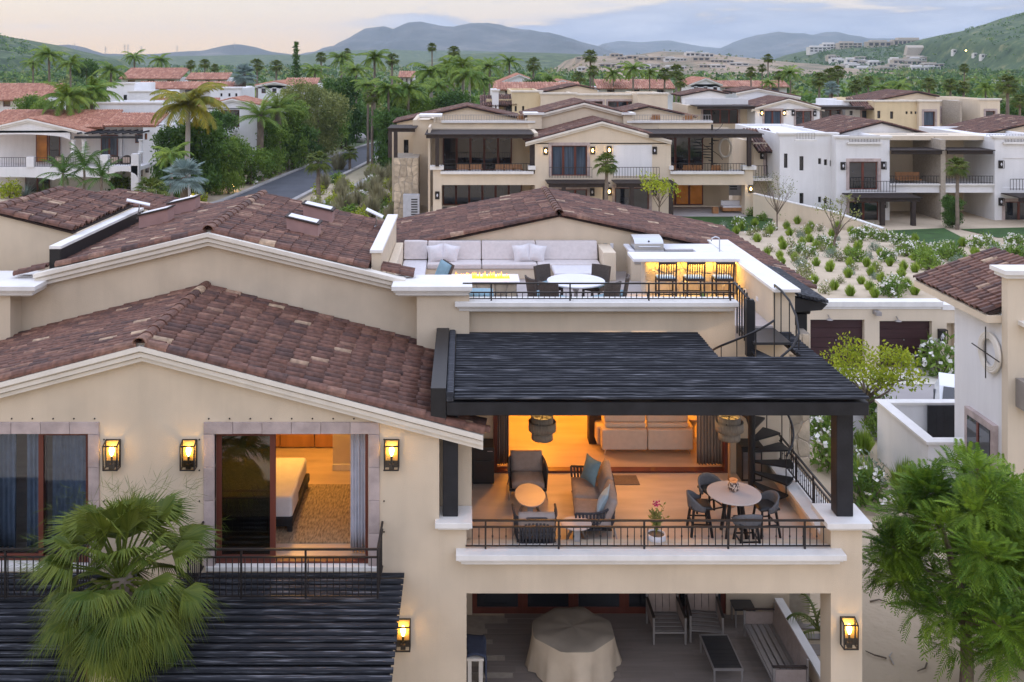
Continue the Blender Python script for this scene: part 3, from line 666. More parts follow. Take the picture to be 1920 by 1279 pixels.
for nm, x0, x1, lab in (('a', -5.75, -1.2, 'black slatted pergola under the bedroom balcony beside the fan palm'), ('b', -12, -6.55, 'black slatted pergola at the lower left corner behind the fan palm')):
    q = thing('pergola', lab, 'pergola', ((x0+x1)/2, 17, PAT), world=True, group='pergolas below the balconies')
    pergola_slats(q, x0, x1, 15.0, 18.72, 2.9, .196, .125, .055, seed=4)
    b = MB(); b.box(x0 + .05, x1 - .05, 15.02, 18.7, 2.851, 2.858); b.build('underlay', M['black'], q)  # dark sheet beneath, put there to darken the slat gaps
    for y in (15.1, 16.9, 18.5):
        b = MB(); b.box(x0 + .1, x1 - .1, y - .1, y + .1, 2.6, 2.85); b.build('beam', M['wood_dark'], q)
    for x in (x0 + .3, x1 - .3): b = MB(); b.box(x - .12, x + .12, 15.0, 15.24, PAT, 2.6); b.build('post', M['wood_dark'], q)
q = thing('pergola', 'small black entrance pergola sloping outward beyond the roof terrace parapet', 'pergola', (8.5, 24.5, PAT), world=True)
for i in range(8):
    b = MB(); x = 8.26 + i * .095; b.box(x - .038, x + .038, 22.95, 26.6, 7.42 - i * .022, 7.49 - i * .022); b.build('slat', M['slat'], q)
b = MB(); b.prism([(8.2, 23.1, 7.36), (9.0, 23.1, 7.2), (8.85, 23.1, 7.05), (8.2, 23.1, 7.0)], (0, .3, 0)); b.build('bracket', M['wood_dark'], q)
b = MB(); b.tube([(8.22, 23.6, 6.95), (8.72, 23.6, 6.95)], .13, 10); b.box(8.32, 8.62, 23.45, 23.75, 3.5, 6.85); b.build('post', M['wood_dark'], q)

# ---------------------------------------------------------------- spiral staircase
SX, SY = 6.78, 22.0
st = thing('spiral_staircase', 'black iron spiral staircase rising from the upper terrace to the roof', 'staircase', (SX, SY, TER), world=True)
b = MB(); b.tube([(SX, SY, TER), (SX, SY, 7.55)], .085, 12); b.build('centre_pole', M['black'], st, smooth=False)
n, a0, da, rad = 14, R(-62), R(26), .93
tm = MB(); k = 6
for s in (0, -.035): pass
vs = []
for z in (0, -.04):
    vs += [(.07, -.05, z)] + [(rad * math.cos(da * (i / k - .5) * 1.12), rad * math.sin(da * (i / k - .5) * 1.12), z) for i in range(k + 1)] + [(.07, .05, z)]
c = k + 3; tm.add(vs, [tuple(range(c)), tuple(reversed(range(c, 2*c)))] + [(i, c+i, c+(i+1) % c, (i+1) % c) for i in range(c)])
tm = tm.mesh('tread', M['black'])
hel = []
for i in range(n):
    a = a0 + da * i; z = TER + .22 + i * (ROOF - TER - .22) / n
    inst('tread', tm, st, loc=(SX, SY, z), rot=(0, 0, a))
    if i < n:
        p = (SX + rad * math.cos(a + .15), SY + rad * math.sin(a + .15)); b = MB(); b.tube([(p[0], p[1], z - .02), (p[0], p[1], z + .9)], .013, 6); b.build('baluster', M['black'], st)
    hel.append((SX + rad * math.cos(a + .15), SY + rad * math.sin(a + .15), z + .9))
fine = []
for i in range((n - 1) * 4 + 1):
    a = a0 + .15 + da * i / 4; z = TER + .22 + (i / 4) * (ROOF - TER - .22) / n + .9; fine.append((SX + rad * math.cos(a), SY + rad * math.sin(a), z))
b = MB(); b.tube(fine, .026, 8); b.build('handrail', M['black'], st, smooth=True)
b = MB(); b.box(SX - .02, 7.62, 21.75, 22.93, 6.6, 6.66); b.build('landing', M['charcoal'], st)
b = MB(); b.box(SX - .16, SX + .02, 21.86, 22.0, 6.3, 7.62); b.build('newel', M['black'], st)
for i in range(5):
    y = 22.05 + i * .2; b = MB(); b.box(SX - .11, SX - .08, y - .015, y + .015, 6.55, 7.75 + .01 * i); b.build('baluster', M['black'], st)
b = MB(); b.bar((SX - .095, 21.9, 7.64), (6.62, 22.9, 7.79), .05, .04); b.build('handrail', M['black'], st)
pr = [(7.62, 22.9, 7.72), (7.66, 22.55, 7.68), (7.74, 22.2, 7.52), (7.76, 21.8, 7.26), (7.68, 21.4, 6.98), (7.45, 21.12, 6.76), (7.1, 21.02, 6.52), (6.7, 21.05, 6.3), (6.3, 21.2, 6.1)]
b = MB(); b.tube(pr, .028, 8); b.build('handrail', M['black'], st, smooth=True)
for p in pr[:5]: b = MB(); b.tube([p, (p[0], p[1], 6.6)], .014, 6); b.build('baluster', M['black'], st)

# ---------------------------------------------------------------- wall lanterns
M['amber_plate'] = mat('amber_glow_tint', (.62, .40, .14), .6, .1)  # amber colour stands in for lamplight on the lantern's back
def lantern_mesh():
    t = thing('wall_lantern', 'x', 'lantern', (0, 0, 0), group='lit lanterns on the villa walls')
    w, d, h = .15, .2, .28; b = MB(); e = .012
    b.box(-w, w, -.03, 0, -h, h)
    for x in (-w + e, w - e):
        for y in (-d + e, -.04): b.box(x - e, x + e, y - e, y + e, -h, h - (.06 if y < -.1 else 0))
    for z in (-h + e, h - .075): b.box(-w + 2*e, w - 2*e, -d, -d + 2*e, z - e, z + e)
    for x in (-w + e, w - e):
        b.box(x - e, x + e, -d + 2*e, -.05, -h, -h + 2*e); b.bar((x, -d + e, h - .07), (x, -.03, h - .012), .022)
    b.build('frame', M['iron'], t)
    q = MB(); q.box(-w + .02, w - .02, -.036, -.0305, -h + .14, h - .02); q.build('glow_plate', M['amber_plate'], t)  # plate added behind the bulb so the upper back glows amber
    g = MB(); g.quad((-w+.02, -d+.01, -h+.02), (w-.02, -d+.01, -h+.02), (w-.02, -d+.01, h-.09), (-w+.02, -d+.01, h-.09))
    for x in (-w + .008, w - .008): g.quad((x, -d+.02, -h+.02), (x, -.04, -h+.02), (x, -.04, h-.03), (x, -d+.02, h-.09))
    g.build('pane', M['clearglass'], t)
    q = MB(); q.lathe([(.012, -.1), (.03, -.07), (.05, .0), (.046, .05), (.02, .095), (.004, .105)], (0, -.1, .08), 12); q.build('bulb', M['bulb'], t, smooth=True)
    q = MB(); q.lathe([(.022, -.16), (.022, 0)], (0, -.1, -.02), 8); q.box(-.05, .05, -.13, -.07, -.28, -.18); q.build('socket', M['iron'], t)
    return t
def lamp(loc, power, col=(1, .56, .16), r=.05, name='lamp_light'):
    l = bpy.data.lights.new(name, 'POINT'); l.energy = power; l.color = col; l.shadow_soft_size = r
    o = bpy.data.objects.new(name, l); COL.objects.link(o); o.location = loc; return o
lt = lantern_mesh()
spots = [((-7.06, FY, 5.33), 'lit black lantern left of the bare wall, beside the curtained window'), ((-5.52, FY, 5.33), 'lit black lantern at the left of the open bedroom door'),
         ((-1.45, FY, 5.33), 'lit black lantern at the right of the open bedroom door'), ((-1.22, FY, 1.72), 'lit lantern half hidden by the lower pergola edge'), ((7.72, FY, 1.76), 'lit lantern on the right pillar of the ground floor patio')]
for i, (p, lab) in enumerate(spots):
    o = lt if i == 0 else copy_tree(lt); o.location = p; o['label'] = lab
    lamp((p[0], p[1] - .12, p[2] + .1), 13, (1, .50, .10), r=.04)

# ---------------------------------------------------------------- soft furnishings
def cush(parent, name, w, d, h, loc, m, rot=(0, 0, 0), r=.06):
    b = MB(); nu = 8
    def f(side):
        def g(u, v):
            x, y = (u - .5), (v - .5); e = (1 - (2*abs(x))**4) * (1 - (2*abs(y))**4)
            return (x * w, y * d, side * (h * .28 + h * .22 * e ** .35))
        return g
    o = len(b.v); b.grid(f(1), nu, nu); b.grid(lambda u, v: f(-1)(1 - u, v), nu, nu)
    k = nu + 1; ring = [i for i in range(k)] + [k*j + nu for j in range(1, k)] + [k*nu + i for i in range(nu - 1, -1, -1)] + [k*j for j in range(nu - 1, 0, -1)]
    lo = lambda i: k*k + (i // k) * k + (nu - i % k)
    for a, c in zip(ring, ring[1:] + ring[:1]): b.f.append([c, a, lo(a), lo(c)]); b.m.append(0)
    q = b.build(name, M[m], parent, smooth=True, world=False); q.location = loc; q.rotation_euler = rot; return q
def pillow(label, loc, rot, m, s=.48, group=None):
    t = thing('pillow', label, 'pillow', loc, 0, group); t.rotation_euler = rot
    b = MB()
    def f(side):
        def g(u, v):
            x, y = u - .5, v - .5; e = max(0, (1 - (2*x)**2) * (1 - (2*y)**2)); k = 1 - .1 * (1 - abs(2*x)) - .1 * (1 - abs(2*y)) + .1
            return (x * s * (1 - .12 * (1 - (2*y)**2) + .06), y * s * (1 - .12 * (1 - (2*x)**2) + .06), side * .11 * e ** .55)
        return g
    b.grid(f(1), 10, 10); b.grid(lambda u, v: f(-1)(1 - u, v), 10, 10); b.build('cover', M[m], t, smooth=True, world=False)
    p = MB()
    for a, c in (((-.5,-.5),(.5,-.5)), ((.5,-.5),(.5,.5)), ((.5,.5),(-.5,.5)), ((-.5,.5),(-.5,-.5))):
        pts = [(f(1)(.5 + a[0] + (c[0]-a[0])*i/8, .5 + a[1] + (c[1]-a[1])*i/8)) for i in range(9)]; p.tube(pts, .008, 5)
    p.build('piping', M[m], t, world=False); return t
def rope_seat(t, w, d, backh, round_=.28):
    """woven outdoor seat facing -Y: arms and back of vertical straps on a bent top tube"""
    pts = []; hw, hd = w/2, d/2
    for i in range(25):
        u = i / 24; a = math.pi * u
        x = -hw * (abs(math.cos(a)) ** .45) * (1 if math.cos(a) > 0 else -1); y = hd * (2 * (abs(math.sin(a)) ** .6) - 1)
        z = backh - .12 + .12 * math.sin(a) ** 2; pts.append((x, y, z))
    b = MB(); b.tube(pts, .025, 8); b.build('top_rail', M['rope'], t, smooth=True, world=False)
    low = [(x * .93, y * .93, .22) for x, y, z in pts]; b = MB(); b.tube(low + [low[0]], .018, 6); b.build('seat_frame', M['rope'], t, world=False)
    L_ = [0]
    for p, q in zip(pts, pts[1:]): L_.append(L_[-1] + (Vector(q) - Vector(p)).length)
    n = int(L_[-1] / .075)
    for i in range(n + 1):
        s = L_[-1] * i / n; j = max(k for k in range(len(L_)) if L_[k] <= s + 1e-9); j = min(j, 23); f = (s - L_[j]) / (L_[j+1] - L_[j])
        p = Vector(pts[j]).lerp(Vector(pts[j+1]), f); q = Vector(low[j]).lerp(Vector(low[j+1]), f)
        tv = (Vector(pts[j+1]) - Vector(pts[j])).normalized(); b = MB(); b.bar(p, q, .045, .012, up=tv.cross(Vector((0,0,1)))); b.build('strap', M['rope'], t, world=False)
    b = MB()
    for f in (.35, .65): b.tube([Vector(p).lerp(Vector(q), f) for p, q in zip(pts, low)], .012, 6)
    b.build('weave_band', M['rope'], t, world=False)
    for x in (-1, 1):
        for y in (-1, 1): b = MB(); b.tube([(x * hw * .86, y * hd * .8, .24), (x * hw * .98, y * hd * .96, 0)], [.02, .014], 8); b.build('leg', M['aluminium'], t, world=False)
    b = MB(); b.box(-hw*.9, hw*.9, -hd*.95, hd*.7, .2, .235); b.build('seat_base', M['charcoal'], t, world=False)
c1 = thing('armchair', 'woven rope armchair with taupe cushions facing out beside the black fridge', 'armchair', (1.48, 21.9, TER), 0, 'woven armchairs on the terrace')
rope_seat(c1, .9, .84, .78)
cush(c1, 'seat_cushion', .74, .70, .2, (0, -.07, .33), 'fab_grey'); cush(c1, 'back_cushion', .74, .46, .22, (0, .28, .62), 'fab_grey', (R(68), 0, 0))
c2 = copy_tree(c1, loc=(1.49, 19.5, TER), rz=math.pi, label='woven rope armchair turned away beside the front railing, pale cushion top')
sf = thing('outdoor_sofa', 'curved woven rope sofa with taupe cushions in the middle of the terrace', 'sofa', (2.88, 20.75, TER), R(-94))
rope_seat(sf, 2.3, .9, .72)
for x in (-.53, .53): cush(sf, 'seat_cushion', 1.06, .74, .2, (x, -.08, .33), 'fab_grey'); cush(sf, 'back_cushion', 1.02, .46, .22, (x, .29, .62), 'fab_grey', (R(68), 0, 0))
pillow('dusty blue square pillow at the far end of the terrace sofa', (2.92, 21.5, TER + .70), (R(70), R(0), R(-62)), 'fab_blue', .52)
pillow('pale sky blue pillow leaning at the near arm of the terrace sofa', (3.0, 20.1, TER + .66), (R(66), R(0), R(-105)), 'fab_sky', .5)
def round_table(name, label, loc, rx, ry, h, m, legs, group=None, th=.035):
    t = thing(name, label, 'table', loc, 0, group)
    b = MB(); b.lathe([(.001, h - th), (.97, h - th), (1, h - th * .6), (1, h - .006), (.985, h), (.001, h)], n=40, sx=rx, sy=ry, cap=False); b.build('tabletop', M[m], t, world=False)
    legs(t, h - th); return t
def tripod(t, h):
    for i in range(3):
        a = 2.1 * i + .5; b = MB(); b.bar((.05 * math.cos(a), .05 * math.sin(a), h), (.26 * math.cos(a), .26 * math.sin(a), 0), .12, .03); b.build('leg', M['aluminium'], t, world=False)
def pedestal(t, h):
    b = MB(); b.lathe([(.22, 0), (.2, .02), (.06, .06), (.05, h * .6), (.16, h - .001)], n=16); b.build('pedestal', M['fab_pale'], t, world=False)
def fourleg(t, h):
    for i in range(4):
        a = math.pi / 4 + math.pi / 2 * i; b = MB(); b.bar((.16 * math.cos(a), .16 * math.sin(a), h), (.3 * math.cos(a), .3 * math.sin(a), 0), .06); b.build('leg', M['black'], t, world=False)
M['salmon'] = mat('sandstone_tabletop', (.55, .42, .34), .45, .05, 4)
M['pinktop'] = mat('pale_pink_tabletop', (.60, .52, .49), .4, .04, 4)
round_table('coffee_table', 'oval sandstone coffee table in front of the fridge side armchair', (1.47, 20.82, TER), .34, .56, .45, 'salmon', tripod)
round_table('side_table', 'small pale pink side table between the turned armchair and the sofa', (2.34, 19.45, TER), .32, .29, .5, 'pinktop', tripod)
round_table('bar_table', 'tall round pale bar table with a mosaic candle jar on it', (5.77, 19.95, TER), .565, .565, .9, 'pinktop', fourleg)
def stool():
    t = thing('bar_stool', 'x', 'stool', (0, 0, 0), 0, 'grey shell stools round the bar table')
    b = MB()
    def f(u, v):
        a = math.pi * (1.12 * u - .06); r = .25 + .03 * v; z = .56 + .30 * v * (.35 + .65 * math.sin(max(0, min(math.pi, a))) ** .8)
        return (-r * math.cos(a), r * math.sin(a) * .95 - .02, z)
    b.grid(f, 14, 4); o = b.build('shell_back', mat('grey_shell_fabric', (.13, .13, .14), .9, .1, 20, .2, 150) if 'shell' not in M else M['shell'], t, smooth=True, world=False)
    so = o.modifiers.new('thickness', 'SOLIDIFY'); so.thickness = .035
    M['shell'] = o.data.materials[0]
    cush(t, 'seat', .44, .44, .08, (0, 0, .60), 'charcoal')
    for x in (-1, 1):
        for y in (-1, 1): b = MB(); b.bar((x * .15, y * .15, .58), (x * .23, y * .22, 0), .042); b.build('leg', M['black'], t, world=False)
    b = MB(); 
    for p, q in (((-.2,-.19),(.2,-.19)), ((.2,-.19),(.2,.19)), ((.2,.19),(-.2,.19)), ((-.2,.19),(-.2,-.19))): b.bar(p + (.26,), q + (.26,), .025)
    b.build('foot_rail', M['black'], t, world=False); return t
s0 = stool()
for i, (x, y, rz, lab) in enumerate(((5.06, 20.05, R(88), 'grey shell stool on the left of the bar table'), (6.46, 20.0, R(-80), 'grey shell stool on the right of the bar table, by the pergola post'),
        (5.86, 19.32, R(183), 'grey shell stool in front of the bar table, by the railing'), (5.5, 20.75, R(20), 'grey shell stool behind the bar table, mostly hidden'))):
    o = s0 if i == 0 else copy_tree(s0); o.location = (x, y, TER); o.rotation_euler = (0, 0, rz); o['label'] = lab
t = thing('candle_jar', 'patterned mosaic jar with an orange rim standing on the bar table', 'jar', (5.78, 20.02, TER + .9))
b = MB(); b.lathe([(.07, 0), (.12, .05), (.125, .12), (.10, .18), (.075, .2)], n=18); b.build('body', mat('mosaic_jar', (.30, .12, .08), .4, .8, 28, 0, col2=(.62, .5, .42), contrast=(.45, .55)), t, smooth=True, world=False)
b = MB(); b.lathe([(.075, .2), (.09, .25), (.08, .25), (.065, .2)], n=18); b.build('rim', mat('glowing_clay_rim', (.62, .28, .13), .6, emit=(1, .35, .08), estr=.15), t, smooth=True, world=False)  # rim is given a faint orange glow of its own
# potted flowering plant
def sprig(b, p, n, h, spread, leaf, rr, droop=.0):
    for i in range(n):
        a = rr.uniform(0, 6.28); e = rr.uniform(.1, 1) * spread; hh = h * rr.uniform(.6, 1)
        pts = [(p[0] + math.cos(a) * e * s * s, p[1] + math.sin(a) * e * s * s, p[2] + hh * s) for s in (0, .35, .7, 1)]
        b.c = 1; b.tube(pts, [.008, .007, .005, .003], 4, False); b.c = 0
        for j in range(12):
            s = rr.uniform(.25, 1); q = Vector(pts[0]).lerp(Vector(pts[-1]), s); q.x = p[0] + math.cos(a) * e * s * s; q.y = p[1] + math.sin(a) * e * s * s
            d = Vector((rr.uniform(-1, 1), rr.uniform(-1, 1), rr.uniform(.0, 1))).normalized(); n_ = d.orthogonal().normalized(); l_ = leaf * rr.uniform(.7, 1.3)
            b.add([q, q + d * l_ * .5 + n_ * l_ * .22, q + d * l_, q + d * l_ * .5 - n_ * l_ * .22], [(0, 1, 2, 3)])
t = thing('potted_plant', 'flowering plant with a magenta bloom in a white pot by the terrace railing', 'plant', (4.0, 19.42, TER))
b = MB(); b.lathe([(.13, 0), (.19, .08), (.2, .2), (.19, .3), (.17, .3), (.17, .26)], n=22); b.build('pot', M['counter'], t, smooth=True, world=False)
b = MB(); b.lathe([(.001, .27), (.17, .27)], n=14, cap=False); b.build('soil', M['bark'], t, world=False)
b = MB(); sprig(b, (0, 0, .27), 14, .62, .22, .09, random.Random(2)); b.build('foliage', [M['leaf_olive'], M['bark']], t, world=False)
b = MB(); rr = random.Random(4)
for i in range(24):
    q = Vector((rr.uniform(-.06, .05), rr.uniform(-.05, .05), .9 + rr.uniform(-.05, .06))); d = Vector((rr.uniform(-1, 1), rr.uniform(-1, 1), rr.uniform(-.2, 1))).normalized(); n_ = d.orthogonal().normalized()
    b.add([q, q + d * .025 + n_ * .02, q + d * .05, q + d * .025 - n_ * .02], [(0, 1, 2, 3)])
b.build('flower', M['pink'], t, world=False)
t = thing('fridge', 'black two-door mini fridge against the left wall of the terrace', 'fridge', (.46, 22.55, TER))
b = MB(); b.box(-.26, .26, -.22, .3, .03, .88); b.build('body', M['black'], t, world=False, bev=.015)
b = MB(); b.box(-.26, .26, -.285, -.225, .6, .88); f = b.build('freezer_door', M['charcoal'], t, world=False, bev=.012); b = MB(); b.box(.1, .22, -.292, -.288, .8, .815); b.build('badge', M['steel'], f, world=False)
b = MB(); b.box(-.26, .26, -.285, -.225, .03, .585); b.build('door', M['charcoal'], t, world=False, bev=.012)
b = MB(); b.box(-.3, .3, -.25, .25, 0, .012); o = b.build('doormat', mat('dark_doormat', (.16, .125, .10), .95, .2, 30), None, loc=(3.9, 22.52, TER + .002)); tag(o, 'dark flat doormat lying on the terrace before the living room', 'doormat')
# curtains
def curtain(label, x0, x1, y, z0, z1, m, folds, amp=.05, group=None, name='curtain'):
    b = MB(); n = folds * 6
    b.grid(lambda u, v: (x0 + (x1 - x0) * u, y + amp * math.sin(u * folds * 6.283) * (.6 + .4 * (1 - v)) + .015 * math.sin(u * 17 + v * 3), z0 + (z1 - z0) * v), n, 6)
    o = b.build(name, M[m], None, smooth=True); s = o.modifiers.new('thickness', 'SOLIDIFY'); s.thickness = .008; return tag(o, label, 'curtain', group)
curtain('taupe curtain gathered at the left side of the living room opening', .78, 1.12, 23.3, TER + .05, 5.7, 'curtain_t', 6)
curtain('taupe curtain gathered at the right side, before the bronze jamb', 5.82, 6.45, 23.3, TER + .05, 5.7, 'curtain_t', 8)
curtain('white curtain gathered at the right of the open bedroom door', -2.33, -2.02, FY + .42, TER + .02, 5.75, 'curtain', 5, .06)
curtain('blue grey curtain at the far left behind the window glass', -10.6, -9.30, FY + .6, TER + .02, 5.75, 'curtain_b', 12, .05, 'curtains behind the left window')
curtain('narrow blue grey curtain beside the dark gap in the left window', -9.08, -8.72, FY + .6, TER + .02, 5.75, 'curtain_b', 4, .05, 'curtains behind the left window')
curtain('dark blue curtain across the right pane of the left window', -8.62, -7.5, FY + .75, TER + .02, 5.75, 'curtain_b', 10, .04, 'curtains behind the left window')
# pendant lamps
def pendant():
    t = thing('pendant_lamp', 'x', 'lamp', (0, 0, 0), 0, 'drum pendant lamps on the terrace'); mm = mat('fringed_lamp_shade', (.22, .19, .155), .9, .3, 30, .2, 80, stretch=(3, 3, .2))
    for r, z0, z1 in ((.25, -.14, .22), (.31, -.1, .10), (.24, -.3, -.142)):
        b = MB(); b.lathe([(r, z0), (r, z1)], n=36, cap=False); o = b.build('shade', mm, t, smooth=True, world=False); o.modifiers.new('thickness', 'SOLIDIFY').thickness = .012
    b = MB(); b.lathe([(.02, -.06), (.05, -.0), (.045, .05), (.015, .1)], n=12); b.build('bulb', M['bulb'], t, smooth=True, world=False)
    b = MB(); b.tube([(0, 0, .1), (0, 0, 1.2)], .008, 6)
    for i in range(3): a = 2.1 * i; b.bar((0, 0, .2), (.3 * math.cos(a), .3 * math.sin(a), .09), .012)
    b.build('stem', M['black'], t, world=False); return t
pl = pendant(); pl.location = (1.76, 21.0, 5.02); pl['label'] = 'grey two-tier drum pendant lamp hanging above the left armchair'
p2 = copy_tree(pl, loc=(5.97, 21.0, 5.02), label='lit two-tier drum pendant lamp beside the spiral stair')
t = thing('lamp_post', 'slim pale pole standing under the right drum lamp', 'lamp stand', (6.05, 21.3, TER)); b = MB(); b.tube([(0, 0, 0), (0, 0, 1.75)], .03, 8); b.lathe([(.16, 0), (.16, .02)], n=14); b.build('pole', M['teak'], t, world=False)
for x in (1.76, 5.97): lamp((x, 21.0, 5.05), 9, r=.06)
t = thing('ice_maker', 'low dark steel ice maker behind the spiral stair', 'appliance', (6.98, 22.66, TER)); b = MB(); b.box(-.3, .2, -.2, .25, 0, .82); b.build('body', M['charcoal'], t, world=False, bev=.01); b = MB(); b.box(-.26, .16, -.215, -.201, .06, .7); b.build('door', M['steel'], t, world=False); b = MB(); b.box(-.32, .22, -.23, .26, .821, .85); b.build('lid', M['black'], t, world=False)
# stone pier at the back right corner
sp = thing('stone_pier', 'pier clad in irregular pale stone behind the spiral stair', 'pier', (8.25, 23.1, PAT), world=True)
b = MB(); b.box(8.005, 8.52, 23.0, 23.5, PAT, 6.5); b.build('core', M['mortar'], sp)
def stones(parent, o, u, v, n, W_, H_, nu, nv, seed, dep=.03, m='stone', gap=.012):
    """irregular stones in recessed joints on a face: o corner, u and v face axes, n outward"""
    rr = random.Random(seed); o, u, v, n = Vector(o), Vector(u), Vector(v), Vector(n); g = {}
    for j in range(nv + 1):
        for i in range(nu + 1):
            a = i / nu + (rr.uniform(-.32, .32) / nu if 0 < i < nu else 0); c = j / nv + (rr.uniform(-.32, .32) / nv if 0 < j < nv else 0)
            g[i, j] = o + u * a * W_ + v * c * H_
    for j in range(nv):
        for i in range(nu):
            q = [g[i, j], g[i+1, j], g[i+1, j+1], g[i, j+1]]; c = sum(q, Vector()) / 4; d = dep * rr.uniform(.5, 1.3); b = MB()
            r0 = []; 
            for k in range(4):
                a, e = q[k], q[(k+1) % 4]; r0 += [a.lerp(e, .15), a.lerp(e, .5) + (a.lerp(e, .5) - c) * rr.uniform(-.05, .05), a.lerp(e, .85)]
            base = [c + (p - c) * (1 - gap / max(.05, (p - c).length)) for p in r0]; top = [c + (p - c) * (1 - (gap + .014) / max(.05, (p - c).length)) + n * d for p in r0]
            k = len(base); b.add(base + top, [tuple(range(k, 2*k))] + [(i2, (i2+1) % k, k + (i2+1) % k, k + i2) for i2 in range(k)])
            b.build('stone', M[m], parent)
stones(sp, (8.0, 22.999, 3.0), (1, 0, 0), (0, 0, 1), (0, -1, 0), .52, 3.5, 2, 8, 3)
# living room
t = thing('living_room_sofa', 'cream two-seat sofa seen from behind inside the living room', 'sofa', (4.7, 24.5, TER + .02))
for s in (-1, 1):
    b = MB(); b.box(s * .59 - .58, s * .59 + .58, -.62, -.32, .14, .66); b.build('back_panel', M['fab_sofa'], t, world=False, bev=.03)
    b = MB(); b.box(s * .55 - .53, s * .55 + .53, -.5, -.28, .665, .78); b.box(s * .55 - .53, s * .55 + .53, -.44, -.2, .785, .98); b.build('headrest', M['fab_sofa'], t, world=False, bev=.035)
    b = MB(); b.box(s * 1.14 - .12, s * 1.14 + .12, -.32, .5, .14, .62); b.build('armrest', M['fab_sofa'], t, world=False, bev=.05)
    b = MB(); b.box(s * .5 - .49, s * .5 + .49, -.315, .5, .2, .46); b.build('seat_cushion', M['fab_sofa'], t, world=False, bev=.05)
    for y in (-.55, .42): b = MB(); b.tube([(s * 1.05, y, .15), (s * 1.1, y, 0)], .015, 6); b.build('leg', M['steel'], t, world=False)
round_table('lamp_table', 'small round dark side table beside the living room sofa', (6.1, 24.9, TER + .02), .27, .27, .62, 'pinktop', pedestal)
for x, y in ((2.0, 25.2), (4.8, 26.5), (2.2, 27.8)): lamp((x, y, 5.75), 150, (1, .38, .035), .12, 'room_light')
lamp((4.2, 21.6, 5.9), 45, (1, .70, .45), .15, 'terrace_light')
# bedroom
t = thing('bed', 'white double bed on a dark wooden frame in the lit bedroom', 'bed', (-4.75, 21.2, TER))
b = MB(); b.box(-1.0, 1.08, -1.2, 1.0, .14, .32); b.build('frame', M['wood_dark'], t, world=False, bev=.02)
b = MB(); b.box(-1.0, 1.02, -1.05, .98, .33, .72); b.build('mattress', M['linen'], t, world=False, bev=.07)
b = MB(); b.box(-1.04, 1.05, -1.12, -.3, .26, .735); b.build('coverlet', M['linen'], t, world=False, bev=.05)
for x in (-.95, 1.0):
    for y in (-1.1, .9): b = MB(); b.box(x - .05, x + .05, y - .05, y + .05, 0, .14); b.build('leg', M['wood_dark'], t, world=False)
b = MB(); b.box(-5.6, -1.9, 19.6, 22.3, TER - .008, TER + .008); tag(b.build('rug', M['rug'], None), 'mottled brown rug on the bedroom floor beside the bed', 'rug')
t = thing('wardrobe', 'glossy varnished wooden wardrobe at the back of the bedroom', 'wardrobe', (-4.6, 24.6, TER))
for i in range(3): b = MB(); b.box(-1.1 + i * .9, -.22 + i * .9, -.2, 0, .02, 2.7); b.build('door', M['wardrobe'], t, world=False, bev=.006)
b = MB(); b.box(-1.12, 1.6, .001, .5, 0, 2.75); b.build('carcass', M['wardrobe'], t, world=False)
lamp((-4.0, 22.6, 5.75), 120, (1, .50, .10), .12, 'room_light'); lamp((-3.0, 24.2, 5.75), 75, (1, .47, .07), .12, 'room_light')

# ---------------------------------------------------------------- roof terrace
t = thing('sectional_sofa', 'long built-in pale pink sectional sofa along the roof terrace gable wall', 'sofa', (1.2, 28.3, ROOF), world=True)
b = MB(); b.box(-2.05, 4.1, 27.85, 28.88, ROOF, ROOF + .3); b.box(-2.05, -1.15, 25.2, 27.849, ROOF, ROOF + .3); b.box(3.3, 4.1, 26.7, 27.849, ROOF, ROOF + .3); b.box(4.12, 4.5, 27.6, 28.88, ROOF, ROOF + .85); b.box(-2.09, -1.86, 25.2, 28.6, ROOF + .301, ROOF + .95); b.build('base', M['cream2'], t, bev=.02)
for x0, x1 in ((-1.1, .52), (.54, 2.18), (2.2, 4.08)):
    b = MB(); b.box(x0, x1, 27.8, 28.6, ROOF + .302, ROOF + .46); b.build('seat_cushion', M['fab_light'], t, bev=.04)
for x0, x1 in ((-1.84, -1.12), (-1.1, .52), (.54, 2.18), (2.2, 4.08)):
    b = MB(); b.prism([(x0, 28.42, ROOF + .462), (x0, 28.84, ROOF + .462), (x0, 28.86, ROOF + .98), (x0, 28.64, ROOF + .98)], (x1 - x0, 0, 0)); b.build('back_cushion', M['fab_light'], t, bev=.03)
b = MB(); b.box(-1.84, -1.12, 25.25, 28.5, ROOF + .302, ROOF + .44); b.build('seat_cushion', M['fab_pale'], t, bev=.04)
b = MB(); b.box(2.6, 4.08, 26.7, 27.78, ROOF + .302, ROOF + .44); b.build('seat_cushion', M['fab_pale'], t, bev=.04)
for i, (x, lab) in enumerate(((-.85, 'leftmost pale pillow on the roof terrace sofa'), (-.42, 'grey pillow second from left on the roof terrace sofa'), (1.75, 'grey pillow right of the cushion seam on the roof sofa'), (2.2, 'rightmost white pillow on the roof terrace sofa'))):
    pillow(lab, (x, 28.25, ROOF + .70), (R(66), R((-8, 10, -6, 9)[i]), R((8, -10, 6, -8)[i])), 'fab_pale', .5, 'pillows on the roof terrace sofa')
t = thing('lounge_chair', 'reclined chair with a blue grey cushion beside the fire table', 'chair', (-1.0, 25.6, ROOF), R(-70))
b = MB(); b.box(-.4, .4, -.4, .35, .18, .25); b.build('frame', M['wicker'], t, world=False, bev=.02); b = MB(); b.bar((0, .3, .2), (0, .62, .95), .8, .07); b.build('back_frame', M['wicker'], t, world=False)
cush(t, 'back_cushion', .74, .72, .14, (0, .40, .62), 'fab_blue', (R(66), 0, 0)); cush(t, 'seat_cushion', .74, .7, .14, (0, -.03, .32), 'fab_blue')
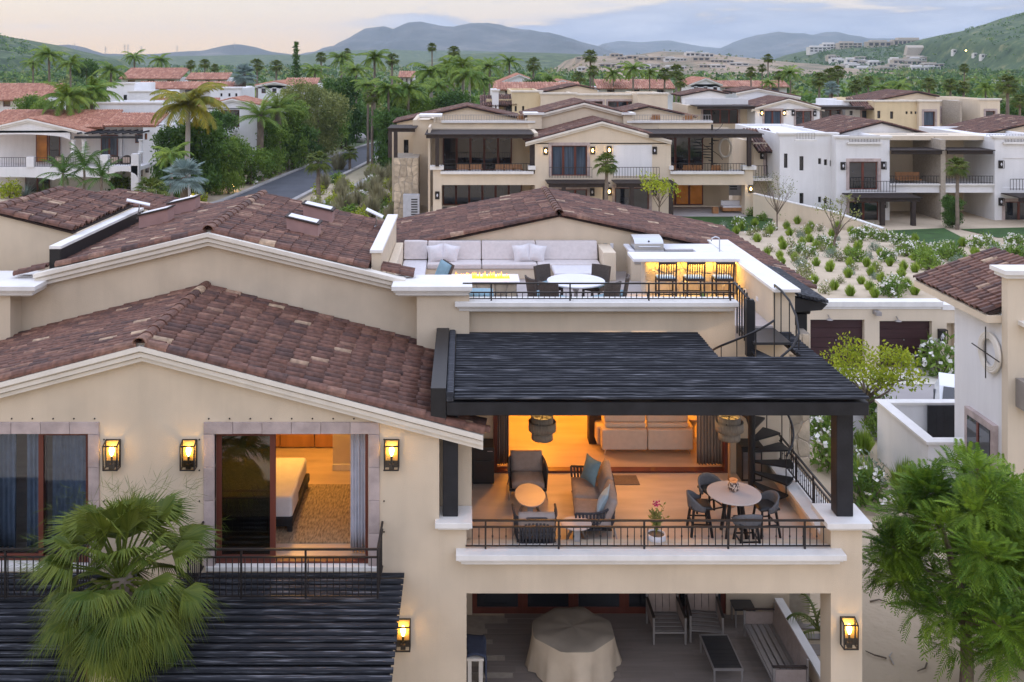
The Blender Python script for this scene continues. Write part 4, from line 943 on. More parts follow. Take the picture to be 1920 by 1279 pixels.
for x in (-.36, .36):
    for y in (-.36, .3): b = MB(); b.box(x - .03, x + .03, y - .03, y + .03, 0, .18); b.build('leg', M['wicker'], t, world=False)
t = thing('ottoman', 'low wicker ottoman with a blue seat behind the roof railing', 'ottoman', (.35, 23.95, ROOF))
b = MB(); b.box(-.42, .42, -.35, .35, .05, .5); b.build('frame', M['wicker'], t, world=False, bev=.02); cush(t, 'cushion', .8, .68, .14, (0, 0, .56), 'fab_blue')
fp = thing('fire_table', 'rectangular fire table of pale stone with a row of gas flames', 'fire pit', (.5, 25.5, ROOF), world=True)
b = MB(); b.box(-.42, 1.42, 25.13, 25.87, ROOF, ROOF + .53); b.build('core', M['mortar'], fp)
stones(fp, (-.42, 25.129, ROOF), (1, 0, 0), (0, 0, 1), (0, -1, 0), 1.84, .53, 7, 2, 8)
b = MB(); b.wall('x', -.5, 1.5, 25.05, 25.95, 0, .06, [(-.25, 1.25, 25.4, 25.62)]); vs = [(x, z, ROOF + .531 + y) for x, y, z in b.v]; b.v = vs; b.build('slab', M['counter'], fp)
b = MB(); b.box(-.25, 1.25, 25.4, 25.62, ROOF + .531, ROOF + .545); b.build('burner', M['black'], fp)
rr = random.Random(6)
for i in range(30):
    b = MB(); h = rr.uniform(.1, .22); b.lathe([(.01, 0), (.03, h * .25), (.022, h * .55), (.003, h)], (-.22 + 1.44 * i / 29, 25.51 + rr.uniform(-.05, .05), ROOF + .55), 6); b.build('flame', M['flame'], fp, smooth=True)
lamp((.1, 25.5, ROOF + .9), 4, (1, .5, .12), .12, 'fire_light'); lamp((.9, 25.5, ROOF + .9), 4, (1, .5, .12), .12, 'fire_light')
round_table('dining_table', 'round white dining table on the roof terrace ringed by wicker chairs', (2.95, 24.6, ROOF), .76, .76, .74, 'counter', pedestal, th=.05)
def wchair():
    t = thing('wicker_chair', 'x', 'chair', (0, 0, 0), 0, 'wicker chairs round the roof dining table')
    b = MB(); b.grid(lambda u, v: ((u - .5) * (.52 + .04 * v), .24 + .1 * v + .06 * (2*u - 1)**2 * -1, .30 + .62 * v), 8, 6); o = b.build('backrest', M['wicker'], t, world=False); o.modifiers.new('thickness', 'SOLIDIFY').thickness = .05
    b = MB(); b.box(-.27, .27, -.27, .24, .3, .42); b.build('seat', M['wicker'], t, world=False, bev=.02); cush(t, 'seat_cushion', .5, .5, .1, (0, -.02, .46), 'fab_blue')
    for x in (-.24, .24):
        for y in (-.24, .22): b = MB(); b.box(x - .025, x + .025, y - .025, y + .025, 0, .3); b.build('leg', M['wicker'], t, world=False)
    return t
w0 = wchair(); k = 0
for a, lab in ((200, 'wicker chair at the left of the roof dining table'), (128, 'wicker chair behind the roof table, on the left'), (52, 'wicker chair behind the roof table, on the right'), (-12, 'wicker chair at the right of the roof dining table'), (-52, 'wicker chair nearest the railing, right of the table'), (-128, 'wicker chair nearest the railing, left of the table')):
    o = w0 if k == 0 else copy_tree(w0); k += 1; a = R(a); o.location = (2.95 + 1.02 * math.cos(a), 24.6 + .98 * math.sin(a), ROOF); o.rotation_euler = (0, 0, a - R(90)); o['label'] = lab
# bar, grill and stools
bar = thing('bar_counter', 'stone fronted outdoor bar with white counter, sink and glowing strip underneath', 'bar', (6.2, 26.2, ROOF), world=True)
b = MB(); b.box(5.05, 7.58, 26.05, 26.6, ROOF, ROOF + .98); b.box(4.95, 5.6, 27.6, 28.5, ROOF, ROOF + .86); b.box(5.6, 7.58, 27.9, 28.5, ROOF, ROOF + .86); b.box(6.9, 7.58, 26.601, 27.899, ROOF, ROOF + .86); b.build('body', M['cream2'], bar)
stones(bar, (5.05, 26.049, ROOF), (1, 0, 0), (0, 0, 1), (0, -1, 0), 2.53, .97, 8, 3, 12)
b = MB(); b.box(4.66, 7.59, 25.68, 26.65, ROOF + .982, ROOF + 1.07); b.build('countertop', M['counter'], bar, bev=.01)
b = MB(); b.box(4.86, 5.03, 27.52, 28.5, ROOF + .862, ROOF + .93); b.box(5.97, 7.59, 27.75, 28.5, ROOF + .862, ROOF + .93); b.box(6.8, 7.59, 26.66, 27.749, ROOF + .862, ROOF + .93); b.build('countertop', M['counter'], bar, bev=.01)
b = MB(); b.box(6.95, 7.3, 26.9, 27.3, ROOF + .931, ROOF + .936); b.build('sink', M['charcoal'], bar)
b = MB(); b.tube([(7.42, 27.1, ROOF + .93), (7.42, 27.1, ROOF + 1.32), (7.40, 27.1, ROOF + 1.38), (7.3, 27.1, ROOF + 1.41), (7.2, 27.1, ROOF + 1.37), (7.18, 27.1, ROOF + 1.28)], .018, 8); b.build('faucet', M['steel'], bar, smooth=True)
b = MB(); b.box(5.1, 7.5, 25.98, 26.02, ROOF + .95, ROOF + .98); b.build('light_strip', M['glowbox'], bar)
l = bpy.data.lights.new('strip_light', 'AREA'); l.shape = 'RECTANGLE'; l.size = 2.4; l.size_y = .05; l.energy = 26; l.color = (1, .55, .08); o = bpy.data.objects.new('strip_light', l); COL.objects.link(o); o.location = (6.3, 25.93, ROOF + .93); o.rotation_euler = (R(-14), 0, 0)
g = thing('grill', 'stainless steel barbecue grill with a domed hood on the roof terrace counter', 'grill', (5.48, 28.0, ROOF + .5))
b = MB(); b.box(-.44, .44, -.42, .3, .0, .42); b.build('firebox', M['steel'], g, world=False, bev=.01)
b = MB(); n = 8; b.prism([(-.43, -.38, .425), (-.43, .3, .425), (-.43, .3, .6)] + [(-.43, .3 - .66 * math.sin(R(90) * i / n), .6 + .16 * math.cos(R(90) * i / n) - .0) for i in range(n + 1)], (.86, 0, 0)); b.build('hood', M['steel'], g, world=False)
b = MB(); b.tube([(-.32, -.43, .52), (.32, -.43, .52)], .016, 8); b.build('handle', M['steel'], g, world=False)
for x in (-.22, .02, .24): b = MB(); b.lathe([(.035, 0), (.03, .03)], n=12); o = b.build('knob', M['charcoal'], g, world=False); o.location = (x, -.421, .2); o.rotation_euler = (R(90), 0, 0)
b = MB(); b.lathe([(.03, 0), (.03, .01)], n=12); o = b.build('gauge', M['charcoal'], g, world=False); o.location = (0, -.32, .66); o.rotation_euler = (R(60), 0, 0)
b = MB(); b.box(6.05, 6.75, 27.8, 27.9, ROOF + .3, ROOF + .8)
t = thing('bar_fridge', 'dark glass drinks fridge under the rear counter by the grill', 'fridge', (6.4, 27.74, ROOF)); b = MB(); b.box(-.4, .4, -.05, .14, .1, .84); b.build('body', M['charcoal'], t, world=False); b = MB(); b.box(-.36, .36, -.07, -.051, .14, .8); b.build('door', M['dkglass'], t, world=False)
def bstool():
    t = thing('slatted_stool', 'x', 'stool', (0, 0, 0), 0, 'slatted stools along the bar')
    for x in (-.23, .23):
        b = MB(); b.bar((x, -.22, 0), (x, -.2, .62), .04); b.bar((x, -.2, .62), (x, -.27, 1.13), .04); b.build('leg', M['brownslat'], t, world=False); b = MB(); b.bar((x, .2, 0), (x, .2, .62), .04); b.build('leg', M['brownslat'], t, world=False)
    for i in range(6): x = -.16 + .064 * i; b = MB(); b.bar((x, -.205, .68), (x, -.262, 1.08), .024, .015); b.build('slat', M['brownslat'], t, world=False)
    b = MB(); b.bar((-.25, -.265, 1.1), (.25, -.265, 1.1), .04, .06); b.bar((-.25, -.205, .66), (.25, -.205, .66), .03, .04); b.build('rail', M['brownslat'], t, world=False)
    b = MB(); b.box(-.25, .25, -.22, .23, .6, .64); b.build('seat', M['brownslat'], t, world=False); cush(t, 'cushion', .46, .42, .07, (0, 0, .67), 'fab_sky')
    b = MB(); b.bar((-.23, -.21, .25), (.23, -.21, .25), .03); b.bar((-.23, .2, .25), (.23, .2, .25), .03); b.bar((-.23, -.21, .25), (-.23, .2, .25), .03); b.bar((.23, -.21, .25), (.23, .2, .25), .03); b.build('foot_rail', M['brownslat'], t, world=False)
    return t
q0 = bstool()
for i, (x, lab) in enumerate(((5.46, 'left stool of the three at the glowing bar'), (6.22, 'middle stool of the three at the glowing bar'), (7.0, 'right stool of the three at the glowing bar, by the parapet'))):
    o = q0 if i == 0 else copy_tree(q0); o.location = (x, 25.25, ROOF); o['label'] = lab
t = thing('potted_agave', 'small spiky potted plant between the bar stools and the railing', 'plant', (6.1, 23.75, ROOF)); b = MB(); b.lathe([(.13, 0), (.17, .3), (.15, .3), (.15, .26)], n=14); b.build('pot', M['charcoal'], t, world=False)
b = MB(); rr = random.Random(1)
for i in range(16): a = rr.uniform(0, 6.28); q = Vector((0, 0, .28)); d = Vector((math.cos(a), math.sin(a), rr.uniform(.8, 2))).normalized(); s_ = d.cross(Vector((0, 0, 1))).normalized(); b.add([q - s_ * .025, q + s_ * .025, q + d * .42], [(0, 1, 2)])
b.build('leaves', M['leaf_mid'], t, world=False)
for i, (u, v) in enumerate(((1135, 461), (1147, 461), (1398, 545), (1420, 560))):
    t = thing('wall_switch', ('small grey switch plate on the gable wall above the sofa', 'small white switch plate beside the grey one above the sofa', 'small lit step light on the parapet by the stair gate', 'small white socket low on the parapet by the stair')[i], 'switch', (0, 0, 0))
    if i < 2: p = P(u, v, Y=28.89); b = MB(); b.box(-.05, .05, -.02, 0, -.08, .08)
    else: p = P(u, v, Y=7.6 * FPX / (u - CU)); b = MB(); b.box(-.02, 0, -.07, .07, -.05, .05)
    t.location = p; b.build('plate', M['steel'] if i == 0 else M['counter'], t, world=False)
# flat antenna dish on the roof
t = thing('antenna', 'flat white antenna panel on a pole above the left roof parapet', 'antenna', (-9.95, 28.4, 8.4))
b = MB(); b.tube([(0, 0, 0), (.1, 0, .5)], .02, 6); b.tube([(.1, 0, .25), (.3, -.1, 0)], .012, 5); b.build('pole', M['steel'], t, world=False); b = MB(); b.bar((-.28, -.1, .6), (.36, .1, .42), .42, .03); b.build('panel', M['counter'], t, world=False)
t = thing('antenna', 'flat pale antenna panel leaning behind the tall roof parapet', 'antenna', (-2.65, 28.2, 8.0)); b = MB(); b.tube([(0, 0, 0), (0, 0, .55)], .02, 6); b.tube([(0, 0, .25), (-.25, -.15, 0)], .012, 5); b.build('pole', M['steel'], t, world=False); b = MB(); b.bar((-.3, 0, .74), (.2, 0, .5), .4, .03); b.build('panel', M['counter'], t, world=False)

# ---------------------------------------------------------------- ground floor patio
t = thing('covered_table', 'patio table hidden under a beige canvas cover with hanging folds', 'table', (2.45, 21.05, PAT))
b = MB(); n = 48; rings = [(.0, .88), (.35, .88), (.75, .86), (.93, .84), (1.0, .80), (1.015, .62), (1.03, .4), (1.06, .15), (1.08, 0)]
def oct_(a): 
    return 1 / max(abs(math.cos(a)), abs(math.sin(a)), (abs(math.cos(a)) + abs(math.sin(a))) / 1.37)
vs = []
for ri, (r, z) in enumerate(rings):
    for j in range(n):
        a = 2 * math.pi * j / n; k = oct_(a); drop = max(0, (.8 - z) / .8); f = 1 + drop * (.13 * math.sin(a * 8 + 1) * (1 + .6 * math.sin(a * 3)) + .05 * math.sin(a * 19))
        vs.append((r * k * f * .90 * math.cos(a), r * k * f * .82 * math.sin(a), z + (r * (.03 * math.sin(a * 3 + r * 4) + .015 * math.sin(a * 7)) if 0 < ri < 4 else 0) + (0 if z > .05 else .03 * abs(math.sin(a * 4)))))
fs = [(i*n+j, i*n+(j+1) % n, (i+1)*n+(j+1) % n, (i+1)*n+j) for i in range(len(rings)-1) for j in range(n)]
b.add(vs, [f for f in fs if f[0] < 4 * n]); b.build('cover_top', M['cover_t'], t, smooth=True, world=False)
b = MB(); b.add(vs, [f for f in fs if f[0] >= 4 * n]); b.build('cover_skirt', M['cover'], t, smooth=True, world=False)
def pchair(label, loc, rz, w=.74, d=.82, group='aluminium patio chairs', name='patio_chair', cat='chair'):
    t = thing(name, label, cat, loc, rz, group); hw, hd = w/2, d/2
    for x in (-hw, hw):
        for y in (-hd, hd): b = MB(); b.box(x - .022, x + .022, y - .022, y + .022, 0, .62 if y < 0 else .8); b.build('leg', M['aluminium'], t, world=False)
        b = MB(); b.bar((x, -hd - .03, .64), (x, hd, .64), .06, .03); b.build('armrest', M['brownslat'], t, world=False)
        b = MB(); b.box(x - .012, x + .012, -hd + .03, hd - .03, .3, .58); b.build('side_panel', M['fab_grey'], t, world=False)
    b = MB(); b.bar((-hw, -hd, .28), (hw, -hd, .28), .04); b.bar((-hw, hd, .28), (hw, hd, .28), .04); b.build('rail', M['aluminium'], t, world=False)
    n = max(4, int(w / .17))
    for i in range(5): y = -hd + .08 + i * (d - .16) / 4; b = MB(); b.box(-hw + .03, hw - .03, y - .05, y + .05, .28, .305); b.build('slat', M['aluminium'], t, world=False)
    for i in range(n): x0 = -hw + .03 + (w - .06) * i / n; b = MB(); b.bar((x0 + (w - .06) / n / 2, hd - .06, .32), (x0 + (w - .06) / n / 2, hd + .02, .84), (w - .06) / n - .012, .02, up=(0, 1, 0)); b.build('back_panel', M['fab_grey'], t, world=False)
    return t
a = pchair('grey patio armchair left of the pair facing out from the glass doors', (4.80, 22.2, PAT), 0)
copy_tree(a, loc=(5.72, 22.25, PAT), rz=R(-6), label='grey patio armchair right of the pair facing out from the glass doors')
copy_tree(a, loc=(4.85, 18.98, PAT), rz=R(172), label='grey patio armchair seen only by its arm tips at the bottom edge')
copy_tree(a, loc=(5.85, 18.98, PAT), rz=R(186), label='grey patio armchair at the bottom edge below the coffee table')
t = pchair('long slatted aluminium bench along the right edge of the patio', (7.0, 21.05, PAT), R(-90), 2.1, .72, None, 'patio_bench', 'bench')
t = thing('coffee_table', 'low dark topped table in front of the patio bench', 'table', (5.75, 20.9, PAT))
for i in range(9): b = MB(); b.box(-.3, .3, -.58 + i * .13, -.46 + i * .13, .38, .4); b.build('slat', M['charcoal'], t, world=False)
b = MB(); b.wall('x', -.33, .33, -.61, .61, 0, .05, [(-.3, .3, -.585, .585)]); b.v = [(x, z, .36 + y) for x, y, z in b.v]; b.build('frame', M['aluminium'], t, world=False)
for x in (-.3, .3):
    for y in (-.58, .58): b = MB(); b.box(x - .02, x + .02, y - .02, y + .02, 0, .36); b.build('leg', M['aluminium'], t, world=False)
t = thing('corner_table', 'small dark square table in the back corner of the patio', 'table', (6.75, 22.6, PAT)); b = MB(); b.box(-.25, .25, -.2, .2, .42, .46); b.build('tabletop', M['charcoal'], t, world=False)
for x in (-.22, .22):
    for y in (-.17, .17): b = MB(); b.box(x - .02, x + .02, y - .02, y + .02, 0, .42); b.build('leg', M['aluminium'], t, world=False)
t = thing('kerb_wall', 'low pale wall closing the right side of the patio', 'wall', (7.72, 21, PAT)); b = MB(); b.box(-.08, .08, -1.6, 1.9, 0, .38); b.build('body', M['cream'], t, world=False); b = MB(); b.box(-.1, .1, -1.61, 1.91, .381, .44); b.build('coping', M['trim'], t, world=False)
t = thing('towel_stand', 'pale wooden stand draped with a navy towel at the left of the patio', 'stand', (.22, 20.2, PAT))
for x, y in ((-.1, -.35), (.14, -.35), (-.1, .3), (.14, .3)): b = MB(); b.box(x - .04, x + .04, y - .04, y + .04, 0, .9); b.build('leg', M['trim2'], t, world=False)
b = MB(); b.box(-.16, .2, -.42, .38, .901, .95); b.build('shelf', M['trim2'], t, world=False)
b = MB(); b.grid(lambda u, v: (-.17 + .42 * min(1, u * 1.6) + .02 * math.sin(v * 9), -.42 + .8 * v + .03 * math.sin(u * 6), .99 + .10 * math.sin(u * 5 + v * 3) * .4 - max(0, u - .62) * 1.5), 12, 10); o = b.build('towel', M['towel'], None, smooth=True, loc=(.22, 20.2, PAT)); o.modifiers.new('thickness', 'SOLIDIFY').thickness = .02; tag(o, 'rumpled navy towel hanging over the pale stand on the patio', 'towel')

# ---------------------------------------------------------------- other buildings
TLo = tile_mesh(.52, .105, .12, 3, .9); TBig = tile_mesh(1.0, .17, .19, 2, .7)
RW = {}
def slope(root, P0, Rv, Lr, Sv, Ls, m='tile', big=False, name='roof'):
    P0, Rv, Sv = Vector(P0), Vector(Rv).normalized(), Vector(Sv).normalized(); N = Sv.cross(Rv); N = -N if N.z < 0 else N
    b = MB(); q = [P0, P0 + Rv * Lr, P0 + Rv * Lr + Sv * Ls, P0 + Sv * Ls]; b.prism([p - N * .12 for p in q], N * .1)
    o = b.build(name, M['deckdark' if m == 'tile' else 'redtile'], root)
    tag(join_tiles(TBig if big else TLo, slope_frames(P0, Rv, Lr, Sv, Ls, .38 if big else .25, .8 if big else .42, .6)).build('roof_tiles', M[m], root), kind='stuff'); return o
def gable(root, xa, za, xl, xr, y0, y1, k, m='tile', wall=None, zb=0, rake='trim2', big=False, mould=True):
    """gable with its ridge along Y: two tiled slopes, gable wall and white rake mouldings"""
    kk = math.hypot(1, k); dl, dr = xa - xl, xr - xa
    slope(root, (xa, y0 - .25, za), (0, 1, 0), y1 - y0 + .25, (-1, 0, -k), dl * kk, m, big); slope(root, (xa, y0 - .25, za), (0, 1, 0), y1 - y0 + .25, (1, 0, -k), dr * kk, m, big)
    if wall:
        b = MB(); b.prism([(xl + .3, y0, zb), (xr - .3, y0, zb), (xr - .3, y0, za - k * (dr - .3) - .15), (xa, y0, za - .15), (xl + .3, y0, za - k * (dl - .3) - .15)], (0, .3, 0)); b.build('gable_wall', M[wall], root)
    if mould:
        b = MB(); z = 0
        for h, pr in ((.16, .34), (.18, .2)): chevron(b, xl, za - k*dl - .06 - z, xa, za - .06 - z, xr, za - k*dr - .06 - z, h, y0 - pr, y0 - .003); z += h
        b.build('rake_moulding', M[rake], root)
def block(root, Y, u0, u1, vt, zb, depth, m, holes=(), roof=True, cap=None, frame='cantera', back=True, th=.3):
    """a box of walls whose front shows u0..u1 with top at vt; holes (u0,u1,v0,v1,kind) get frames and panes"""
    x0, x1, zt = PX(u0, Y), PX(u1, Y), PZ(vt, Y); hs = [(PX(h[0], Y), PX(h[1], Y), PZ(h[3], Y), PZ(h[2], Y)) for h in holes]
    b = MB(); b.wall('x', x0, x1, zb, zt, Y, Y + th, hs)
    if back:
        b.box(x0, x0 + .3, Y + th, Y + depth, zb, zt); b.box(x1 - .3, x1, Y + th, Y + depth, zb, zt); b.box(x0 + .3, x1 - .3, Y + depth - .3, Y + depth, zb, zt)
        if roof: b.box(x0 + .3, x1 - .3, Y + th, Y + depth - .3, zt - .5, zt - .2)
    b.build('wall', M[m], root)
    if cap: b = MB(); b.wall('x', x0 - .15, x1 + .15, 0, 1, 0, 1); b = MB(); b.box(x0 - .15, x1 + .15, Y - .15, Y + th + .1, zt, zt + .14); b.box(x0 - .07, x1 + .07, Y - .07, Y + th, zt - .1, zt - .001); b.build('coping', M[cap], root)
    for h, q in zip(holes, hs): opening(root, q, Y, h[4] if len(h) > 4 else 'door', frame)
def opening(root, q, Y, kind, frame):
    x0, x1, z0, z1 = q
    if kind == 'open': return
    wdt = x1 - x0; n = max(1, round(wdt / 1.1)) if kind in ('door', 'lit', 'blue') else 1
    if kind == 'shutter':
        b = MB(); n = 6
        b.box(x0, x1, Y + .05, Y + .1, z0, z1); b.build('shutter', M['white'], root); return
    b = MB(); fw = .09
    for i in range(n): b.wall('x', x0 + wdt * i / n, x0 + wdt * (i + 1) / n, z0, z1, Y + .14, Y + .2, [(x0 + wdt * i / n + fw, x0 + wdt * (i + 1) / n - fw, z0 + fw, z1 - fw)])
    f = b.build('window', M['wood_red' if kind != 'small' else 'iron'], root)
    b = MB(); b.box(x0 + fw * .5, x1 - fw * .5, Y + .165, Y + .175, z0 + fw * .5, z1 - fw * .5); b.build('pane', M[{'lit': 'litglass', 'blue': 'blueglass'}.get(kind, 'dkglass')], f)
    if kind in ('door', 'blue') and frame:
        b = MB(); b.wall('x', x0 - .22, x1 + .22, z0, z1 + .24, Y - .05, Y + .05, [(x0, x1, z0 - 1, z1)]); b.build('stone_surround', M[frame], root)
M['litglass'] = mat('lit_interior_glass', (.10, .04, .012), .15, .6, .8, 0, emit=(1, .34, .05), estr=.05, col2=(.4, .16, .04))
M['blueglass'] = mat('curtained_blue_glass', (.05, .07, .10), .15, .5, 2, stretch=(4, 1, .2))
M['ltmetal'] = mat('light_grey_metal', (.42, .43, .46), .5, .1)
def simple_rail(root, x0, x1, y, z, h=.9, n=None, m='iron'):
    b = MB(); b.box(x0, x1, y - .02, y + .02, z + h - .04, z + h); b.build('rail', M[m], root); b = MB(); b.box(x0, x1, y - .015, y + .015, z + .06, z + .09); b.build('railing', M[m], root)
    n = n or max(2, int((x1 - x0) / .22)); b = MB()
    for i in range(n + 1): x = x0 + (x1 - x0) * i / n; b.box(x - .014, x + .014, y - .014, y + .014, z, z + h - .045)
    tag(b.build('balusters', M[m], root), kind='stuff')
def slatroof(root, x0, x1, y0, y1, z, posts=(), zb=0, m='brownslat'):
    b = MB(); n = int((y1 - y0) / .2)
    for i in range(n): y = y0 + (y1 - y0) * i / n; b.box(x0, x1, y, y + .15, z - .05, z + .02)
    tag(b.build('pergola_slats', M[m], root), kind='stuff')
    b = MB(); b.box(x0 + .1, x1 - .1, y0 + .15, y0 + .35, z - .32, z - .052); b.build('beam', M['brownslat'], root)
    for x in posts: b = MB(); b.box(x - .15, x + .15, y0 + .12, y0 + .42, zb, z - .322); b.build('post', M['brownslat'], root)
def small_lantern(root, u, v, Y, lit):
    x, z = PX(u, Y), PZ(v, Y); b = MB(); b.box(x - .17, x + .17, Y - .05, Y - .001, z - .3, z + .3); b.box(x - .17, x + .17, Y - .24, Y - .2, z - .3, z - .27); b.box(x - .17, x + .17, Y - .24, Y - .06, z + .26, z + .3)
    for s in (-.16, .16): b.box(x + s - .015, x + s + .015, Y - .24, Y - .21, z - .27, z + .26)
    o = b.build('lantern', M['iron'], root); b = MB(); b.lathe([(.03, -.12), (.075, 0), (.02, .13)], (x, Y - .13, z), 8); b.build('bulb', M['bulb' if lit else 'counter'], o)
def farchair(root_label, x, y, z, rz=0, w=.7, group=None):
    t = thing('teak_chair', root_label, 'chair', (x, y, z), rz, group)
    b = MB(); b.box(-w/2, w/2, -.3, .3, .26, .32); b.build('seat', M['teak'], t, world=False); b = MB(); b.bar((0, .28, .3), (0, .4, .85), w, .05); b.build('backrest', M['teak'], t, world=False)
    b = MB(); b.box(-w/2 + .04, w/2 - .04, -.28, .26, .321, .43); b.build('cushion', M['fab_pale'], t, world=False)
    for sx in (-1, 1):
        b = MB(); b.box(sx * w/2 - .03, sx * w/2 + .03, -.32, .34, .52, .57); b.build('armrest', M['teak'], t, world=False)
        for y_ in (-.28, .3): b = MB(); b.box(sx * w/2 - .03, sx * w/2 + .03, y_ - .03, y_ + .03, 0, .519); b.build('leg', M['teak'], t, world=False)
    return t
# ---- the two-terrace house across the planted slope
Yc = 74.0; zc = PZ(403, Yc)
cb = thing('duplex_house', 'cream two-storey house with twin roof terraces and brown timber pergolas behind the front villa', 'house', (PX(1100, Yc), Yc, zc), world=True)
X = lambda u, Y=Yc: PX(u, Y)
Z = lambda v, Y=Yc: PZ(v, Y)
block(cb, Yc, 1003, 1258, 268, zc, 14, 'cream2', [(1034, 1101, 273, 330, 'blue'), (1150, 1223, 271, 330, 'shutter'), (1034, 1101, 355, 400), (1153, 1217, 352, 400)])
gable(cb, X(1128), Z(226), X(985), X(1258), Yc, Yc + 6, .27, 'tile', 'cream2', Z(270))
for u0, u1 in ((812, 828), (1397, 1412)): block(cb, Yc, u0, u1, 318, zc, 1.0, 'cream2', back=True, roof=False)
for u0, u1 in ((828, 1003), (1258, 1397)):
    b = MB(); b.box(X(u0), X(u1), Yc, Yc + .4, Z(347), Z(326)); b.box(X(u0), X(u1), Yc + .4, Yc + 4.5, Z(345), Z(334)); b.build('floor_beam', M['cream2'], cb)
    b = MB(); b.box(X(u0 - 2), X(u1 - 3), Yc - .25, Yc + .3, Z(326), Z(321)); b.build('ledge', M['trim'], cb)
    simple_rail(cb, X(u0), X(u1), Yc + .05, Z(321), .62)
for u0, u1 in ((806, 832), (990, 1004), (1254, 1262), (1392, 1417)): b = MB(); b.box(X(u0), X(u1), Yc - .2, Yc + .6, Z(318), Z(311)); b.build('pier_cap', M['trim'], cb)
Yb = Yc + 4.5
b = MB(); b.box(X(800, Yc), X(1003), Yb, Yb + .3, zc, Z(240, Yb)); b.build('rear_wall', M['cream2'], cb); b = MB(); b.box(X(1258), X(1397), Yb, Yb + .3, zc, Z(240, Yb)); b.build('rear_wall', M['cream2'], cb); b = MB(); b.box(X(1003)-.02, X(1003)+.28, Yc + .3, Yb, zc, Z(250)); b.build('side_wall', M['cream2'], cb); b = MB(); b.box(X(1258) - .28, X(1258) + .02, Yc + .3, Yb, zc, Z(250)); b.build('side_wall', M['cream2'], cb); b = MB(); b.box(X(802), X(806), Yb - 3.8, Yb, zc, Z(240)); b.build('rear_wall', M['cream2'], cb)
for q, kind in (((X(828), X(985), zc + .1, Z(345)), 'door'), ((X(828), X(965), Z(332), Z(258)), 'door'), ((X(1262), X(1345), zc + .1, Z(342)), 'lit'), ((X(1262), X(1345), Z(330), Z(258)), 'door')): opening(cb, q, Yb - .25, kind, None)
slatroof(cb, X(797), X(1000), Yc - .6, Yb, Z(251), (X(820),), Z(311), 'brownslat'); slatroof(cb, X(1213), X(1428), Yc - .6, Yb, Z(250), (X(1402),), Z(311))
b = MB(); b.box(X(994), X(1003), Yc + .1, Yc + .4, Z(312), Z(262)); b.build('post', M['brownslat'], cb)
for u0, u1 in ((800, 1012), (1190, 1366)):
    b = MB(); b.box(X(u0), X(u1), Yb + .31, Yb + .6, Z(250), Z(238)); b.build('parapet', M['cream2'], cb); b = MB(); b.box(X(u0 + 25 if u0 < 900 else u0 + 5), X(u1), Yb + .1, Yb + .6, Z(238), Z(234)); b.build('ledge', M['trim'], cb)
    simple_rail(cb, X(u0 + 5), X(u1 - 2), Yb + .45, Z(234), .5, m='aluminium')
b = MB(); b.box(X(997), X(1025), Yb + .2, Yb + 2, Z(250), Z(222)); b.box(X(1188), X(1205), Yb + .2, Yb + 2, Z(250), Z(222)); b.build('pier', M['cream2'], cb)
b = MB(); b.box(X(990), X(1030), Yb, Yb + 2.1, Z(222), Z(218)); b.box(X(1184), X(1212), Yb, Yb + 2.1, Z(222), Z(218)); b.box(X(780), X(826), Yb - .2, Yb + 2.5, Z(226), Z(222)); b.build('pier_cap', M['trim'], cb)
block(cb, Yb + .4, 774, 812, 225, zc, 8, 'cream2'); block(cb, Yc + 7, 735, 776, 243, zc, 5, 'cream2', [(757, 766, 262, 297, 'small')])
gable(cb, PX(1097, Yb), PZ(192, Yb), PX(985, Yb), PX(1188, Yb), Yb + .7, Yb + 8, .255, 'tile', 'cream2', Z(262))
gable(cb, PX(877, Yb + 7), PZ(199, Yb + 7), PX(738, Yb + 7), PX(975, Yb + 7), Yb + 7, Yb + 13, .22, 'tile', 'cream2', Z(262), mould=False)
gable(cb, PX(1215, Yb + 7), PZ(199, Yb + 7), PX(1165, Yb + 7), PX(1305, Yb + 7), Yb + 7, Yb + 12, .22, 'tile', 'cream2', Z(262), mould=False)
for u0, u1 in ((1022, 1136), (1146, 1257)): slatroof(cb, X(u0), X(u1), Yc - 2.2, Yc, Z(337), (X(u0 + 30), X(u1 - 9)), zc)
for u0, u1 in ((1028, 1107), (1147, 1232)): simple_rail(cb, X(u0), X(u1), Yc - .9, Z(331), .85)
for u, v, l in ((1023, 283, 1), (1111, 282, 1), (1142, 281, 1), (1227, 282, 0), (1110, 360, 0), (1227, 359, 0), (1142, 359, 1), (820, 366, 0), (1407, 354, 1)): small_lantern(cb, u, v, Yc, l)
b = MB(); b.box(X(828), X(1397), Yc - .6, Yb - .3, zc - .3, zc); b.build('patio', M['concrete'], cb)
sw = thing('stone_wall', 'tall wall clad in pale stone at the left end of the twin terrace house', 'wall', (X(760), Yc + 2, zc - .6), world=True)
b = MB(); b.box(X(735), X(782), Yc + 2.0, Yc + 6, zc - .6, Z(301)); b.build('core', M['mortar'], sw); stones(sw, (X(735), Yc + 1.999, zc - .6), (1, 0, 0), (0, 0, 1), (0, -1, 0), X(782) - X(735), Z(301) - zc + .6, 4, 7, 21, .04, gap=.02)
q = thing('pergola', 'small dark pergola on tall posts at the left end of the twin terrace house', 'pergola', (X(750), Yc + 3, zc), world=True); slatroof(q, X(722), X(778), Yc + 2, Yc + 6, Z(244), (X(727), X(738)), Z(301))
for i, (u, w_) in enumerate(((868, .95), (893, .95), (938, .7), (956, .7), (973, .7))):
    farchair(('left white cushioned chair of the pair on the left upper terrace', 'right white cushioned chair of the pair on the left upper terrace', 'teak chair left of the small group by the pier on the upper terrace', 'middle teak chair of the small group on the left upper terrace', 'teak chair nearest the pier on the left upper terrace')[i], X(u), Yc + 1.4, Z(333), R(180 if i < 0 else 0), w_, 'teak chairs on the twin terrace house')
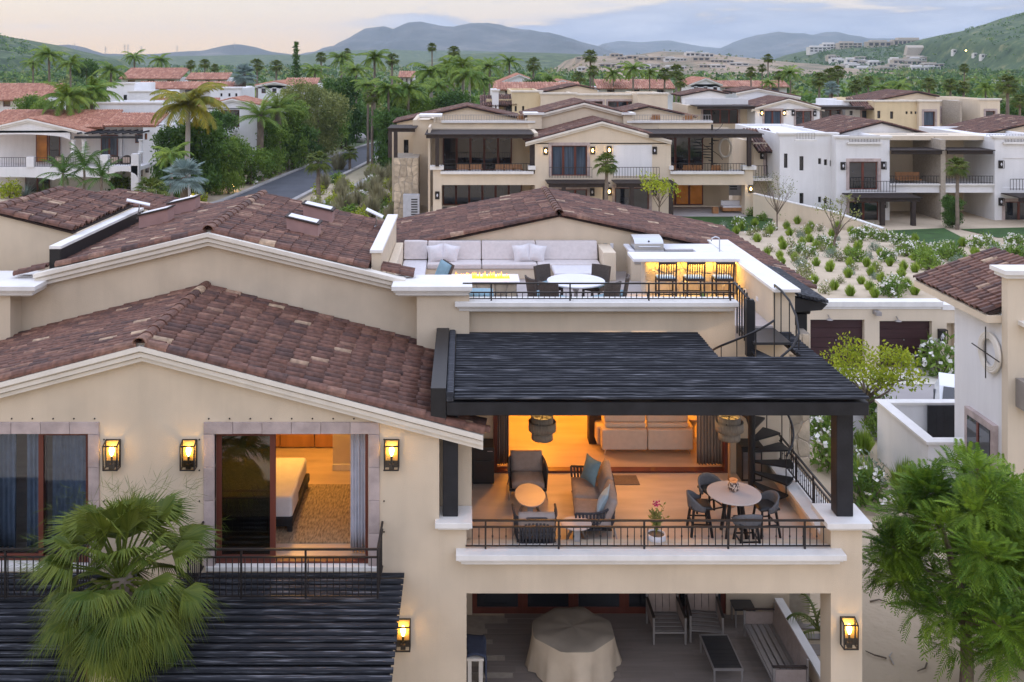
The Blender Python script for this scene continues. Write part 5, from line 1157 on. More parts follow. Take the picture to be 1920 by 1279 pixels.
for i, u in enumerate((1266, 1298, 1316, 1352)): farchair(('teak chair by the pier on the right upper terrace', 'teak chair before the dark glass on the right upper terrace', 'teak chair by the blue curtain on the right upper terrace', 'teak chair under the spiral stair on the right upper terrace')[i], X(u), Yc + 1.6, Z(333), R(170), .7, 'teak chairs on the twin terrace house')
for i, u in enumerate((978, 992, 1228, 1290)): farchair(('teak chair left of pair on the left roof terrace of the cream house', 'teak chair right of pair on the left roof terrace of the cream house', 'teak chair on the right roof terrace of the cream house, by the pier', 'teak chair midway along the right roof terrace of the cream house')[i], PX(u, Yb + 2), Yb + 2, Z(243), R(180), .7)
t = thing('daybed', 'grey cushioned garden loveseat on the right ground floor patio of the cream house', 'sofa', (X(1380), Yc + 1.3, zc), 0); b = MB(); b.box(-.8, .8, -.4, .4, .15, .42); b.build('frame', M['teak'], t, world=False); b = MB(); b.box(-.75, .75, -.36, .2, .421, .56); b.box(-.75, .75, .2, .4, .421, .9); b.build('cushion', M['fab_pale'], t, world=False)
t = thing('log_table', 'two small wooden stump tables beside the grey loveseat', 'table', (X(1350), Yc + .8, zc)); b = MB(); b.box(-.4, .05, -.2, .2, 0, .5); b.build('tabletop', M['teak'], t, world=False)
t = thing('spiral_staircase', 'distant dark spiral stair on the right terrace of the cream house', 'staircase', (X(1354), Yc + 3, Z(333))); b = MB(); b.tube([(0, 0, 0), (0, 0, 4)], .08, 8); b.build('centre_pole', M['iron'], t, world=False)
tm2 = MB(); tm2.prism([(0.05, -.05, 0), (.85, -.2, 0), (.85, .2, 0), (.05, .05, 0)], (0, 0, .05)); tm2 = tm2.mesh('tread', M['iron'])
for i in range(13): inst('tread', tm2, t, loc=(0, 0, .25 * i + .2), rot=(0, 0, R(28 * i)))
b = MB(); b.tube([(.85 * math.cos(R(7 * i)), .85 * math.sin(R(7 * i)), 1.1 + .0625 * i) for i in range(49)], .025, 5); b.build('handrail', M['iron'], t, world=False)
t = thing('ring_ornament', 'pale ring ornament on the white wall behind the far spiral stair', 'ornament', (X(1387), Yb - .4, Z(287))); b = MB(); b.tube([(.5 * math.cos(R(15*i)), 0, .75 * math.sin(R(15*i))) for i in range(25)], .1, 8); b.build('ring', M['trim2'], t, world=False)
t = thing('air_conditioner', 'white air conditioning cabinet at the right end of the cream house', 'air conditioner', (X(1376, Yc+5), Yc + 5.5, zc + .8)); b = MB(); b.box(-.7, .7, -.4, .4, 0, 2.1); b.build('body', M['ltmetal'], t, world=False); b = MB()
for i in range(7): b.box(-.3, .3, -.42, -.401, .5 + i * .2, .6 + i * .2)
tag(b.build('louvres', M['charcoal'], t, world=False), kind='stuff')
t = thing('air_conditioner', 'white air conditioning cabinet below the stone clad wall', 'air conditioner', (X(768), Yc + .9, zc - .6)); b = MB(); b.box(-.55, .75, -.4, .4, 0, 2.1); b.build('body', M['ltmetal'], t, world=False); b = MB()
for i in range(7): b.box(.1, .6, -.42, -.401, .5 + i * .2, .6 + i * .2)
tag(b.build('louvres', M['charcoal'], t, world=False), kind='stuff')

# ---- white house on the right
Yw = 72.0; zw = PZ(432, Yw)
wb = thing('white_house', 'white two-storey house with deep shaded balconies and a brown tiled gable on the right', 'house', (PX(1680, Yw), Yw, zw), world=True)
sq = [(1534, 1540, 297, 308, 'small'), (1545, 1551, 299, 310, 'small'), (1556, 1562, 301, 312, 'small'), (1534, 1540, 369, 380, 'small'), (1545, 1551, 371, 382, 'small'), (1556, 1562, 373, 384, 'small'), (1470, 1477, 288, 315, 'small'), (1499, 1507, 293, 320, 'small'), (1499, 1507, 362, 382, 'small')]
block(wb, Yw + 1, 1462, 1569, 252, zw, 12, 'white', sq, cap='trim')
block(wb, Yw, 1568, 1668, 258, zw, 12, 'white', [(1592, 1646, 303, 356), (1592, 1648, 378, 430)], cap='trim')
block(wb, Yw + 4, 1413, 1464, 268, zw, 6, 'cream2', [(1436, 1458, 284, 335)])
slope(wb, (PX(1413, Yw + 4), Yw + 7, PZ(244, Yw + 6)), (1, 0, 0), PX(1465, Yw+4) - PX(1413, Yw + 4), (0, -1, -.35), 4.5)
b = MB(); b.box(PX(1413, Yw+2), PX(1460, Yw + 2), Yw + 2.6, Yw + 4, PZ(338, Yw + 3), PZ(333, Yw + 3)); b.build('balcony', M['trim'], wb); simple_rail(wb, PX(1415, Yw+3), PX(1437, Yw+3), Yw + 2.7, PZ(333, Yw+3), 1.0)
block(wb, Yw, 1865, 1990, 258, zw, 12, 'white', [(1880, 1935, 297, 352, 'shutter'), (1884, 1940, 378, 430)], cap='trim')
XW = lambda u: PX(u, Yw)
ZW = lambda v: PZ(v, Yw)
for u0, u1 in ((1668, 1770), (1772, 1865)):
    b = MB(); b.box(XW(u0), XW(u1), Yw + .2, Yw + 4.5, ZW(362), ZW(348)); b.build('floor_beam', M['white'], wb); b = MB(); b.box(XW(u0), XW(u1), Yw + .05, Yw + .5, ZW(348), ZW(345)); b.build('ledge', M['trim'], wb)
    simple_rail(wb, XW(u0), XW(u1), Yw + .25, ZW(345), .6)
    b = MB(); b.box(XW(u0), XW(u1), Yw + 4.5, Yw + 4.8, zw, ZW(258)); b.build('rear_wall', M['cream2'], wb); b = MB(); b.box(XW(u0), XW(u1), Yw + 1.5, Yw + 4.5, ZW(266), ZW(258)); b.build('rear_wall', M['cantera'] if 0 else M['cream2'], wb)
    opening(wb, (XW(u0) + .4, XW(u0 + 20), ZW(345), ZW(286)), Yw + 4.2, 'door', None); opening(wb, (XW(u0) + .4, XW(u0 + 24), zw, ZW(368)), Yw + 4.2, 'lit' if u0 < 1700 else 'door', None)
    slatroof(wb, XW(u0), XW(u1 - 4), Yw - .4, Yw + 2, ZW(281))
b = MB(); b.box(XW(1764), XW(1773), Yw, Yw + 4.5, zw, ZW(262)); b.build('party_wall', M['mortar'], wb)
slatroof(wb, XW(1578), XW(1700), Yw - 2.5, Yw, ZW(362), (XW(1630), XW(1686)), zw); slatroof(wb, XW(1876), XW(1990), Yw - 2.5, Yw, ZW(362), (XW(1930),), zw)
simple_rail(wb, XW(1586), XW(1668), Yw - 1, ZW(357), .85); simple_rail(wb, XW(1880), XW(1960), Yw - 1, ZW(353), .85)
for u0, u1, v in ((1588, 1652, 266), (1490, 1530, 261), (1880, 1935, 266)): b = MB(); b.box(XW(u0), XW(u1), Yw - .2, Yw + .1, ZW(v + 4), ZW(v)); b.build('ledge', M['trim'], wb); simple_rail(wb, XW(u0 + 4), XW(u1 - 3), Yw - .05, ZW(v), .5, m='aluminium')
for u0, u1 in ((1668, 1700), (1715, 1778), (1850, 1920)): simple_rail(wb, PX(u0, Yw + 3), PX(u1, Yw + 3), Yw + 3, PZ(262, Yw + 3), .45, m='aluminium')
gable(wb, PX(1652, Yw + 5), PZ(228, Yw + 5), PX(1545, Yw + 5), PX(1740, Yw + 5), Yw + 5, Yw + 14, .26, 'tile', 'white', ZW(268), mould=False)
gable(wb, PX(1960, Yw + 7), PZ(224, Yw + 7), PX(1815, Yw + 7), PX(2060, Yw + 7), Yw + 7, Yw + 14, .22, 'tile', 'cream2', ZW(268), mould=False)
for u, v in ((1580, 311), (1656, 310), (1657, 382), (1876, 308), (1876, 378), (1429, 291)): small_lantern(wb, u, v, Yw if u > 1500 else Yw + 4, 0)
for u0, u1, v0, v1, yy in ((1462, 1569, 260, 262, Yw + 1),): pass
t = thing('teak_bench', 'brown wooden bench on the upper balcony of the white house', 'bench', (XW(1722), Yw + 1.6, ZW(350))); b = MB(); b.box(-.95, .95, -.25, .25, .3, .38); b.build('seat', M['teak'], t, world=False); b = MB(); b.box(-.95, .95, .2, .28, .381, .9); b.build('backrest', M['teak'], t, world=False)
t = thing('dining_set', 'brown wooden bench and table on the ground floor patio of the white house', 'table', (XW(1715), Yw + 2.2, zw)); b = MB(); b.box(-1, 1, -.45, .45, .68, .74); b.build('tabletop', M['teak'], t, world=False)
for x in (-.9, .9): b = MB(); b.box(x - .06, x + .06, -.35, .35, 0, .679); b.build('leg', M['teak'], t, world=False)
# ---- houses behind
Yd = 105.0
def house(name, label, u, Y, zb=0.0): return thing(name, label, 'house', (PX(u, Y), Y, zb), world=True)
h = house('white_house', 'white gabled house with lit lanterns and a dark pergola, behind the cream twin terrace house', 1430, Yd)
block(h, Yd, 1416, 1537, 205, 0, 9, 'white', [(1433, 1465, 207.5, 238, 'blue'), (1492, 1522, 208, 236)]); gable(h, PX(1478, Yd), PZ(184, Yd), PX(1408, Yd), PX(1545, Yd), Yd, Yd + 7, .27, 'tile', 'white', PZ(207, Yd))
block(h, Yd + 3, 1290, 1417, 198, 0, 8, 'cream2', [(1318, 1384, 205, 232)]); slatroof(h, PX(1305, Yd), PX(1415, Yd), Yd - .5, Yd + 3, PZ(199, Yd)); b = MB(); b.box(PX(1296, Yd), PX(1416, Yd), Yd + 2.6, Yd + 3, PZ(198, Yd), PZ(186, Yd)); b.build('parapet', M['white'], h)
block(h, Yd + 3, 1536, 1592, 200, 0, 8, 'white', [(1540, 1576, 206, 232)]); slatroof(h, PX(1536, Yd), PX(1620, Yd), Yd - .5, Yd + 3, PZ(200, Yd)); gable(h, PX(1420, Yd + 9), PZ(165, Yd + 9), PX(1380, Yd + 9), PX(1500, Yd + 9), Yd + 9, Yd + 15, .2, 'tile', 'white', PZ(200, Yd + 9))
gable(h, PX(1330, Yd + 9), PZ(168, Yd + 9), PX(1275, Yd + 9), PX(1365, Yd + 9), Yd + 9, Yd + 14, .2, 'tile', 'white', PZ(200, Yd + 9), mould=False)
for u, v, l in ((1428, 212, 1), (1470, 212, 1), (1487, 212, 0), (1527, 213, 0)): small_lantern(h, u, v, Yd, l)
h = house('yellow_house', 'pale yellow flat roofed house with small dark windows at the right, before the palms', 1700, Yd)
block(h, Yd, 1640, 1724, 190, 0, 12, 'yellow', [(1645, 1651, 208, 222, 'small'), (1669, 1675, 209, 223, 'small'), (1698, 1702, 209, 214, 'small'), (1707, 1711, 209, 214, 'small'), (1715, 1719, 209, 214, 'small')], cap='trim2')
block(h, Yd - .5, 1723, 1762, 190, 0, 10, 'cream2', [(1732, 1753, 209, 237, 'blue')], cap='trim2'); block(h, Yd - .5, 1838, 1875, 187, 0, 10, 'cream2', [(1848, 1866, 208, 224)], cap='trim2')
block(h, Yd + 4, 1760, 1840, 190, 0, 6, 'cream2', [(1765, 1800, 203, 232), (1805, 1835, 203, 232)], cap='trim2'); b = MB(); b.box(PX(1800, Yd), PX(1804, Yd), Yd, Yd + 4, 0, PZ(190, Yd)); b.build('party_wall', M['mortar'], h)
block(h, Yd + 2, 1585, 1642, 190, 0, 9, 'white', [(1593, 1599, 208, 216, 'small'), (1616, 1634, 207, 222, 'blue')], cap='trim2'); gable(h, PX(1720, Yd + 5), PZ(172, Yd + 5), PX(1632, Yd + 5), PX(1760, Yd + 5), Yd + 5, Yd + 13, .2, 'tile', 'cream2', PZ(192, Yd + 5), mould=False)
slope(h, (PX(1606, Yd), Yd + 3, PZ(186, Yd)), (1, 0, 0), PX(1645, Yd) - PX(1606, Yd), (0, -1, -.4), 3.0)
h = house('yellow_house', 'pale yellow flat roofed house behind the left gable of the cream twin terrace house', 1080, Yd)
block(h, Yd, 960, 1016, 172, 0, 12, 'yellow', [(948, 960, 198, 216, 'small'), (965, 969, 199, 209, 'small'), (979, 983, 199, 209, 'small')], cap='trim2'); block(h, Yd, 923, 935, 170, 0, 8, 'white', [(928.5, 931, 198, 208, 'small')], cap='trim'); block(h, Yd + 1, 912, 961, 186, 0, 8, 'yellow', [(948, 958, 199, 216)])
slope(h, (PX(900, Yd), Yd + 3, PZ(181, Yd)), (1, 0, 0), 3.2, (0, -1, -.35), 3.2); slope(h, (PX(936, Yd), Yd + 3, PZ(179, Yd)), (1, 0, 0), 2.0, (0, -1, -.35), 3.2)
block(h, Yd - 1, 1014, 1080, 176, 0, 10, 'cream2', cap='trim2'); block(h, Yd + 3, 1072, 1252, 178, 0, 9, 'cream2', [(1100, 1130, 190, 215), (1140, 1195, 190, 215)], cap='trim2'); gable(h, PX(1082, Yd + 7), PZ(159, Yd + 7), PX(1005, Yd + 7), PX(1125, Yd + 7), Yd + 7, Yd + 14, .2, 'tile', 'cream2', PZ(180, Yd + 7), mould=False)
block(h, Yd - .5, 1196, 1252, 176, 0, 8, 'cream2', cap='trim2')
# red-roofed villas: (label, u0, u1, v_ridge, v_eave, v_bottom, Y, gable?)
def redhouse(label, u0, u1, vr, ve, Y, mode='x', zb=0, m='white', wins=3):
    h = house('red_roofed_house', label, (u0 + u1) / 2, Y, zb); x0, x1 = PX(u0, Y), PX(u1, Y); zr, ze = PZ(vr, Y), PZ(ve, Y)
    hs = []
    for i in range(wins): c = u0 + (u1 - u0) * (i + .5) / wins; wd = min(7, (u1 - u0) / wins * .2); hs.append((c - wd, c + wd, ve + 4, ve + 15, 'door'))
    block(h, Y, u0, u1, ve, zb, 8, m, hs, frame=None)
    if mode == 'x': d = max(2, (zr - ze) / .3); slope(h, (x0 - .3, Y + d - .5, zr), (1, 0, 0), x1 - x0 + .6, (0, -1, -.3), d * 1.044 + .5, 'redtile', Y > 130)
    else: gable(h, (x0 + x1) / 2, zr, x0 - .4, x1 + .4, Y, Y + 10, (zr - ze) / ((x1 - x0) / 2 + .4), 'redtile', m, ze - .5, 'trim', Y > 130)
    return h
for a in (('red tiled villa with a lit porch at the far left edge behind palms', -60, 85, 159, 185, 112), ('white villa with a long red roof behind the golden palm', 258, 450, 154, 164, 135), ('wide red roofed villa with white walls among palms upper left', 228, 338, 128, 146, 190),
          ('small red hipped roof villa right of the wide one, upper left', 352, 426, 137, 147, 175), ('white cottage with a shallow red gable beside the dark conifer', 484, 545, 153, 160, 150, 'g'), ('low white block villa right of the shallow red gable', 535, 592, 147, 158, 158),
          ('long red roofed villa just behind the yellow house', 928, 1085, 155, 166, 135), ('red gabled villa with white end wall and roof vents, centre', 935, 1012, 139, 156, 170, 'g'), ('tiny red gable peeping between palms, centre', 1035, 1075, 150, 156, 165, 'g'),
          ('wide red roofed white villa behind slim palms, right of centre', 1122, 1262, 150, 164, 150), ('red roofed white villa with a broad gable near the two tall palms', 1296, 1350, 146, 158, 160, 'g'), ('long low red roofed villa behind the white gabled house', 1345, 1475, 152, 161, 165),
          ('small red roof glimpsed in the palm grove at centre left', 750, 775, 134, 143, 180)): redhouse(*a)
h = house('white_house', 'white modernist block with stepped flat roofs behind the golden palm', 240, 118); block(h, 118, 200, 252, 157, 0, 8, 'white', cap='trim'); block(h, 116, 241, 300, 172, 0, 8, 'white', [(231, 237, 178, 188, 'small')], cap='trim'); block(h, 122, 394, 452, 166, 0, 8, 'white', [(413, 417, 175, 181, 'small'), (428, 432, 175, 181, 'small'), (441, 445, 175, 181, 'small')], cap='trim')
h = house('red_roofed_house', 'white villa with an arched balcony and red gable to the right of the golden palm', 430, 104)
block(h, 104, 388, 482, 203, 0, 8, 'white', [(413, 449, 206, 238, 'door')], frame=None); gable(h, PX(436, 104), PZ(184, 104), PX(385, 104), PX(486, 104), 104, 110, .24, 'redtile', 'white', PZ(205, 104), 'trim')
b = MB(); b.box(PX(400, 103), PX(440, 103), 101.5, 104, PZ(252, 103), PZ(243, 103)); b.box(PX(430, 103), PX(441, 103), 101.4, 102, PZ(243, 103), PZ(228, 103)); b.build('balcony', M['white'], h); block(h, 106, 300, 390, 206, 0, 8, 'white', [(306, 318, 209, 224, 'door')], frame=None); slope(h, (PX(268, 106), 109, PZ(186, 106)), (1, 0, 0), 8, (0, -1, -.3), 3.6, 'redtile')
# ---- white villa at the left
Yl = 90.0; zl = PZ(378, Yl); XL = lambda u: PX(u, Yl); ZL = lambda v: PZ(v, Yl)
lv = thing('white_villa', 'white villa with red tiled roof, arched porch and round columns at the left edge', 'villa', (XL(130), Yl, zl), world=True)
def arch(root, u0, u1, v_spring, v_top, vt, vb_, Y, m='white', th=.4):
    """wall strip with a flat arch cut from its underside"""
    x0, x1 = PX(u0, Y), PX(u1, Y); zs, za, zt = PZ(v_spring, Y), PZ(v_top, Y), PZ(vt, Y); b = MB(); n = 14
    for i in range(n):
        t0, t1 = i / n, (i + 1) / n; f = lambda t: zs + (za - zs) * math.sqrt(max(0, 1 - (2*t - 1)**2)); b.prism([(x0 + (x1-x0)*t0, Y, f(t0)), (x0 + (x1-x0)*t1, Y, f(t1)), (x0 + (x1-x0)*t1, Y, zt), (x0 + (x1-x0)*t0, Y, zt)], (0, th, 0))
    b.build('arch', M[m], root)
arch(lv, -60, 131, 262, 252, 245, 0, Yl); gable(lv, XL(55), ZL(221), XL(-60), XL(166), Yl, Yl + 4, .235, 'redtile', 'white', ZL(247), 'trim')
b = MB(); b.box(XL(-60), XL(200), Yl + 4, Yl + 4.3, zl, ZL(240)); b.box(XL(139), XL(300), Yl + 4.3, Yl + 4.6, zl, ZL(240)); b.build('rear_wall', M['white'], lv)
for q, k in (((XL(33), XL(56), ZL(312), ZL(258)), 'lit'), ((XL(58), XL(80), ZL(312), ZL(258)), 'door'), ((XL(160), XL(193), ZL(300), ZL(259)), 'blue'), ((XL(227), XL(243), ZL(275), ZL(258)), 'blue'), ((XL(226), XL(245), ZL(340), ZL(322)), 'door'), ((XL(12), XL(60), zl, ZL(336)), 'door')): opening(lv, q, Yl + 3.7, k, None)
for u in (135, 155, 262): b = MB(); x = XL(u); b.lathe([(.28, 0), (.28, .15), (.2, .2), (.18, ZL(262) - ZL(288) - .2), (.28, ZL(262) - ZL(288))], (x, Yl + .3, ZL(288)), 12); b.build('column', M['white'], lv, smooth=False)
for u0, u1 in ((-60, 100), (100, 205)): arch(lv, u0, u1, 338, 332, 313, 0, Yl); 
b = MB(); b.box(XL(-60), XL(205), Yl + .4, Yl + 4, ZL(321), ZL(314)); b.box(XL(50), XL(64), Yl - .1, Yl + .4, ZL(314), ZL(294)); b.build('balcony', M['white'], lv)
simple_rail(lv, XL(-20), XL(50), Yl + .2, ZL(314), .95); simple_rail(lv, XL(64), XL(140), Yl + .2, ZL(314), .95)
arch(lv, 205, 258, 333, 321, 311, 0, Yl - 1.5); b = MB(); b.box(XL(199), XL(213), Yl - 1.5, Yl - .9, ZL(320), ZL(288)); b.box(XL(256), XL(270), Yl - 1.5, Yl - .9, zl, ZL(286)); b.box(XL(205), XL(268), Yl - 1.0, Yl + 4, ZL(318), ZL(311)); b.build('balcony', M['white'], lv); simple_rail(lv, XL(213), XL(256), Yl - 1.2, ZL(311), 1.0)
slope(lv, (XL(-60), Yl + 7.2, ZL(214)), (1, 0, 0), XL(180) - XL(-60), (0, -1, -.25), 5.8, 'redtile'); slope(lv, (XL(178), Yl + 6, ZL(219)), (1, 0, 0), XL(280) - XL(178), (0, -1, -.25), 4.2, 'redtile')
b = MB(); 
for i in range(9): x = XL(155) + (XL(266) - XL(155)) * i / 8; b.box(x - .07, x + .07, Yl - 1.2, Yl + 3, ZL(250), ZL(247))
b.box(XL(148), XL(269), Yl - 1.1, Yl - .85, ZL(258), ZL(254)); tag(b.build('pergola_beams', M['wood_dark'], lv), kind='stuff')
block(lv, Yl + 8, 178, 303, 194, zl, 8, 'white', cap='trim'); block(lv, Yl + 2, 268, 300, 238, zl, 6, 'white', [(272, 279, 310, 324, 'small'), (290, 297, 308, 322, 'blue'), (271, 276, 250, 262, 'lit')], frame=None)
for i, (u, v) in enumerate(((225, 303), (97, 306), (202, 303))):
    t = thing('wicker_armchair', ('dark wicker tub chair with a tan cushion behind the left villa balcony rail', 'dark wicker lounge chair on the long balcony of the left villa', 'dark wicker tub chair half hidden by the balcony pier')[i], 'chair', (XL(u), Yl + 1.5, ZL(317))); b = MB(); b.grid(lambda a, c: (-.5 * math.cos(a * 3.14), .4 * math.sin(a * 3.14), .3 + c * (.35 + .5 * math.sin(a * 3.14))), 12, 4); o = b.build('back', M['wicker'], t, world=False); o.modifiers.new('thickness', 'SOLIDIFY').thickness = .08
    b = MB(); b.box(-.45, .45, -.4, .35, .05, .4); b.build('seat', M['wicker'], t, world=False); b = MB(); b.box(-.34, .34, .1, .2, .42, 1.0); b.build('cushion', M['salmon'], t, world=False)
# ---- house at the right edge, courtyard wall and garages
rh = thing('side_house', 'white and cream house at the right edge with a ring ornament on its side wall', 'house', (16, 27, PAT), world=True)
YA, YB_ = 26.7, 29.3
b = MB(); b.box(15.4, 15.7, YA, YB_, PAT, 5.95); b.box(15.7, 22, YB_ - .3, YB_, PAT, 6); b.build('white_wall', M['white'], rh)
b = MB(); b.box(15.38, 22, YA - .3, YA - .002, PAT, 7.2); b.box(15.38, 15.69, YA, 33, 5.96, 7.2) if 0 else None; b.build('cream_wall', M['cream2'], rh)
b = MB(); b.box(15.2, 22, YA - .5, YA + .3, 7.2, 7.32); b.box(15.28, 22, YA - .4, YA + .2, 7.08, 7.199); b.build('coping', M['trim'], rh)
slope(rh, (17.6, YA + .05, 6.95), (0, 1, 0), 4.3, (-1, 0, -.36), 2.75); b = MB(); b.box(14.95, 15.4, YA, 31, 5.72, 5.93); b.build('eave', M['cream2'], rh)
b = MB(); b.box(15.25, 15.42, YA + .2, YA + 1.75, PAT, 2.7); k = b.build('side_window', M['cantera'], rh); b = MB(); b.box(15.22, 15.249, YA + .35, YA + 1.55, .1, 2.5); b.build('pane', M['dkglass'], k); b = MB(); b.box(15.2, 15.219, YA + .9, YA + 1.0, .1, 2.5); b.build('mullion', M['wood_red'], k)
p = P(1912, 725, Y=YA - .3); b = MB(); b.box(p.x - .12, p.x + 1.5, YA - .75, YA - .301, p.z - .55, p.z + .25); k = b.build('box_window', M['aluminium'], rh); b = MB(); b.box(p.x - .04, p.x + 1.4, YA - .77, YA - .751, p.z - .45, p.z + .12); b.build('pane', M['dkglass'], k)
p = P(1908, 605, Y=YA - .3); b = MB(); b.box(p.x, p.x + .8, YA - .7, YA - .301, p.z - .05, p.z + .06); b.build('awning', M['trim2'], rh)
p = P(1916, 940, Y=YA - .3); b = MB(); b.box(p.x - .03, p.x + 1, YA - .36, YA - .301, p.z - 1, p.z + .4); k = b.build('lower_window', M['wood_red'], rh); b = MB(); b.box(p.x + .06, p.x + .9, YA - .38, YA - .361, p.z - .9, p.z + .3); b.build('pane', M['dkglass'], k)
t = thing('ring_ornament', 'large coiled wooden ring with crossed iron bars on the white side wall', 'ornament', (15.36, 27.2, 4.72)); b = MB()
for r in (.40, .46, .52): b.tube([(-.06 + .02 * r, r * math.cos(R(10*i)), r * 1.05 * math.sin(R(10*i))) for i in range(37)], .05, 8)
b.build('ring', M['trim2'], t, world=False); b = MB(); b.bar((-.16, 0, -.75), (-.16, 0, .75), .025); b.build('vertical_bar', M['iron'], t, world=False); b = MB(); b.bar((-.17, -.72, -.05), (-.17, .72, .05), .025); b.build('cross_bar', M['iron'], t, world=False)
cw = thing('courtyard_wall', 'white angular courtyard wall with pale coping by the side house', 'wall', (14.3, 30, PAT), world=True)
b = MB(); b.box(14.17, 14.42, 28.5, 32, PAT, 1.5); b.box(14.42, 15.38, 28.5, 28.75, PAT, 1.5); b.box(14.42, 17, 31.75, 32, PAT, 1.5); b.build('wall', M['white'], cw)
b = MB(); b.box(14.1, 14.47, 28.43, 32.05, 1.501, 1.6); b.box(14.471, 15.38, 28.43, 28.8, 1.501, 1.6); b.box(14.471, 17, 31.7, 32.05, 1.501, 1.6); b.build('coping', M['trim'], cw, bev=.01)
t = thing('gate', 'dark brown timber gate inside the courtyard wall', 'gate', (16.1, 31.6, PAT))
for i in range(6): b = MB(); b.box(-.4 + i * .27, -.14 + i * .27, -.04, .03, .05, 1.95); b.build('board', M['wood_dark'], t, world=False)
Yg = 41.3; zg = -.4; XG = lambda u: PX(u, Yg); ZG = lambda v: PZ(v, Yg)
ga = thing('garage', 'low cream double garage with maroon doors set below the planted slope', 'garage', (XG(1640), Yg, zg), world=True)
b = MB(); b.wall('x', XG(1490), XG(1800), zg, ZG(574), Yg, Yg + .35, [(XG(1519.5), XG(1621), zg, ZG(599.5)), (XG(1649), XG(1747.5), zg, ZG(602)), (XG(1775), XG(1792), zg, ZG(606))]); b.box(XG(1490), XG(1990), Yg + .36, Yg + .6, zg, ZG(574)); b.build('wall', M['cream2'], ga)
b = MB(); b.box(XG(1490), XG(1766), Yg - .12, Yg + .5, ZG(574), ZG(565)); b.box(XG(1490), XG(1764), Yg - .05, Yg + .3, ZG(579), ZG(574) - .001); b.box(XG(1766), XG(1830), Yg - .05, Yg + .5, ZG(581), ZG(571)); b.build('coping', M['trim'], ga)
for u0, u1, v in ((1519.5, 1621, 599.5), (1649, 1747.5, 602)):
    n = 5; z1 = ZG(v)
    for i in range(n): b = MB(); b.box(XG(u0) + .01, XG(u1) - .01, Yg + .22, Yg + .30, zg + (z1 - zg) * i / n + .006, zg + (z1 - zg) * (i + 1) / n - .006); o = b.build('door_panel', M['garage'], ga, bev=.012)
    b = MB(); b.lathe([(.03, 0), (.03, .04)], n=8); q = b.build('handle', M['steel'], ga); q.location = (XG((u0 + u1) / 2), Yg + .2, zg + 1.2); q.rotation_euler = (R(90), 0, 0)
    b = MB(); x = XG((u0 + u1) / 2 - 18); b.lathe([(.05, -.08), (.14, -.12), (.15, -.14)], (x, Yg - .2, ZG(v - 8)), 10); b.bar((x, Yg - .2, ZG(v - 8) - .08), (x, Yg, ZG(v - 8) + .02), .03); b.build('spotlight', M['aluminium'], ga)
b = MB(); b.box(XG(1636), XG(1646), Yg - .4, Yg - .02, ZG(588), ZG(581)); b.build('camera_box', M['aluminium'], ga)
small_lantern(ga, 1765, 629, Yg, 0)
sheet('driveway', [(11, 33.5), (30, 33.5), (30, 41.25), (11, 41.25)], M['concrete'], .03)
sheet('garage_apron', [(XG(1515), 39.2), (XG(1800), 39.2), (XG(1800), 41.29), (XG(1515), 41.29)], M['trim2'], .05)
# car behind the courtyard wall
t = thing('parked_car', 'white car with a dark rear window parked behind the courtyard wall', 'car', (18.75, 35.2, zg + .005), R(64))
prof = [(-2.1, .45), (-2.15, .75), (-2.0, .98), (-1.1, 1.02), (-.5, 1.42), (.9, 1.48), (1.7, 1.1), (2.1, 1.0), (2.15, .6), (2.05, .4)]
b = MB()
vs = []
for s, k in ((-1, 1), (-.86, 1.0), (.86, 1.0), (1, 1)):
    for x, z in prof: vs.append((x, .88 * (s if abs(s) < 1 else s * (1 if z < 1.0 else .8)), z if abs(s) < 1 or z < 1.02 else z - .06))
n = len(prof); fs = [(i*n+j, i*n+j+1, (i+1)*n+j+1, (i+1)*n+j) for i in range(3) for j in range(n-1)] + [tuple(range(n)), tuple(reversed(range(3*n, 4*n)))]
b.add(vs, fs); b.build('body', mat('white_car_paint', (.72, .74, .76), .2, .02, spec=.6), t, world=False, bev=.03)
b = MB(); b.quad((.98, -.62, 1.452), (.98, .62, 1.452), (1.66, .66, 1.135), (1.66, -.66, 1.135)); b.v = [(x + .02, y, z + .012) for x, y, z in b.v]; b.build('rear_window', M['dkglass'], t, world=False)
b = MB(); b.quad((-.55, -.6, 1.405), (-1.08, -.66, 1.045), (-1.08, .66, 1.045), (-.55, .6, 1.405)); b.v = [(x - .02, y, z + .012) for x, y, z in b.v]; b.build('windscreen', M['dkglass'], t, world=False)
for x in (-1.35, 1.35):
    for y in (-.82, .82): b = MB(); b.tube([(x, y - .1, .33), (x, y + .1, .33)], .33, 18); w_ = b.build('wheel', M['charcoal'], t, world=False); b = MB(); b.tube([(x, y - .105, .33), (x, y + .105, .33)], .2, 14); b.build('rim', M['steel'], w_)
for y in (-.62, .62): b = MB(); b.box(2.1, 2.165, y - .16, y + .16, .78, .9); b.build('tail_light', M['wood_red'], t, world=False)
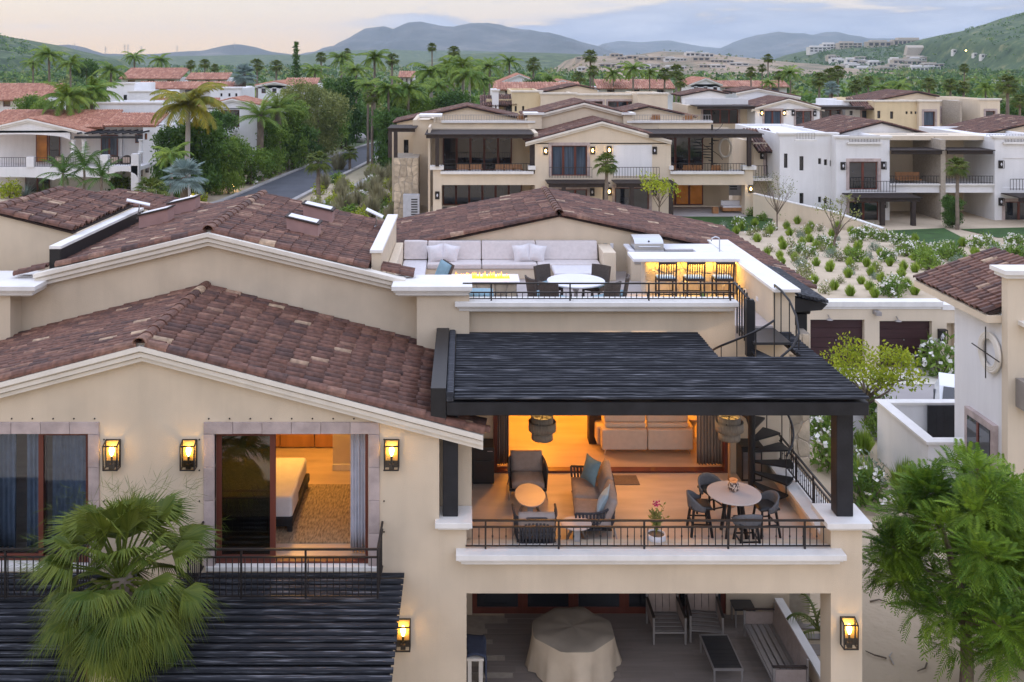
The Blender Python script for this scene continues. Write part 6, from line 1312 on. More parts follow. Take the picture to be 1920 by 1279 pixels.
# boundary wall, lawns, street
bw_ = thing('boundary_wall', 'low cream garden wall sloping down between the lawns', 'wall', (PX(1520, 66), 66, .9), world=True)
b = MB()
pts = [P(1412, 364, Y=73.5), P(1500, 385, Y=71), P(1560, 398, Y=69), P(1655, 430, Y=66)]
for a, c in zip(pts, pts[1:]): b.prism([a, c, (c.x, c.y, ground(c.x, c.y) - .2), (a.x, a.y, ground(a.x, a.y) - .2)], (.2, .25, 0))
b.build('body', M['cream2'], bw_)
b = MB()
for a, c in zip(pts, pts[1:]): b.bar((a.x + .1, a.y + .12, a.z + .04), (c.x + .1, c.y + .12, c.z + .04), .36, .08)
b.build('coping', M['trim'], bw_)
def G(u, v):
    """where the line of sight through a picture point meets the ground"""
    lo, hi = 12.0, 400.0
    for _ in range(50):
        m_ = (lo + hi) / 2; p = P(u, v, Y=m_)
        if p.z > ground(p.x, p.y): lo = m_
        else: hi = m_
    p = P(u, v, Y=lo); return Vector((p.x, p.y, ground(p.x, p.y)))
def patch(name, poly, m, lift=.03, kind='structure'):
    b = MB(); g = [G(u, v) for u, v in poly]; b.quad(*[(p.x, p.y, p.z + lift) for p in g]); return tag(b.build(name, m), kind=kind)
patch('lawn', [(1280, 404), (1412, 403), (1450, 410), (1440, 432), (1360, 436), (1250, 415)], M['lawn'], .06)
patch('lawn', [(1660, 434), (1770, 429), (1815, 452), (1790, 468), (1690, 450)], M['lawn'], .06)
patch('lawn', [(1800, 431), (1990, 426), (1990, 448), (1870, 447)], M['lawn'], .06)
road = [(-24.5, 70), (-22.3, 77), (-19.3, 86.5), (-17.4, 104), (-15.6, 120), (-14.1, 132), (-11.5, 146), (-6, 158), (3, 166)]
strip('street', road, 6.0, M['asphalt'], .13); strip('kerb', [(x - 3.3, y) for x, y in road], .5, M['kerb'], .24, .3); strip('kerb', [(x + 3.3, y) for x, y in road], .5, M['kerb'], .24, .3)
strip('footpath', [(x + 7.4, y + 2) for x, y in road[1:6]], 1.6, M['kerb'], .14)

# ---------------------------------------------------------------- hills and mountains
from mathutils import noise
HILLS = []
def scrub_mat(name, a, b_, c, scale):
    m = bpy.data.materials.new(name); m.use_nodes = True; t = m.node_tree; bs = t.nodes['Principled BSDF']; l = t.links.new
    g = t.nodes.new('ShaderNodeNewGeometry'); n = t.nodes.new('ShaderNodeTexNoise'); n.inputs['Scale'].default_value = scale; n.inputs['Detail'].default_value = 9; n.inputs['Roughness'].default_value = .65
    l(g.outputs['Position'], n.inputs['Vector']); r = t.nodes.new('ShaderNodeValToRGB'); l(n.outputs[0], r.inputs[0]); e = r.color_ramp.elements
    e[0].position, e[1].position = .36, .56; e[0].color = a + (1,); e[1].color = b_ + (1,); x = e.new(.68); x.color = c + (1,)
    l(r.outputs[0], bs.inputs['Base Color']); bs.inputs['Roughness'].default_value = .95
    bp = t.nodes.new('ShaderNodeBump'); bp.inputs['Strength'].default_value = .0 if scale > .01 else .5; bp.inputs['Distance'].default_value = .05 / scale; l(n.outputs[0], bp.inputs['Height']); l(bp.outputs[0], bs.inputs['Normal']); return m
def hill(name, pts, Yr, wf, wb, m, amp=.12, nu=140, nv=26, fr=3.0, base=-3):
    pts = [(PX(u, Yr), max(0, PZ(v, Yr))) for u, v in pts]; x0, x1 = pts[0][0], pts[-1][0]
    def H(x):
        for (a, za), (c, zc_) in zip(pts, pts[1:]):
            if a <= x <= c: t = (x - a) / (c - a); return za + (zc_ - za) * t
        return 0
    top = max(z for x, z in pts)
    def h(x, y):
        if x < x0 or x > x1: return base
        t = (y - (Yr - wf)) / wf if y < Yr else 1 - (y - Yr) / wb
        if t <= 0: return base
        s = t * t * (3 - 2 * t); q = noise.fractal(Vector((x / wf * fr, y / wf * fr, Yr * .01)), .9, 2.1, 5)
        e = H(x) * s * (1 + 0 * q) + amp * top * q * min(1, 4 * t * (1.08 - t)) * min(1, H(x) / (top * .4) + .05)
        d = .07 * (x1 - x0); e = base + (e - base) * min(1, (x - x0) / d, (x1 - x) / d)
        return max(base, e)
    b = MB(); vs = []
    for j in range(nv + 1):
        y = Yr - wf + (wf + wb) * j / nv
        for i in range(nu + 1): x = x0 + (x1 - x0) * i / nu; vs.append((x, y, h(x, y)))
    b.add(vs, [(j*(nu+1)+i, j*(nu+1)+i+1, (j+1)*(nu+1)+i+1, (j+1)*(nu+1)+i) for j in range(nv) for i in range(nu)])
    tag(b.build(name, m, smooth=True), kind='structure'); return h
ORD = 'first second third fourth fifth sixth seventh eighth ninth tenth eleventh twelfth thirteenth fourteenth fifteenth sixteenth seventeenth eighteenth nineteenth twentieth'.split()
def relabel(items, base, bands):
    """things alike: told apart by the band they stand in and their order from the left"""
    for i, (lo, where) in enumerate(bands):
        hi = bands[i - 1][0] if i else 1e9
        row = sorted((q for q in items if lo <= q[2] < hi), key=lambda q: q[1])
        for k, (t, u, v) in enumerate(row):
            n = len(row); side = 'left' if k < (n + 1) // 2 else 'right'; j = k if side == 'left' else n - 1 - k
            t['label'] = base + ', ' + ('the only one ' if n == 1 else (ORD[min(j, 19)] if j else {'left': 'leftmost', 'right': 'rightmost'}[side]) + (' from the ' + side if j else '') + ' ') + where
MT = scrub_mat('mountain_rock_and_scrub', (.05, .06, .055), (.09, .092, .085), (.16, .145, .125), .0044)
HG = scrub_mat('green_hill_scrub', (.02, .045, .014), (.06, .10, .03), (.19, .18, .08), .06)
HS = scrub_mat('bare_sandy_hill', (.12, .11, .06), (.33, .24, .16), (.42, .32, .22), .02)
hill('mountain', [(520, 112), (590, 97), (640, 86), (665, 70), (690, 57), (722, 55), (742, 60), (770, 46), (796, 41), (830, 47), (852, 51), (880, 45), (915, 46), (950, 53), (1000, 57), (1040, 67), (1075, 80), (1110, 90), (1140, 100), (1200, 112)], 4400, 1300, 1000, MT, .15, 240, 50, 4.5)
hill('mountain', [(1290, 112), (1340, 96), (1390, 78), (1425, 64), (1450, 59), (1480, 65), (1515, 72), (1535, 66), (1552, 61), (1572, 69), (1582, 65), (1620, 71), (1680, 73), (1760, 80), (1900, 100), (2000, 112)], 5400, 1400, 1000, MT, .14, 200, 40, 4.5)
hill('mountain', [(1080, 112), (1130, 82), (1160, 77), (1200, 80), (1250, 76), (1300, 86), (1400, 96), (1460, 112)], 6300, 1200, 500, MT, .08)
hill('hill', [(255, 112), (285, 101), (340, 97), (385, 95), (410, 93), (440, 85), (453, 83), (470, 87), (500, 97), (540, 103), (600, 112)], 3400, 800, 700, MT, .12)
hill('hill', [(60, 112), (95, 95), (112, 85), (128, 84), (145, 92), (165, 100), (260, 104), (330, 112)], 2900, 600, 600, MT, .1)
LH = hill('hill', [(-420, 60), (-120, 58), (-30, 66), (8, 72), (30, 79), (50, 86), (72, 94), (110, 104), (170, 112)], 950, 420, 400, HG, .14)
RH = hill('hill', [(1690, 112), (1720, 98), (1750, 77), (1775, 68), (1800, 62), (1835, 55), (1865, 46), (1900, 37), (1920, 32), (2000, 12), (2150, -10), (2400, 20)], 1150, 620, 500, HG, .14, 160, 40)
MH = hill('hill', [(1440, 120), (1490, 112), (1515, 101), (1540, 94), (1575, 89), (1620, 85), (1680, 83), (1740, 84), (1760, 90), (1790, 104), (1840, 114), (1880, 122)], 1350, 380, 420, HG, .1, 160, 30)
SH = hill('hill', [(1040, 124), (1066, 114), (1085, 108), (1150, 106), (1200, 103), (1225, 99), (1245, 96), (1290, 98), (1320, 101), (1370, 106), (1420, 112), (1490, 118), (1530, 126)], 980, 300, 300, HS, .12, 160, 30)
hill('hill', [(780, 118), (850, 104), (900, 100), (960, 98), (1030, 99), (1080, 101), (1120, 110), (1160, 118)], 1500, 450, 400, HG, .1)
hill('hill', [(-300, 112), (-100, 106), (100, 103), (300, 105), (480, 104), (650, 102), (760, 106), (900, 112)], 2300, 700, 700, HG, .15)
hill('hill', [(540, 114), (600, 97), (660, 95), (740, 93), (800, 96), (870, 94), (930, 97), (1010, 100), (1060, 106), (1100, 114)], 2600, 600, 500, HG, .15)
def on(h, u, v, lo, hi):
    """first point of the hillside h along a line of sight"""
    y = lo
    while y < hi:
        p = P(u, v, Y=y)
        if p.z <= max(h(p.x, y), -.4): return p
        y += (hi - lo) / 300
    return None

# ---------------------------------------------------------------- plants
def leafquad(b, p, d, n, L_, W_):
    b.add([p, p + d * L_ * .5 + n * W_ * .5, p + d * L_, p + d * L_ * .5 - n * W_ * .5], [(0, 1, 2, 3)])
def rdir(rr, up=0):
    while True:
        v = Vector((rr.uniform(-1, 1), rr.uniform(-1, 1), rr.uniform(-1, 1)))
        if .05 < v.length < 1: v.normalize(); v.z += up; return v.normalized()
def crown_mb(seed, rx, rz, clumps, leaves, leaf, spread=.33, flat=.3):
    """leafy crown about (0,0,0): clumps through the volume, mostly near the outside"""
    rr = random.Random(seed); b = MB(); cs = []
    for i in range(clumps):
        d = rdir(rr, .15); r = rr.uniform(.45, 1) ** .6; k = 1 + .25 * math.sin(d.x * 3 + seed) * math.cos(d.y * 4); c = Vector((d.x * rx * r * k, d.y * rx * r * k, d.z * rz * r)); cs.append(c)
        s = spread * rr.uniform(.7, 1.3) * rx
        for j in range(leaves):
            o = rdir(rr); q = c + Vector((o.x, o.y, o.z * .7)) * s * rr.uniform(.2, 1) ** .5; dd = rdir(rr, flat); n = dd.cross(rdir(rr)).normalized(); leafquad(b, q, dd, n, leaf * rr.uniform(.6, 1.3), leaf * .55)
    return b, cs
def make_tree(name, label, loc, rx, rz, h, m, seed, clumps=60, leaves=34, leaf=.28, trunk=.16, group=None, bark='bark', cat='tree'):
    t = thing(name, label, cat, loc, 0, group); b, cs = crown_mb(seed, rx, rz, clumps, leaves, leaf); b.v = [(x, y, z + h) for x, y, z in b.v]; b.build('crown', M[m], t, world=False)
    b = MB(); b.tube([(0, 0, -.3), (.05, 0, h * .3), (-.04, .03, max(.2, h - rz * .5))], [trunk, trunk * .8, trunk * .55], 8); rr = random.Random(seed)
    for c in cs[::max(1, len(cs) // 9)]: b.tube([(-.02, .02, max(.15, h - rz * .8)), (c.x * .4, c.y * .4, h - rz * .25 + c.z * .3), (c.x * .85, c.y * .85, h + c.z * .85)], [trunk * .5, trunk * .3, trunk * .1], 6)
    b.build('trunk', M[bark], t, world=False); return t
def feather_mb(seed, n, L_, droop, leaflets=22, lw=.075, ll=.55, up=.9):
    rr = random.Random(seed); b = MB()
    for i in range(n):
        a = 6.283 * i / n * 2.4 + rr.uniform(-.2, .2); e = up * (1 - i / n) * 1.5 + rr.uniform(-.15, .15) - .35; ln = L_ * rr.uniform(.85, 1.1); h = Vector((math.cos(a), math.sin(a), 0)); pts = []; p = Vector((0, 0, 0)); ang = e
        for s in range(9): pts.append(p.copy()); p = p + (h * math.cos(ang) + Vector((0, 0, math.sin(ang)))) * ln / 8; ang -= droop * (.5 + s / 8)
        for q, r_ in zip(pts, pts[1:]): b.bar(q, r_, .05, .03)
        sd = Vector((-h.y, h.x, 0))
        for j in range(2, leaflets + 1):
            t = j / leaflets * 7.99; k = int(t); q = pts[k].lerp(pts[min(8, k + 1)], t - k); dv = (pts[min(8, k+1)] - pts[k]).normalized(); w_ = ll * (math.sin(math.pi * (.12 + .85 * j / leaflets)) ** .6)
            for s in (-1, 1):
                d = (sd * s * .8 + dv * .55 + Vector((0, 0, -.35 + rr.uniform(-.25, .2)))).normalized(); nrm = dv
                b.add([q - dv * lw / 2, q + dv * lw / 2, q + d * w_ + dv * .02 - Vector((0, 0, w_ * .18))], [(0, 1, 2)])
    return b
def fan_leaf(b, base, d, R_, n, rr, spread=2.5, droop=.25, w=None):
    """one costapalmate leaf: n pleated blades radiating from base in the plane round d"""
    d = d.normalized(); sd = d.cross(Vector((0, 0, 1))); sd = sd.normalized() if sd.length > .05 else Vector((1, 0, 0)); nn = sd.cross(d); w = w or R_ * spread / n * .62
    for i in range(n):
        a = spread * ((i + .5) / n - .5); r = R_ * (1 - .12 * abs(a)) * rr.uniform(.9, 1.06); bd = (d * math.cos(a) + sd * math.sin(a)); cr = nn.cross(bd).normalized(); fold = nn * (w * .35)
        m1 = base + bd * r * .55 + nn * .03; m2 = base + bd * r + Vector((0, 0, -droop * r * rr.uniform(.5, 1.4))) - nn * .02
        b.add([base, m1 - cr * w / 2, m1 + fold, m1 + cr * w / 2, m2], [(0, 1, 2), (0, 2, 3), (1, 4, 2), (2, 4, 3)])
def fan_mb(seed, n, R_, pet, seg=13, droop=.3):
    rr = random.Random(seed); b = MB()
    for i in range(n):
        a = 6.283 * i * .382 + rr.uniform(-.2, .2); e = 1.35 - 2.1 * i / n + rr.uniform(-.15, .15); d = Vector((math.cos(a) * math.cos(e), math.sin(a) * math.cos(e), math.sin(e))); q = d * pet * rr.uniform(.8, 1.1)
        b.bar((0, 0, 0), q, .05, .03); fan_leaf(b, q, (d + Vector((0, 0, -.25))).normalized(), R_ * rr.uniform(.85, 1.1), seg, rr, 2.7, droop)
    return b
PM = {}
for k in range(3): PM['feather', k] = feather_mb(20 + k, 26, 2.6, .19, 28, .12, .6).mesh('crown', M['leaf_palm']); PM['fan', k] = fan_mb(30 + k, 34, .85, .75).mesh('crown', M['leaf_fan']); PM['royal', k] = feather_mb(60 + k, 18, 2.9, .24, 30, .14, .8).mesh('crown', M['leaf_palm'])
PM['gold', 0] = feather_mb(41, 28, 3.0, .22, 36, .13, .8, 1.0).mesh('crown', M['leaf_gold']); PM['silver', 0] = fan_mb(42, 30, 1.2, .7, 16, .1).mesh('crown', M['leaf_blue']); PM['date', 0] = feather_mb(43, 42, 2.7, .13, 28, .06, .45, 1.1).mesh('crown', M['leaf_palm']); PM['date', 1] = feather_mb(44, 42, 2.7, .14, 28, .06, .45, 1.1).mesh('crown', M['leaf_palm'])
def trunk_mesh(m, r0, r1):
    b = MB(); n = 10; b.tube([(.02 * math.sin(i), .02 * math.cos(i * 1.7), i / n) for i in range(n + 1)], [r0 + (r1 - r0) * i / n + (.015 if i % 2 else 0) for i in range(n + 1)], 8); return b.mesh('trunk', M[m], True)
TK = {'feather': trunk_mesh('palmbark', .2, .13), 'fan': trunk_mesh('palmbark', .22, .15), 'royal': trunk_mesh('whitebark', .24, .13), 'gold': trunk_mesh('whitebark', .2, .14), 'silver': trunk_mesh('bark', .3, .24), 'date': trunk_mesh('bark', .34, .3)}
SKIRT = fan_mb(77, 14, .6, .3, 8, .9); SKIRT = SKIRT.mesh('dry_fronds', M['straw'])
def palm(kind, u, v, Y, rpx, label, lean=0):
    """palm with its crown centred at picture point (u, v) at distance Y, standing on the ground"""
    if kind in ('feather', 'royal'): rpx *= 1.22
    if kind == 'date': Y = max(Y, FPX * 13.25 / (268 - .417 * (u - 417)) * 1.05)
    c = P(u, v, Y=Y); g = ground(c.x, Y); h = c.z - g; s = rpx * Y / FPX / {'feather': 2.2, 'fan': 1.45, 'royal': 2.4, 'gold': 2.5, 'silver': 1.7, 'date': 2.3}[kind]; i = random.randrange(3)
    t = thing({'fan': 'fan_palm', 'silver': 'silver_palm', 'gold': 'coconut_palm', 'date': 'date_palm', 'royal': 'royal_palm'}.get(kind, 'feather_palm'), label, 'palm tree', (c.x + lean, Y, g), 0, 'palm trees among the villas')
    me = PM.get((kind, i)) or PM.get((kind, i % 2)) or PM[kind, 0]
    o = inst('crown', me, t, loc=(-lean, 0, h), rot=(0, 0, random.uniform(0, 6)), scale=(s, s, s)); tk = TK[kind]; k = max(.55, min(1.3, s))
    o = inst('trunk', tk, t); o.matrix_basis = Matrix(((k, 0, -lean, 0), (0, k, 0, 0), (0, 0, h + .15, -.1), (0, 0, 0, 1)))
    if kind == 'fan' and h > 4: inst('dry_fronds', SKIRT, t, loc=(-lean, 0, h - .35 * s), scale=(s * .8,) * 3)
    return t
palm('gold', 352, 196, 84, 68, 'coconut palm with yellowing drooping fronds before the white block villa')
for a in (('feather', 127, 183, 97, 42, 'broad feather palm left of the pair behind the left villa roof'), ('feather', 172, 172, 100, 42, 'broad feather palm right of the pair behind the left villa roof'),
    ('feather', 92, 103, 150, 27, 'tall feather palm breaking the skyline below the left green hill'), ('feather', 132, 118, 150, 22, 'feather palm just right of the tall skyline palm on the left'), ('feather', 62, 118, 170, 18, 'feather palm at the foot of the left green hill'),
    ('feather', 208, 132, 165, 24, 'feather palm beside the wide red roofed villa upper left'), ('feather', 252, 106, 230, 18, 'lone feather palm above the wide red roof upper left'), ('feather', 300, 112, 230, 17, 'wide feather palm above the wide red roof, right of the lone one'), ('fan', 358, 122, 190, 11, 'left palm of the slender three before the small hipped roof'), ('fan', 384, 120, 190, 12, 'middle palm of the slender three before the small hipped roof'), ('fan', 403, 128, 190, 10, 'right palm of the slender three before the small hipped roof'),
    ('silver', 457, 142, 135, 27, 'silver blue fan palm left of the shallow red gable'), ('date', 488, 218, 88, 45, 'left date palm of the pair with stout trunks by the street'), ('date', 521, 204, 93, 45, 'right date palm of the pair with stout trunks by the street'),
    ('fan', 482, 122, 230, 16, 'far fan palm left of the dark conifer'), ('fan', 518, 124, 230, 15, 'second far fan palm left of the dark conifer'), ('fan', 602, 108, 220, 13, 'slim fan palm right of the dark conifer'), ('feather', 590, 132, 170, 22, 'feather palm low beside the dark conifer'), ('feather', 640, 110, 180, 22, 'feather palm below the left flank of the mountain'), ('feather', 668, 132, 150, 24, 'feather palm in the grove left of the tall central one'), ('feather', 702, 108, 160, 26, 'tall feather palm central in the left grove'), ('feather', 690, 160, 118, 24, 'low feather palm under the tall central one of the left grove'), ('fan', 698, 182, 108, 20, 'fan palm with a thick brown trunk at the left of the yellow crowned one'), ('feather', 728, 168, 108, 27, 'feather palm with a brown trunk right beside the thick fan palm'), ('feather', 765, 168, 110, 34, 'bright yellow green feather palm at the centre of the grove'), ('fan', 651, 97, 260, 8, 'tiny far palm on the skyline under the mountain ridge'), ('fan', 735, 112, 200, 16, 'fan palm between the tall central palm and the skyline pair'),
    ('fan', 810, 89, 190, 11, 'slender fan palm standing highest against the mountain'), ('fan', 851, 97, 180, 14, 'slender fan palm second highest against the mountain'), ('royal', 808, 135, 125, 32, 'royal palm at the left of the white trunked cluster'), ('royal', 838, 128, 128, 32, 'royal palm in the middle of the white trunked cluster'), ('royal', 868, 125, 120, 34, 'dark royal palm at the right of the white trunked cluster'), ('royal', 880, 140, 117, 30, 'royal palm with the whitest trunk by the yellow house'), ('royal', 822, 160, 118, 26, 'low royal palm in front of the white trunked cluster'), ('feather', 918, 124, 160, 24, 'feather palm left of the centre red gabled villa'), ('feather', 955, 116, 200, 20, 'feather palm above the centre red gabled villa'), ('fan', 1000, 122, 200, 17, 'fan palm right of the centre red gabled villa'), ('feather', 908, 152, 130, 18, 'small weeping palm over the long red roof'), ('feather', 1030, 150, 150, 20, 'dark low palm between the two centre red gables'),
    ('fan', 1107, 106, 145, 16, 'tall fan palm standing alone before the bare sandy hill'), ('fan', 1112, 134, 143, 14, 'fan palm directly under the tall lone one'), ('fan', 1085, 146, 142, 16, 'bushy fan palm left of the tall lone one'), ('feather', 1150, 138, 150, 18, 'feather palm between the tall lone palm and the slim palms'), ('feather', 1187, 128, 135, 23, 'widest feather palm before the broad red roofed villa'), ('feather', 1218, 136, 138, 16, 'slim dark feather palm right of the widest one'), ('fan', 1246, 140, 138, 15, 'fan palm at the right end of the broad red roof, front one'), ('fan', 1268, 134, 145, 17, 'fan palm at the right end of the broad red roof, rear one'), ('fan', 1276, 155, 130, 14, 'low bushy fan palm left of the broad white gable'),
    ('fan', 1408, 136, 150, 13, 'fan palm above the long low red roof, leftmost of three'), ('fan', 1440, 110, 150, 11, 'slim tall fan palm rising highest right of the sandy hill'), ('fan', 1429, 128, 152, 10, 'fan palm just below the slim tall one'), ('feather', 1442, 155, 140, 13, 'low dark feather palm under the slim tall fan palm'), ('feather', 1482, 136, 150, 19, 'bright feather palm at the right end of the long low roof'), ('fan', 1460, 142, 155, 12, 'fan palm left of the bright feather palm'), ('fan', 1536, 150, 140, 18, 'leftmost fan palm of the dense clump before the hill town'), ('fan', 1556, 142, 142, 18, 'second fan palm of the dense clump before the hill town'), ('fan', 1571, 136, 144, 16, 'tallest fan palm of the dense clump before the hill town'), ('silver', 1560, 168, 132, 18, 'silver blue palm under the dense clump before the hill town'), ('fan', 1606, 162, 140, 16, 'fan palm behind the yellow flat roofed house, leftmost'), ('fan', 1628, 154, 150, 14, 'fan palm behind the yellow flat roofed house, second from left'), ('feather', 1654, 164, 145, 16, 'small feather palm behind the yellow house roof'), ('feather', 1690, 160, 145, 17, 'yellowish feather palm right of the yellow house roof'), ('fan', 1742, 158, 140, 16, 'dense fan palm over the yellow house right wing'), ('fan', 1782, 160, 135, 16, 'left fan palm of two over the flat roofs at right'), ('fan', 1808, 128, 190, 11, 'slim fan palm on the slope below the right hill'), ('fan', 1806, 165, 135, 15, 'right fan palm of two over the flat roofs at right'), ('feather', 1848, 166, 135, 17, 'bright feather palm left of the big far right fan palm'), ('fan', 1889, 160, 108, 24, 'largest fan palm at the far right with a leaning trunk'), ('fan', 1912, 190, 105, 18, 'palm partly cut by the right picture edge'),
    ('fan', 1137, 308, 69, 26, 'small fan palm before the central balconies of the cream house'), ('fan', 1795, 314, 68, 24, 'fan palm with a tall trunk before the white house balconies'), ('fan', 597, 306, 88, 28, 'young fan palm standing alone beside the street'), ('fan', 656, 288, 112, 18, 'young fan palm at the far bend of the street'), ('silver', 345, 335, 72, 44, 'large silver fan palm by the garden in front of the white villas'), ('fan', 282, 362, 66, 36, 'low green fan palm with a glowing uplight at its foot'), ('fan', 618, 212, 190, 8, 'thin palm deep in the dark trees'), ('feather', 322, 290, 80, 30, 'low feather palm under the golden coconut palm')): palm(*a)
# areca clump and spiky plants by the left villa
ar = [feather_mb(91, 16, 2.3, .16, 20, .08, .5, 1.3)]
for i, (u, v, Y, s, lab) in enumerate(((118, 318, 80, 1.0, 'left plume of the dark areca palms before the left villa'), (158, 308, 81, 1.15, 'tallest plume of the dark areca palms before the left villa'), (190, 325, 79, 1.0, 'right plume of the dark areca palms before the left villa'))):
    c = P(u, v, Y=Y); t = thing('areca_palm', lab, 'palm tree', (c.x, Y, ground(c.x, Y)), 0, 'areca palms before the left villa'); hh = c.z - ground(c.x, Y)
    me = ar[0].mesh('crown', M['leaf_dark']) if i == 0 else me; inst('crown', me, t, loc=(0, 0, hh - .4), rot=(0, 0, i * 2), scale=(s,) * 3); o = inst('trunk', TK['feather'], t); o.scale = (.7, .7, hh - .3)
for i, (u, v) in enumerate(((48, 352), (85, 350), (112, 358))):
    c = G(u, v + 16); t = thing('blue_agave', ('spiky blue green plant leftmost behind the near roof ridge', 'spiky blue green plant in the middle behind the near roof ridge', 'spiky blue green plant beside the areca palms')[i], 'plant', c); b = MB(); rr = random.Random(i)
    for j in range(90): d = rdir(rr, .5); d.z = abs(d.z); s_ = d.cross(Vector((0, 0, 1))).normalized(); b.add([s_ * -.05, s_ * .05, d * 1.7 * rr.uniform(.7, 1)], [(0, 1, 2)])
    b.build('leaves', M['leaf_blue' if i != 1 else 'leaf_mid'], t, world=False)
# broadleaf trees of the garden belt
CR = {}
for k, (m, lf) in {'dark': ('leaf_dark', .34), 'mid': ('leaf_mid', .32), 'olive': ('leaf_olive', .26)}.items():
    for s in range(2): b, cs = crown_mb(100 + s + len(k), 2.2, 1.7, 95, 36, lf); CR[k, s] = b.mesh('crown', M[m])
BT = MB(); BT.tube([(0, 0, -.1), (.02, .01, .5), (0, 0, 1)], [.06, .045, .03], 7); BT = BT.mesh('trunk', M['bark'])
def behind_kerb(u, Y):
    return max(Y, FPX * 13.25 / (268 - .417 * (u - 417)) * 1.05) if 425 < u < 715 else Y
def shrubtree(kind, u, v, rpx, Y, label, squash=1.0):
    Y = behind_kerb(u, Y)
    c = P(u, v, Y=Y); g = ground(c.x, Y); s = rpx * Y / FPX / 2.2; h = max(c.z - g, s * 1.2)
    t = thing({'dark': 'broadleaf_tree', 'mid': 'broadleaf_tree', 'olive': 'olive_tree'}[kind], label, 'tree', (c.x, Y, g), 0, 'garden trees between the villas')
    inst('crown', CR[kind, random.randrange(2)], t, loc=(0, 0, h), rot=(0, 0, random.uniform(0, 6)), scale=(s, s, s * squash)); inst('trunk', BT, t, scale=(2.2 * s, 2.2 * s, h))
    if h > 3.2 * s and Y < 140: inst('lower_foliage', CR[kind, 1], t, loc=(random.uniform(-.6, .6) * s, -.3, h * .42), rot=(0, 0, random.uniform(0, 6)), scale=(s * .85, s * .85, max(s * .7, h * .24)))
for a in (('dark', 372, 262, 50, 88, 'dark dense tree below the golden coconut palm'), ('dark', 330, 268, 36, 87, 'dark tree left of the golden palm trunk'), ('mid', 428, 285, 34, 86, 'mid green tree before the arched balcony'), ('mid', 470, 300, 34, 84, 'mid green bushy tree left of the date palms'), ('dark', 548, 262, 42, 95, 'dark tree right of the date palms'), ('olive', 596, 205, 52, 100, 'large airy olive tree behind the date palms'), ('olive', 566, 180, 36, 112, 'airy olive tree further left behind the date palms'), ('dark', 648, 225, 46, 98, 'dark tree right of the large olive tree'), ('dark', 690, 232, 38, 104, 'dark tree at the bend of the street'), ('mid', 610, 250, 40, 98, 'mid green tree beside the street'), ('dark', 575, 285, 26, 93, 'low dark tree close to the street edge'), ('dark', 735, 228, 32, 106, 'dark tree behind the brown entrance pergola'), ('mid', 790, 205, 34, 112, 'mid green tree behind the left gable of the cream house'), ('dark', 850, 195, 32, 112, 'dark tree among the white palm trunks'), ('dark', 640, 170, 32, 120, 'dark tree rising over the olive tree'), ('mid', 540, 215, 36, 105, 'mid green tree beside the red gabled white villa'), ('mid', 60, 200, 28, 104, 'bright tree beside the lit porch at far left'), ('mid', 88, 208, 26, 101, 'bright low tree behind the left villa ridge'), ('dark', 162, 130, 22, 170, 'round dark tree under the left skyline palms'), ('mid', 505, 250, 30, 97, 'mid green tree between the date palm trunks'), ('dark', 690, 275, 24, 118, 'dark shrubby tree beyond the street kerb'), ('dark', 410, 230, 30, 96, 'dark tree hugging the arched balcony'), ('dark', 1000, 160, 18, 140, 'small dark tree by the centre red gable'), ('mid', 1660, 190, 20, 125, 'bushy tree behind the yellow house wall'), ('dark', 1890, 215, 34, 112, 'dark shrubby tree at the far right edge'), ('dark', 1785, 382, 18, 69, 'dark shrub tree at the foot of the balcony palm'), ('dark', 760, 190, 34, 118, 'dark tree under the bright yellow green palm')): shrubtree(*a)
# conifer
c = P(555, 112, Y=170); t = thing('conifer', 'tall dark conical pine on the skyline left of the palms', 'tree', (c.x, 170, 0)); hh = PZ(76, 170); b = MB(); rr = random.Random(9)
for i in range(26):
    z = 1.2 + (hh - 1.2) * i / 26; r = 1.9 * (1 - i / 27) + .1
    for j in range(9):
        a = j * .7 + i; e = Vector((math.cos(a), math.sin(a), .12)); 
        for k in range(7): q = e * r * (k + 1) / 7 * rr.uniform(.8, 1.1) + Vector((0, 0, z)); leafquad(b, q, rdir(rr, .3), rdir(rr), .5, .3)
b.build('crown', M['leaf_dark'], t, world=False); b = MB(); b.tube([(0, 0, 0), (0, 0, hh)], [.2, .03], 7); b.build('trunk', M['bark'], t, world=False)
# far woodland: one mass of small crowns
def woodland(name, seed, n, y0, y1, mats, region=None, size=(1.6, 3.2), hgt=None):
    rr = random.Random(seed); b = MB()
    for i in range(n):
        y = y0 * (y1 / y0) ** rr.random(); u = rr.uniform(-40, 1960); x = PX(u, y)
        if region and not region(u, y): continue
        r = rr.uniform(*size) * (y / 300) ** .35; z = (hgt(x, y) if hgt else -.4) + r * .6; m_ = rr.randrange(len(mats))
        for k in range(16 if y < 400 else 9):
            d = rdir(rr, .35); q = Vector((x, y, z)) + Vector((d.x * r, d.y * r, d.z * r * .8)) * rr.uniform(.5, 1); b.c = m_; e = rdir(rr, .2); leafquad(b, q - e * r * .35, e, e.cross(rdir(rr)).normalized(), r * .75, r * .6)
    tag(b.build(name, [M[m] for m in mats]), kind='stuff')
woodland('woodland', 5, 5200, 150, 1500, ['leaf_dark', 'leaf_mid', 'leaf_olive', 'leaf_dark'])
woodland('woodland', 6, 900, 108, 150, ['leaf_dark', 'leaf_mid', 'leaf_dark'], lambda u, y: not (330 < u < 760 and y < 170) and not 880 < u < 1720, (1.2, 2.2))
hs = lambda h: (lambda x, y: max(-.4, h(x, y)))
woodland('hill_scrub', 8, 9000, 560, 1400, ['leaf_dark', 'leaf_mid', 'leaf_dark'], lambda u, y: u > 1600 and y < 1150, (.8, 1.9), hs(RH))
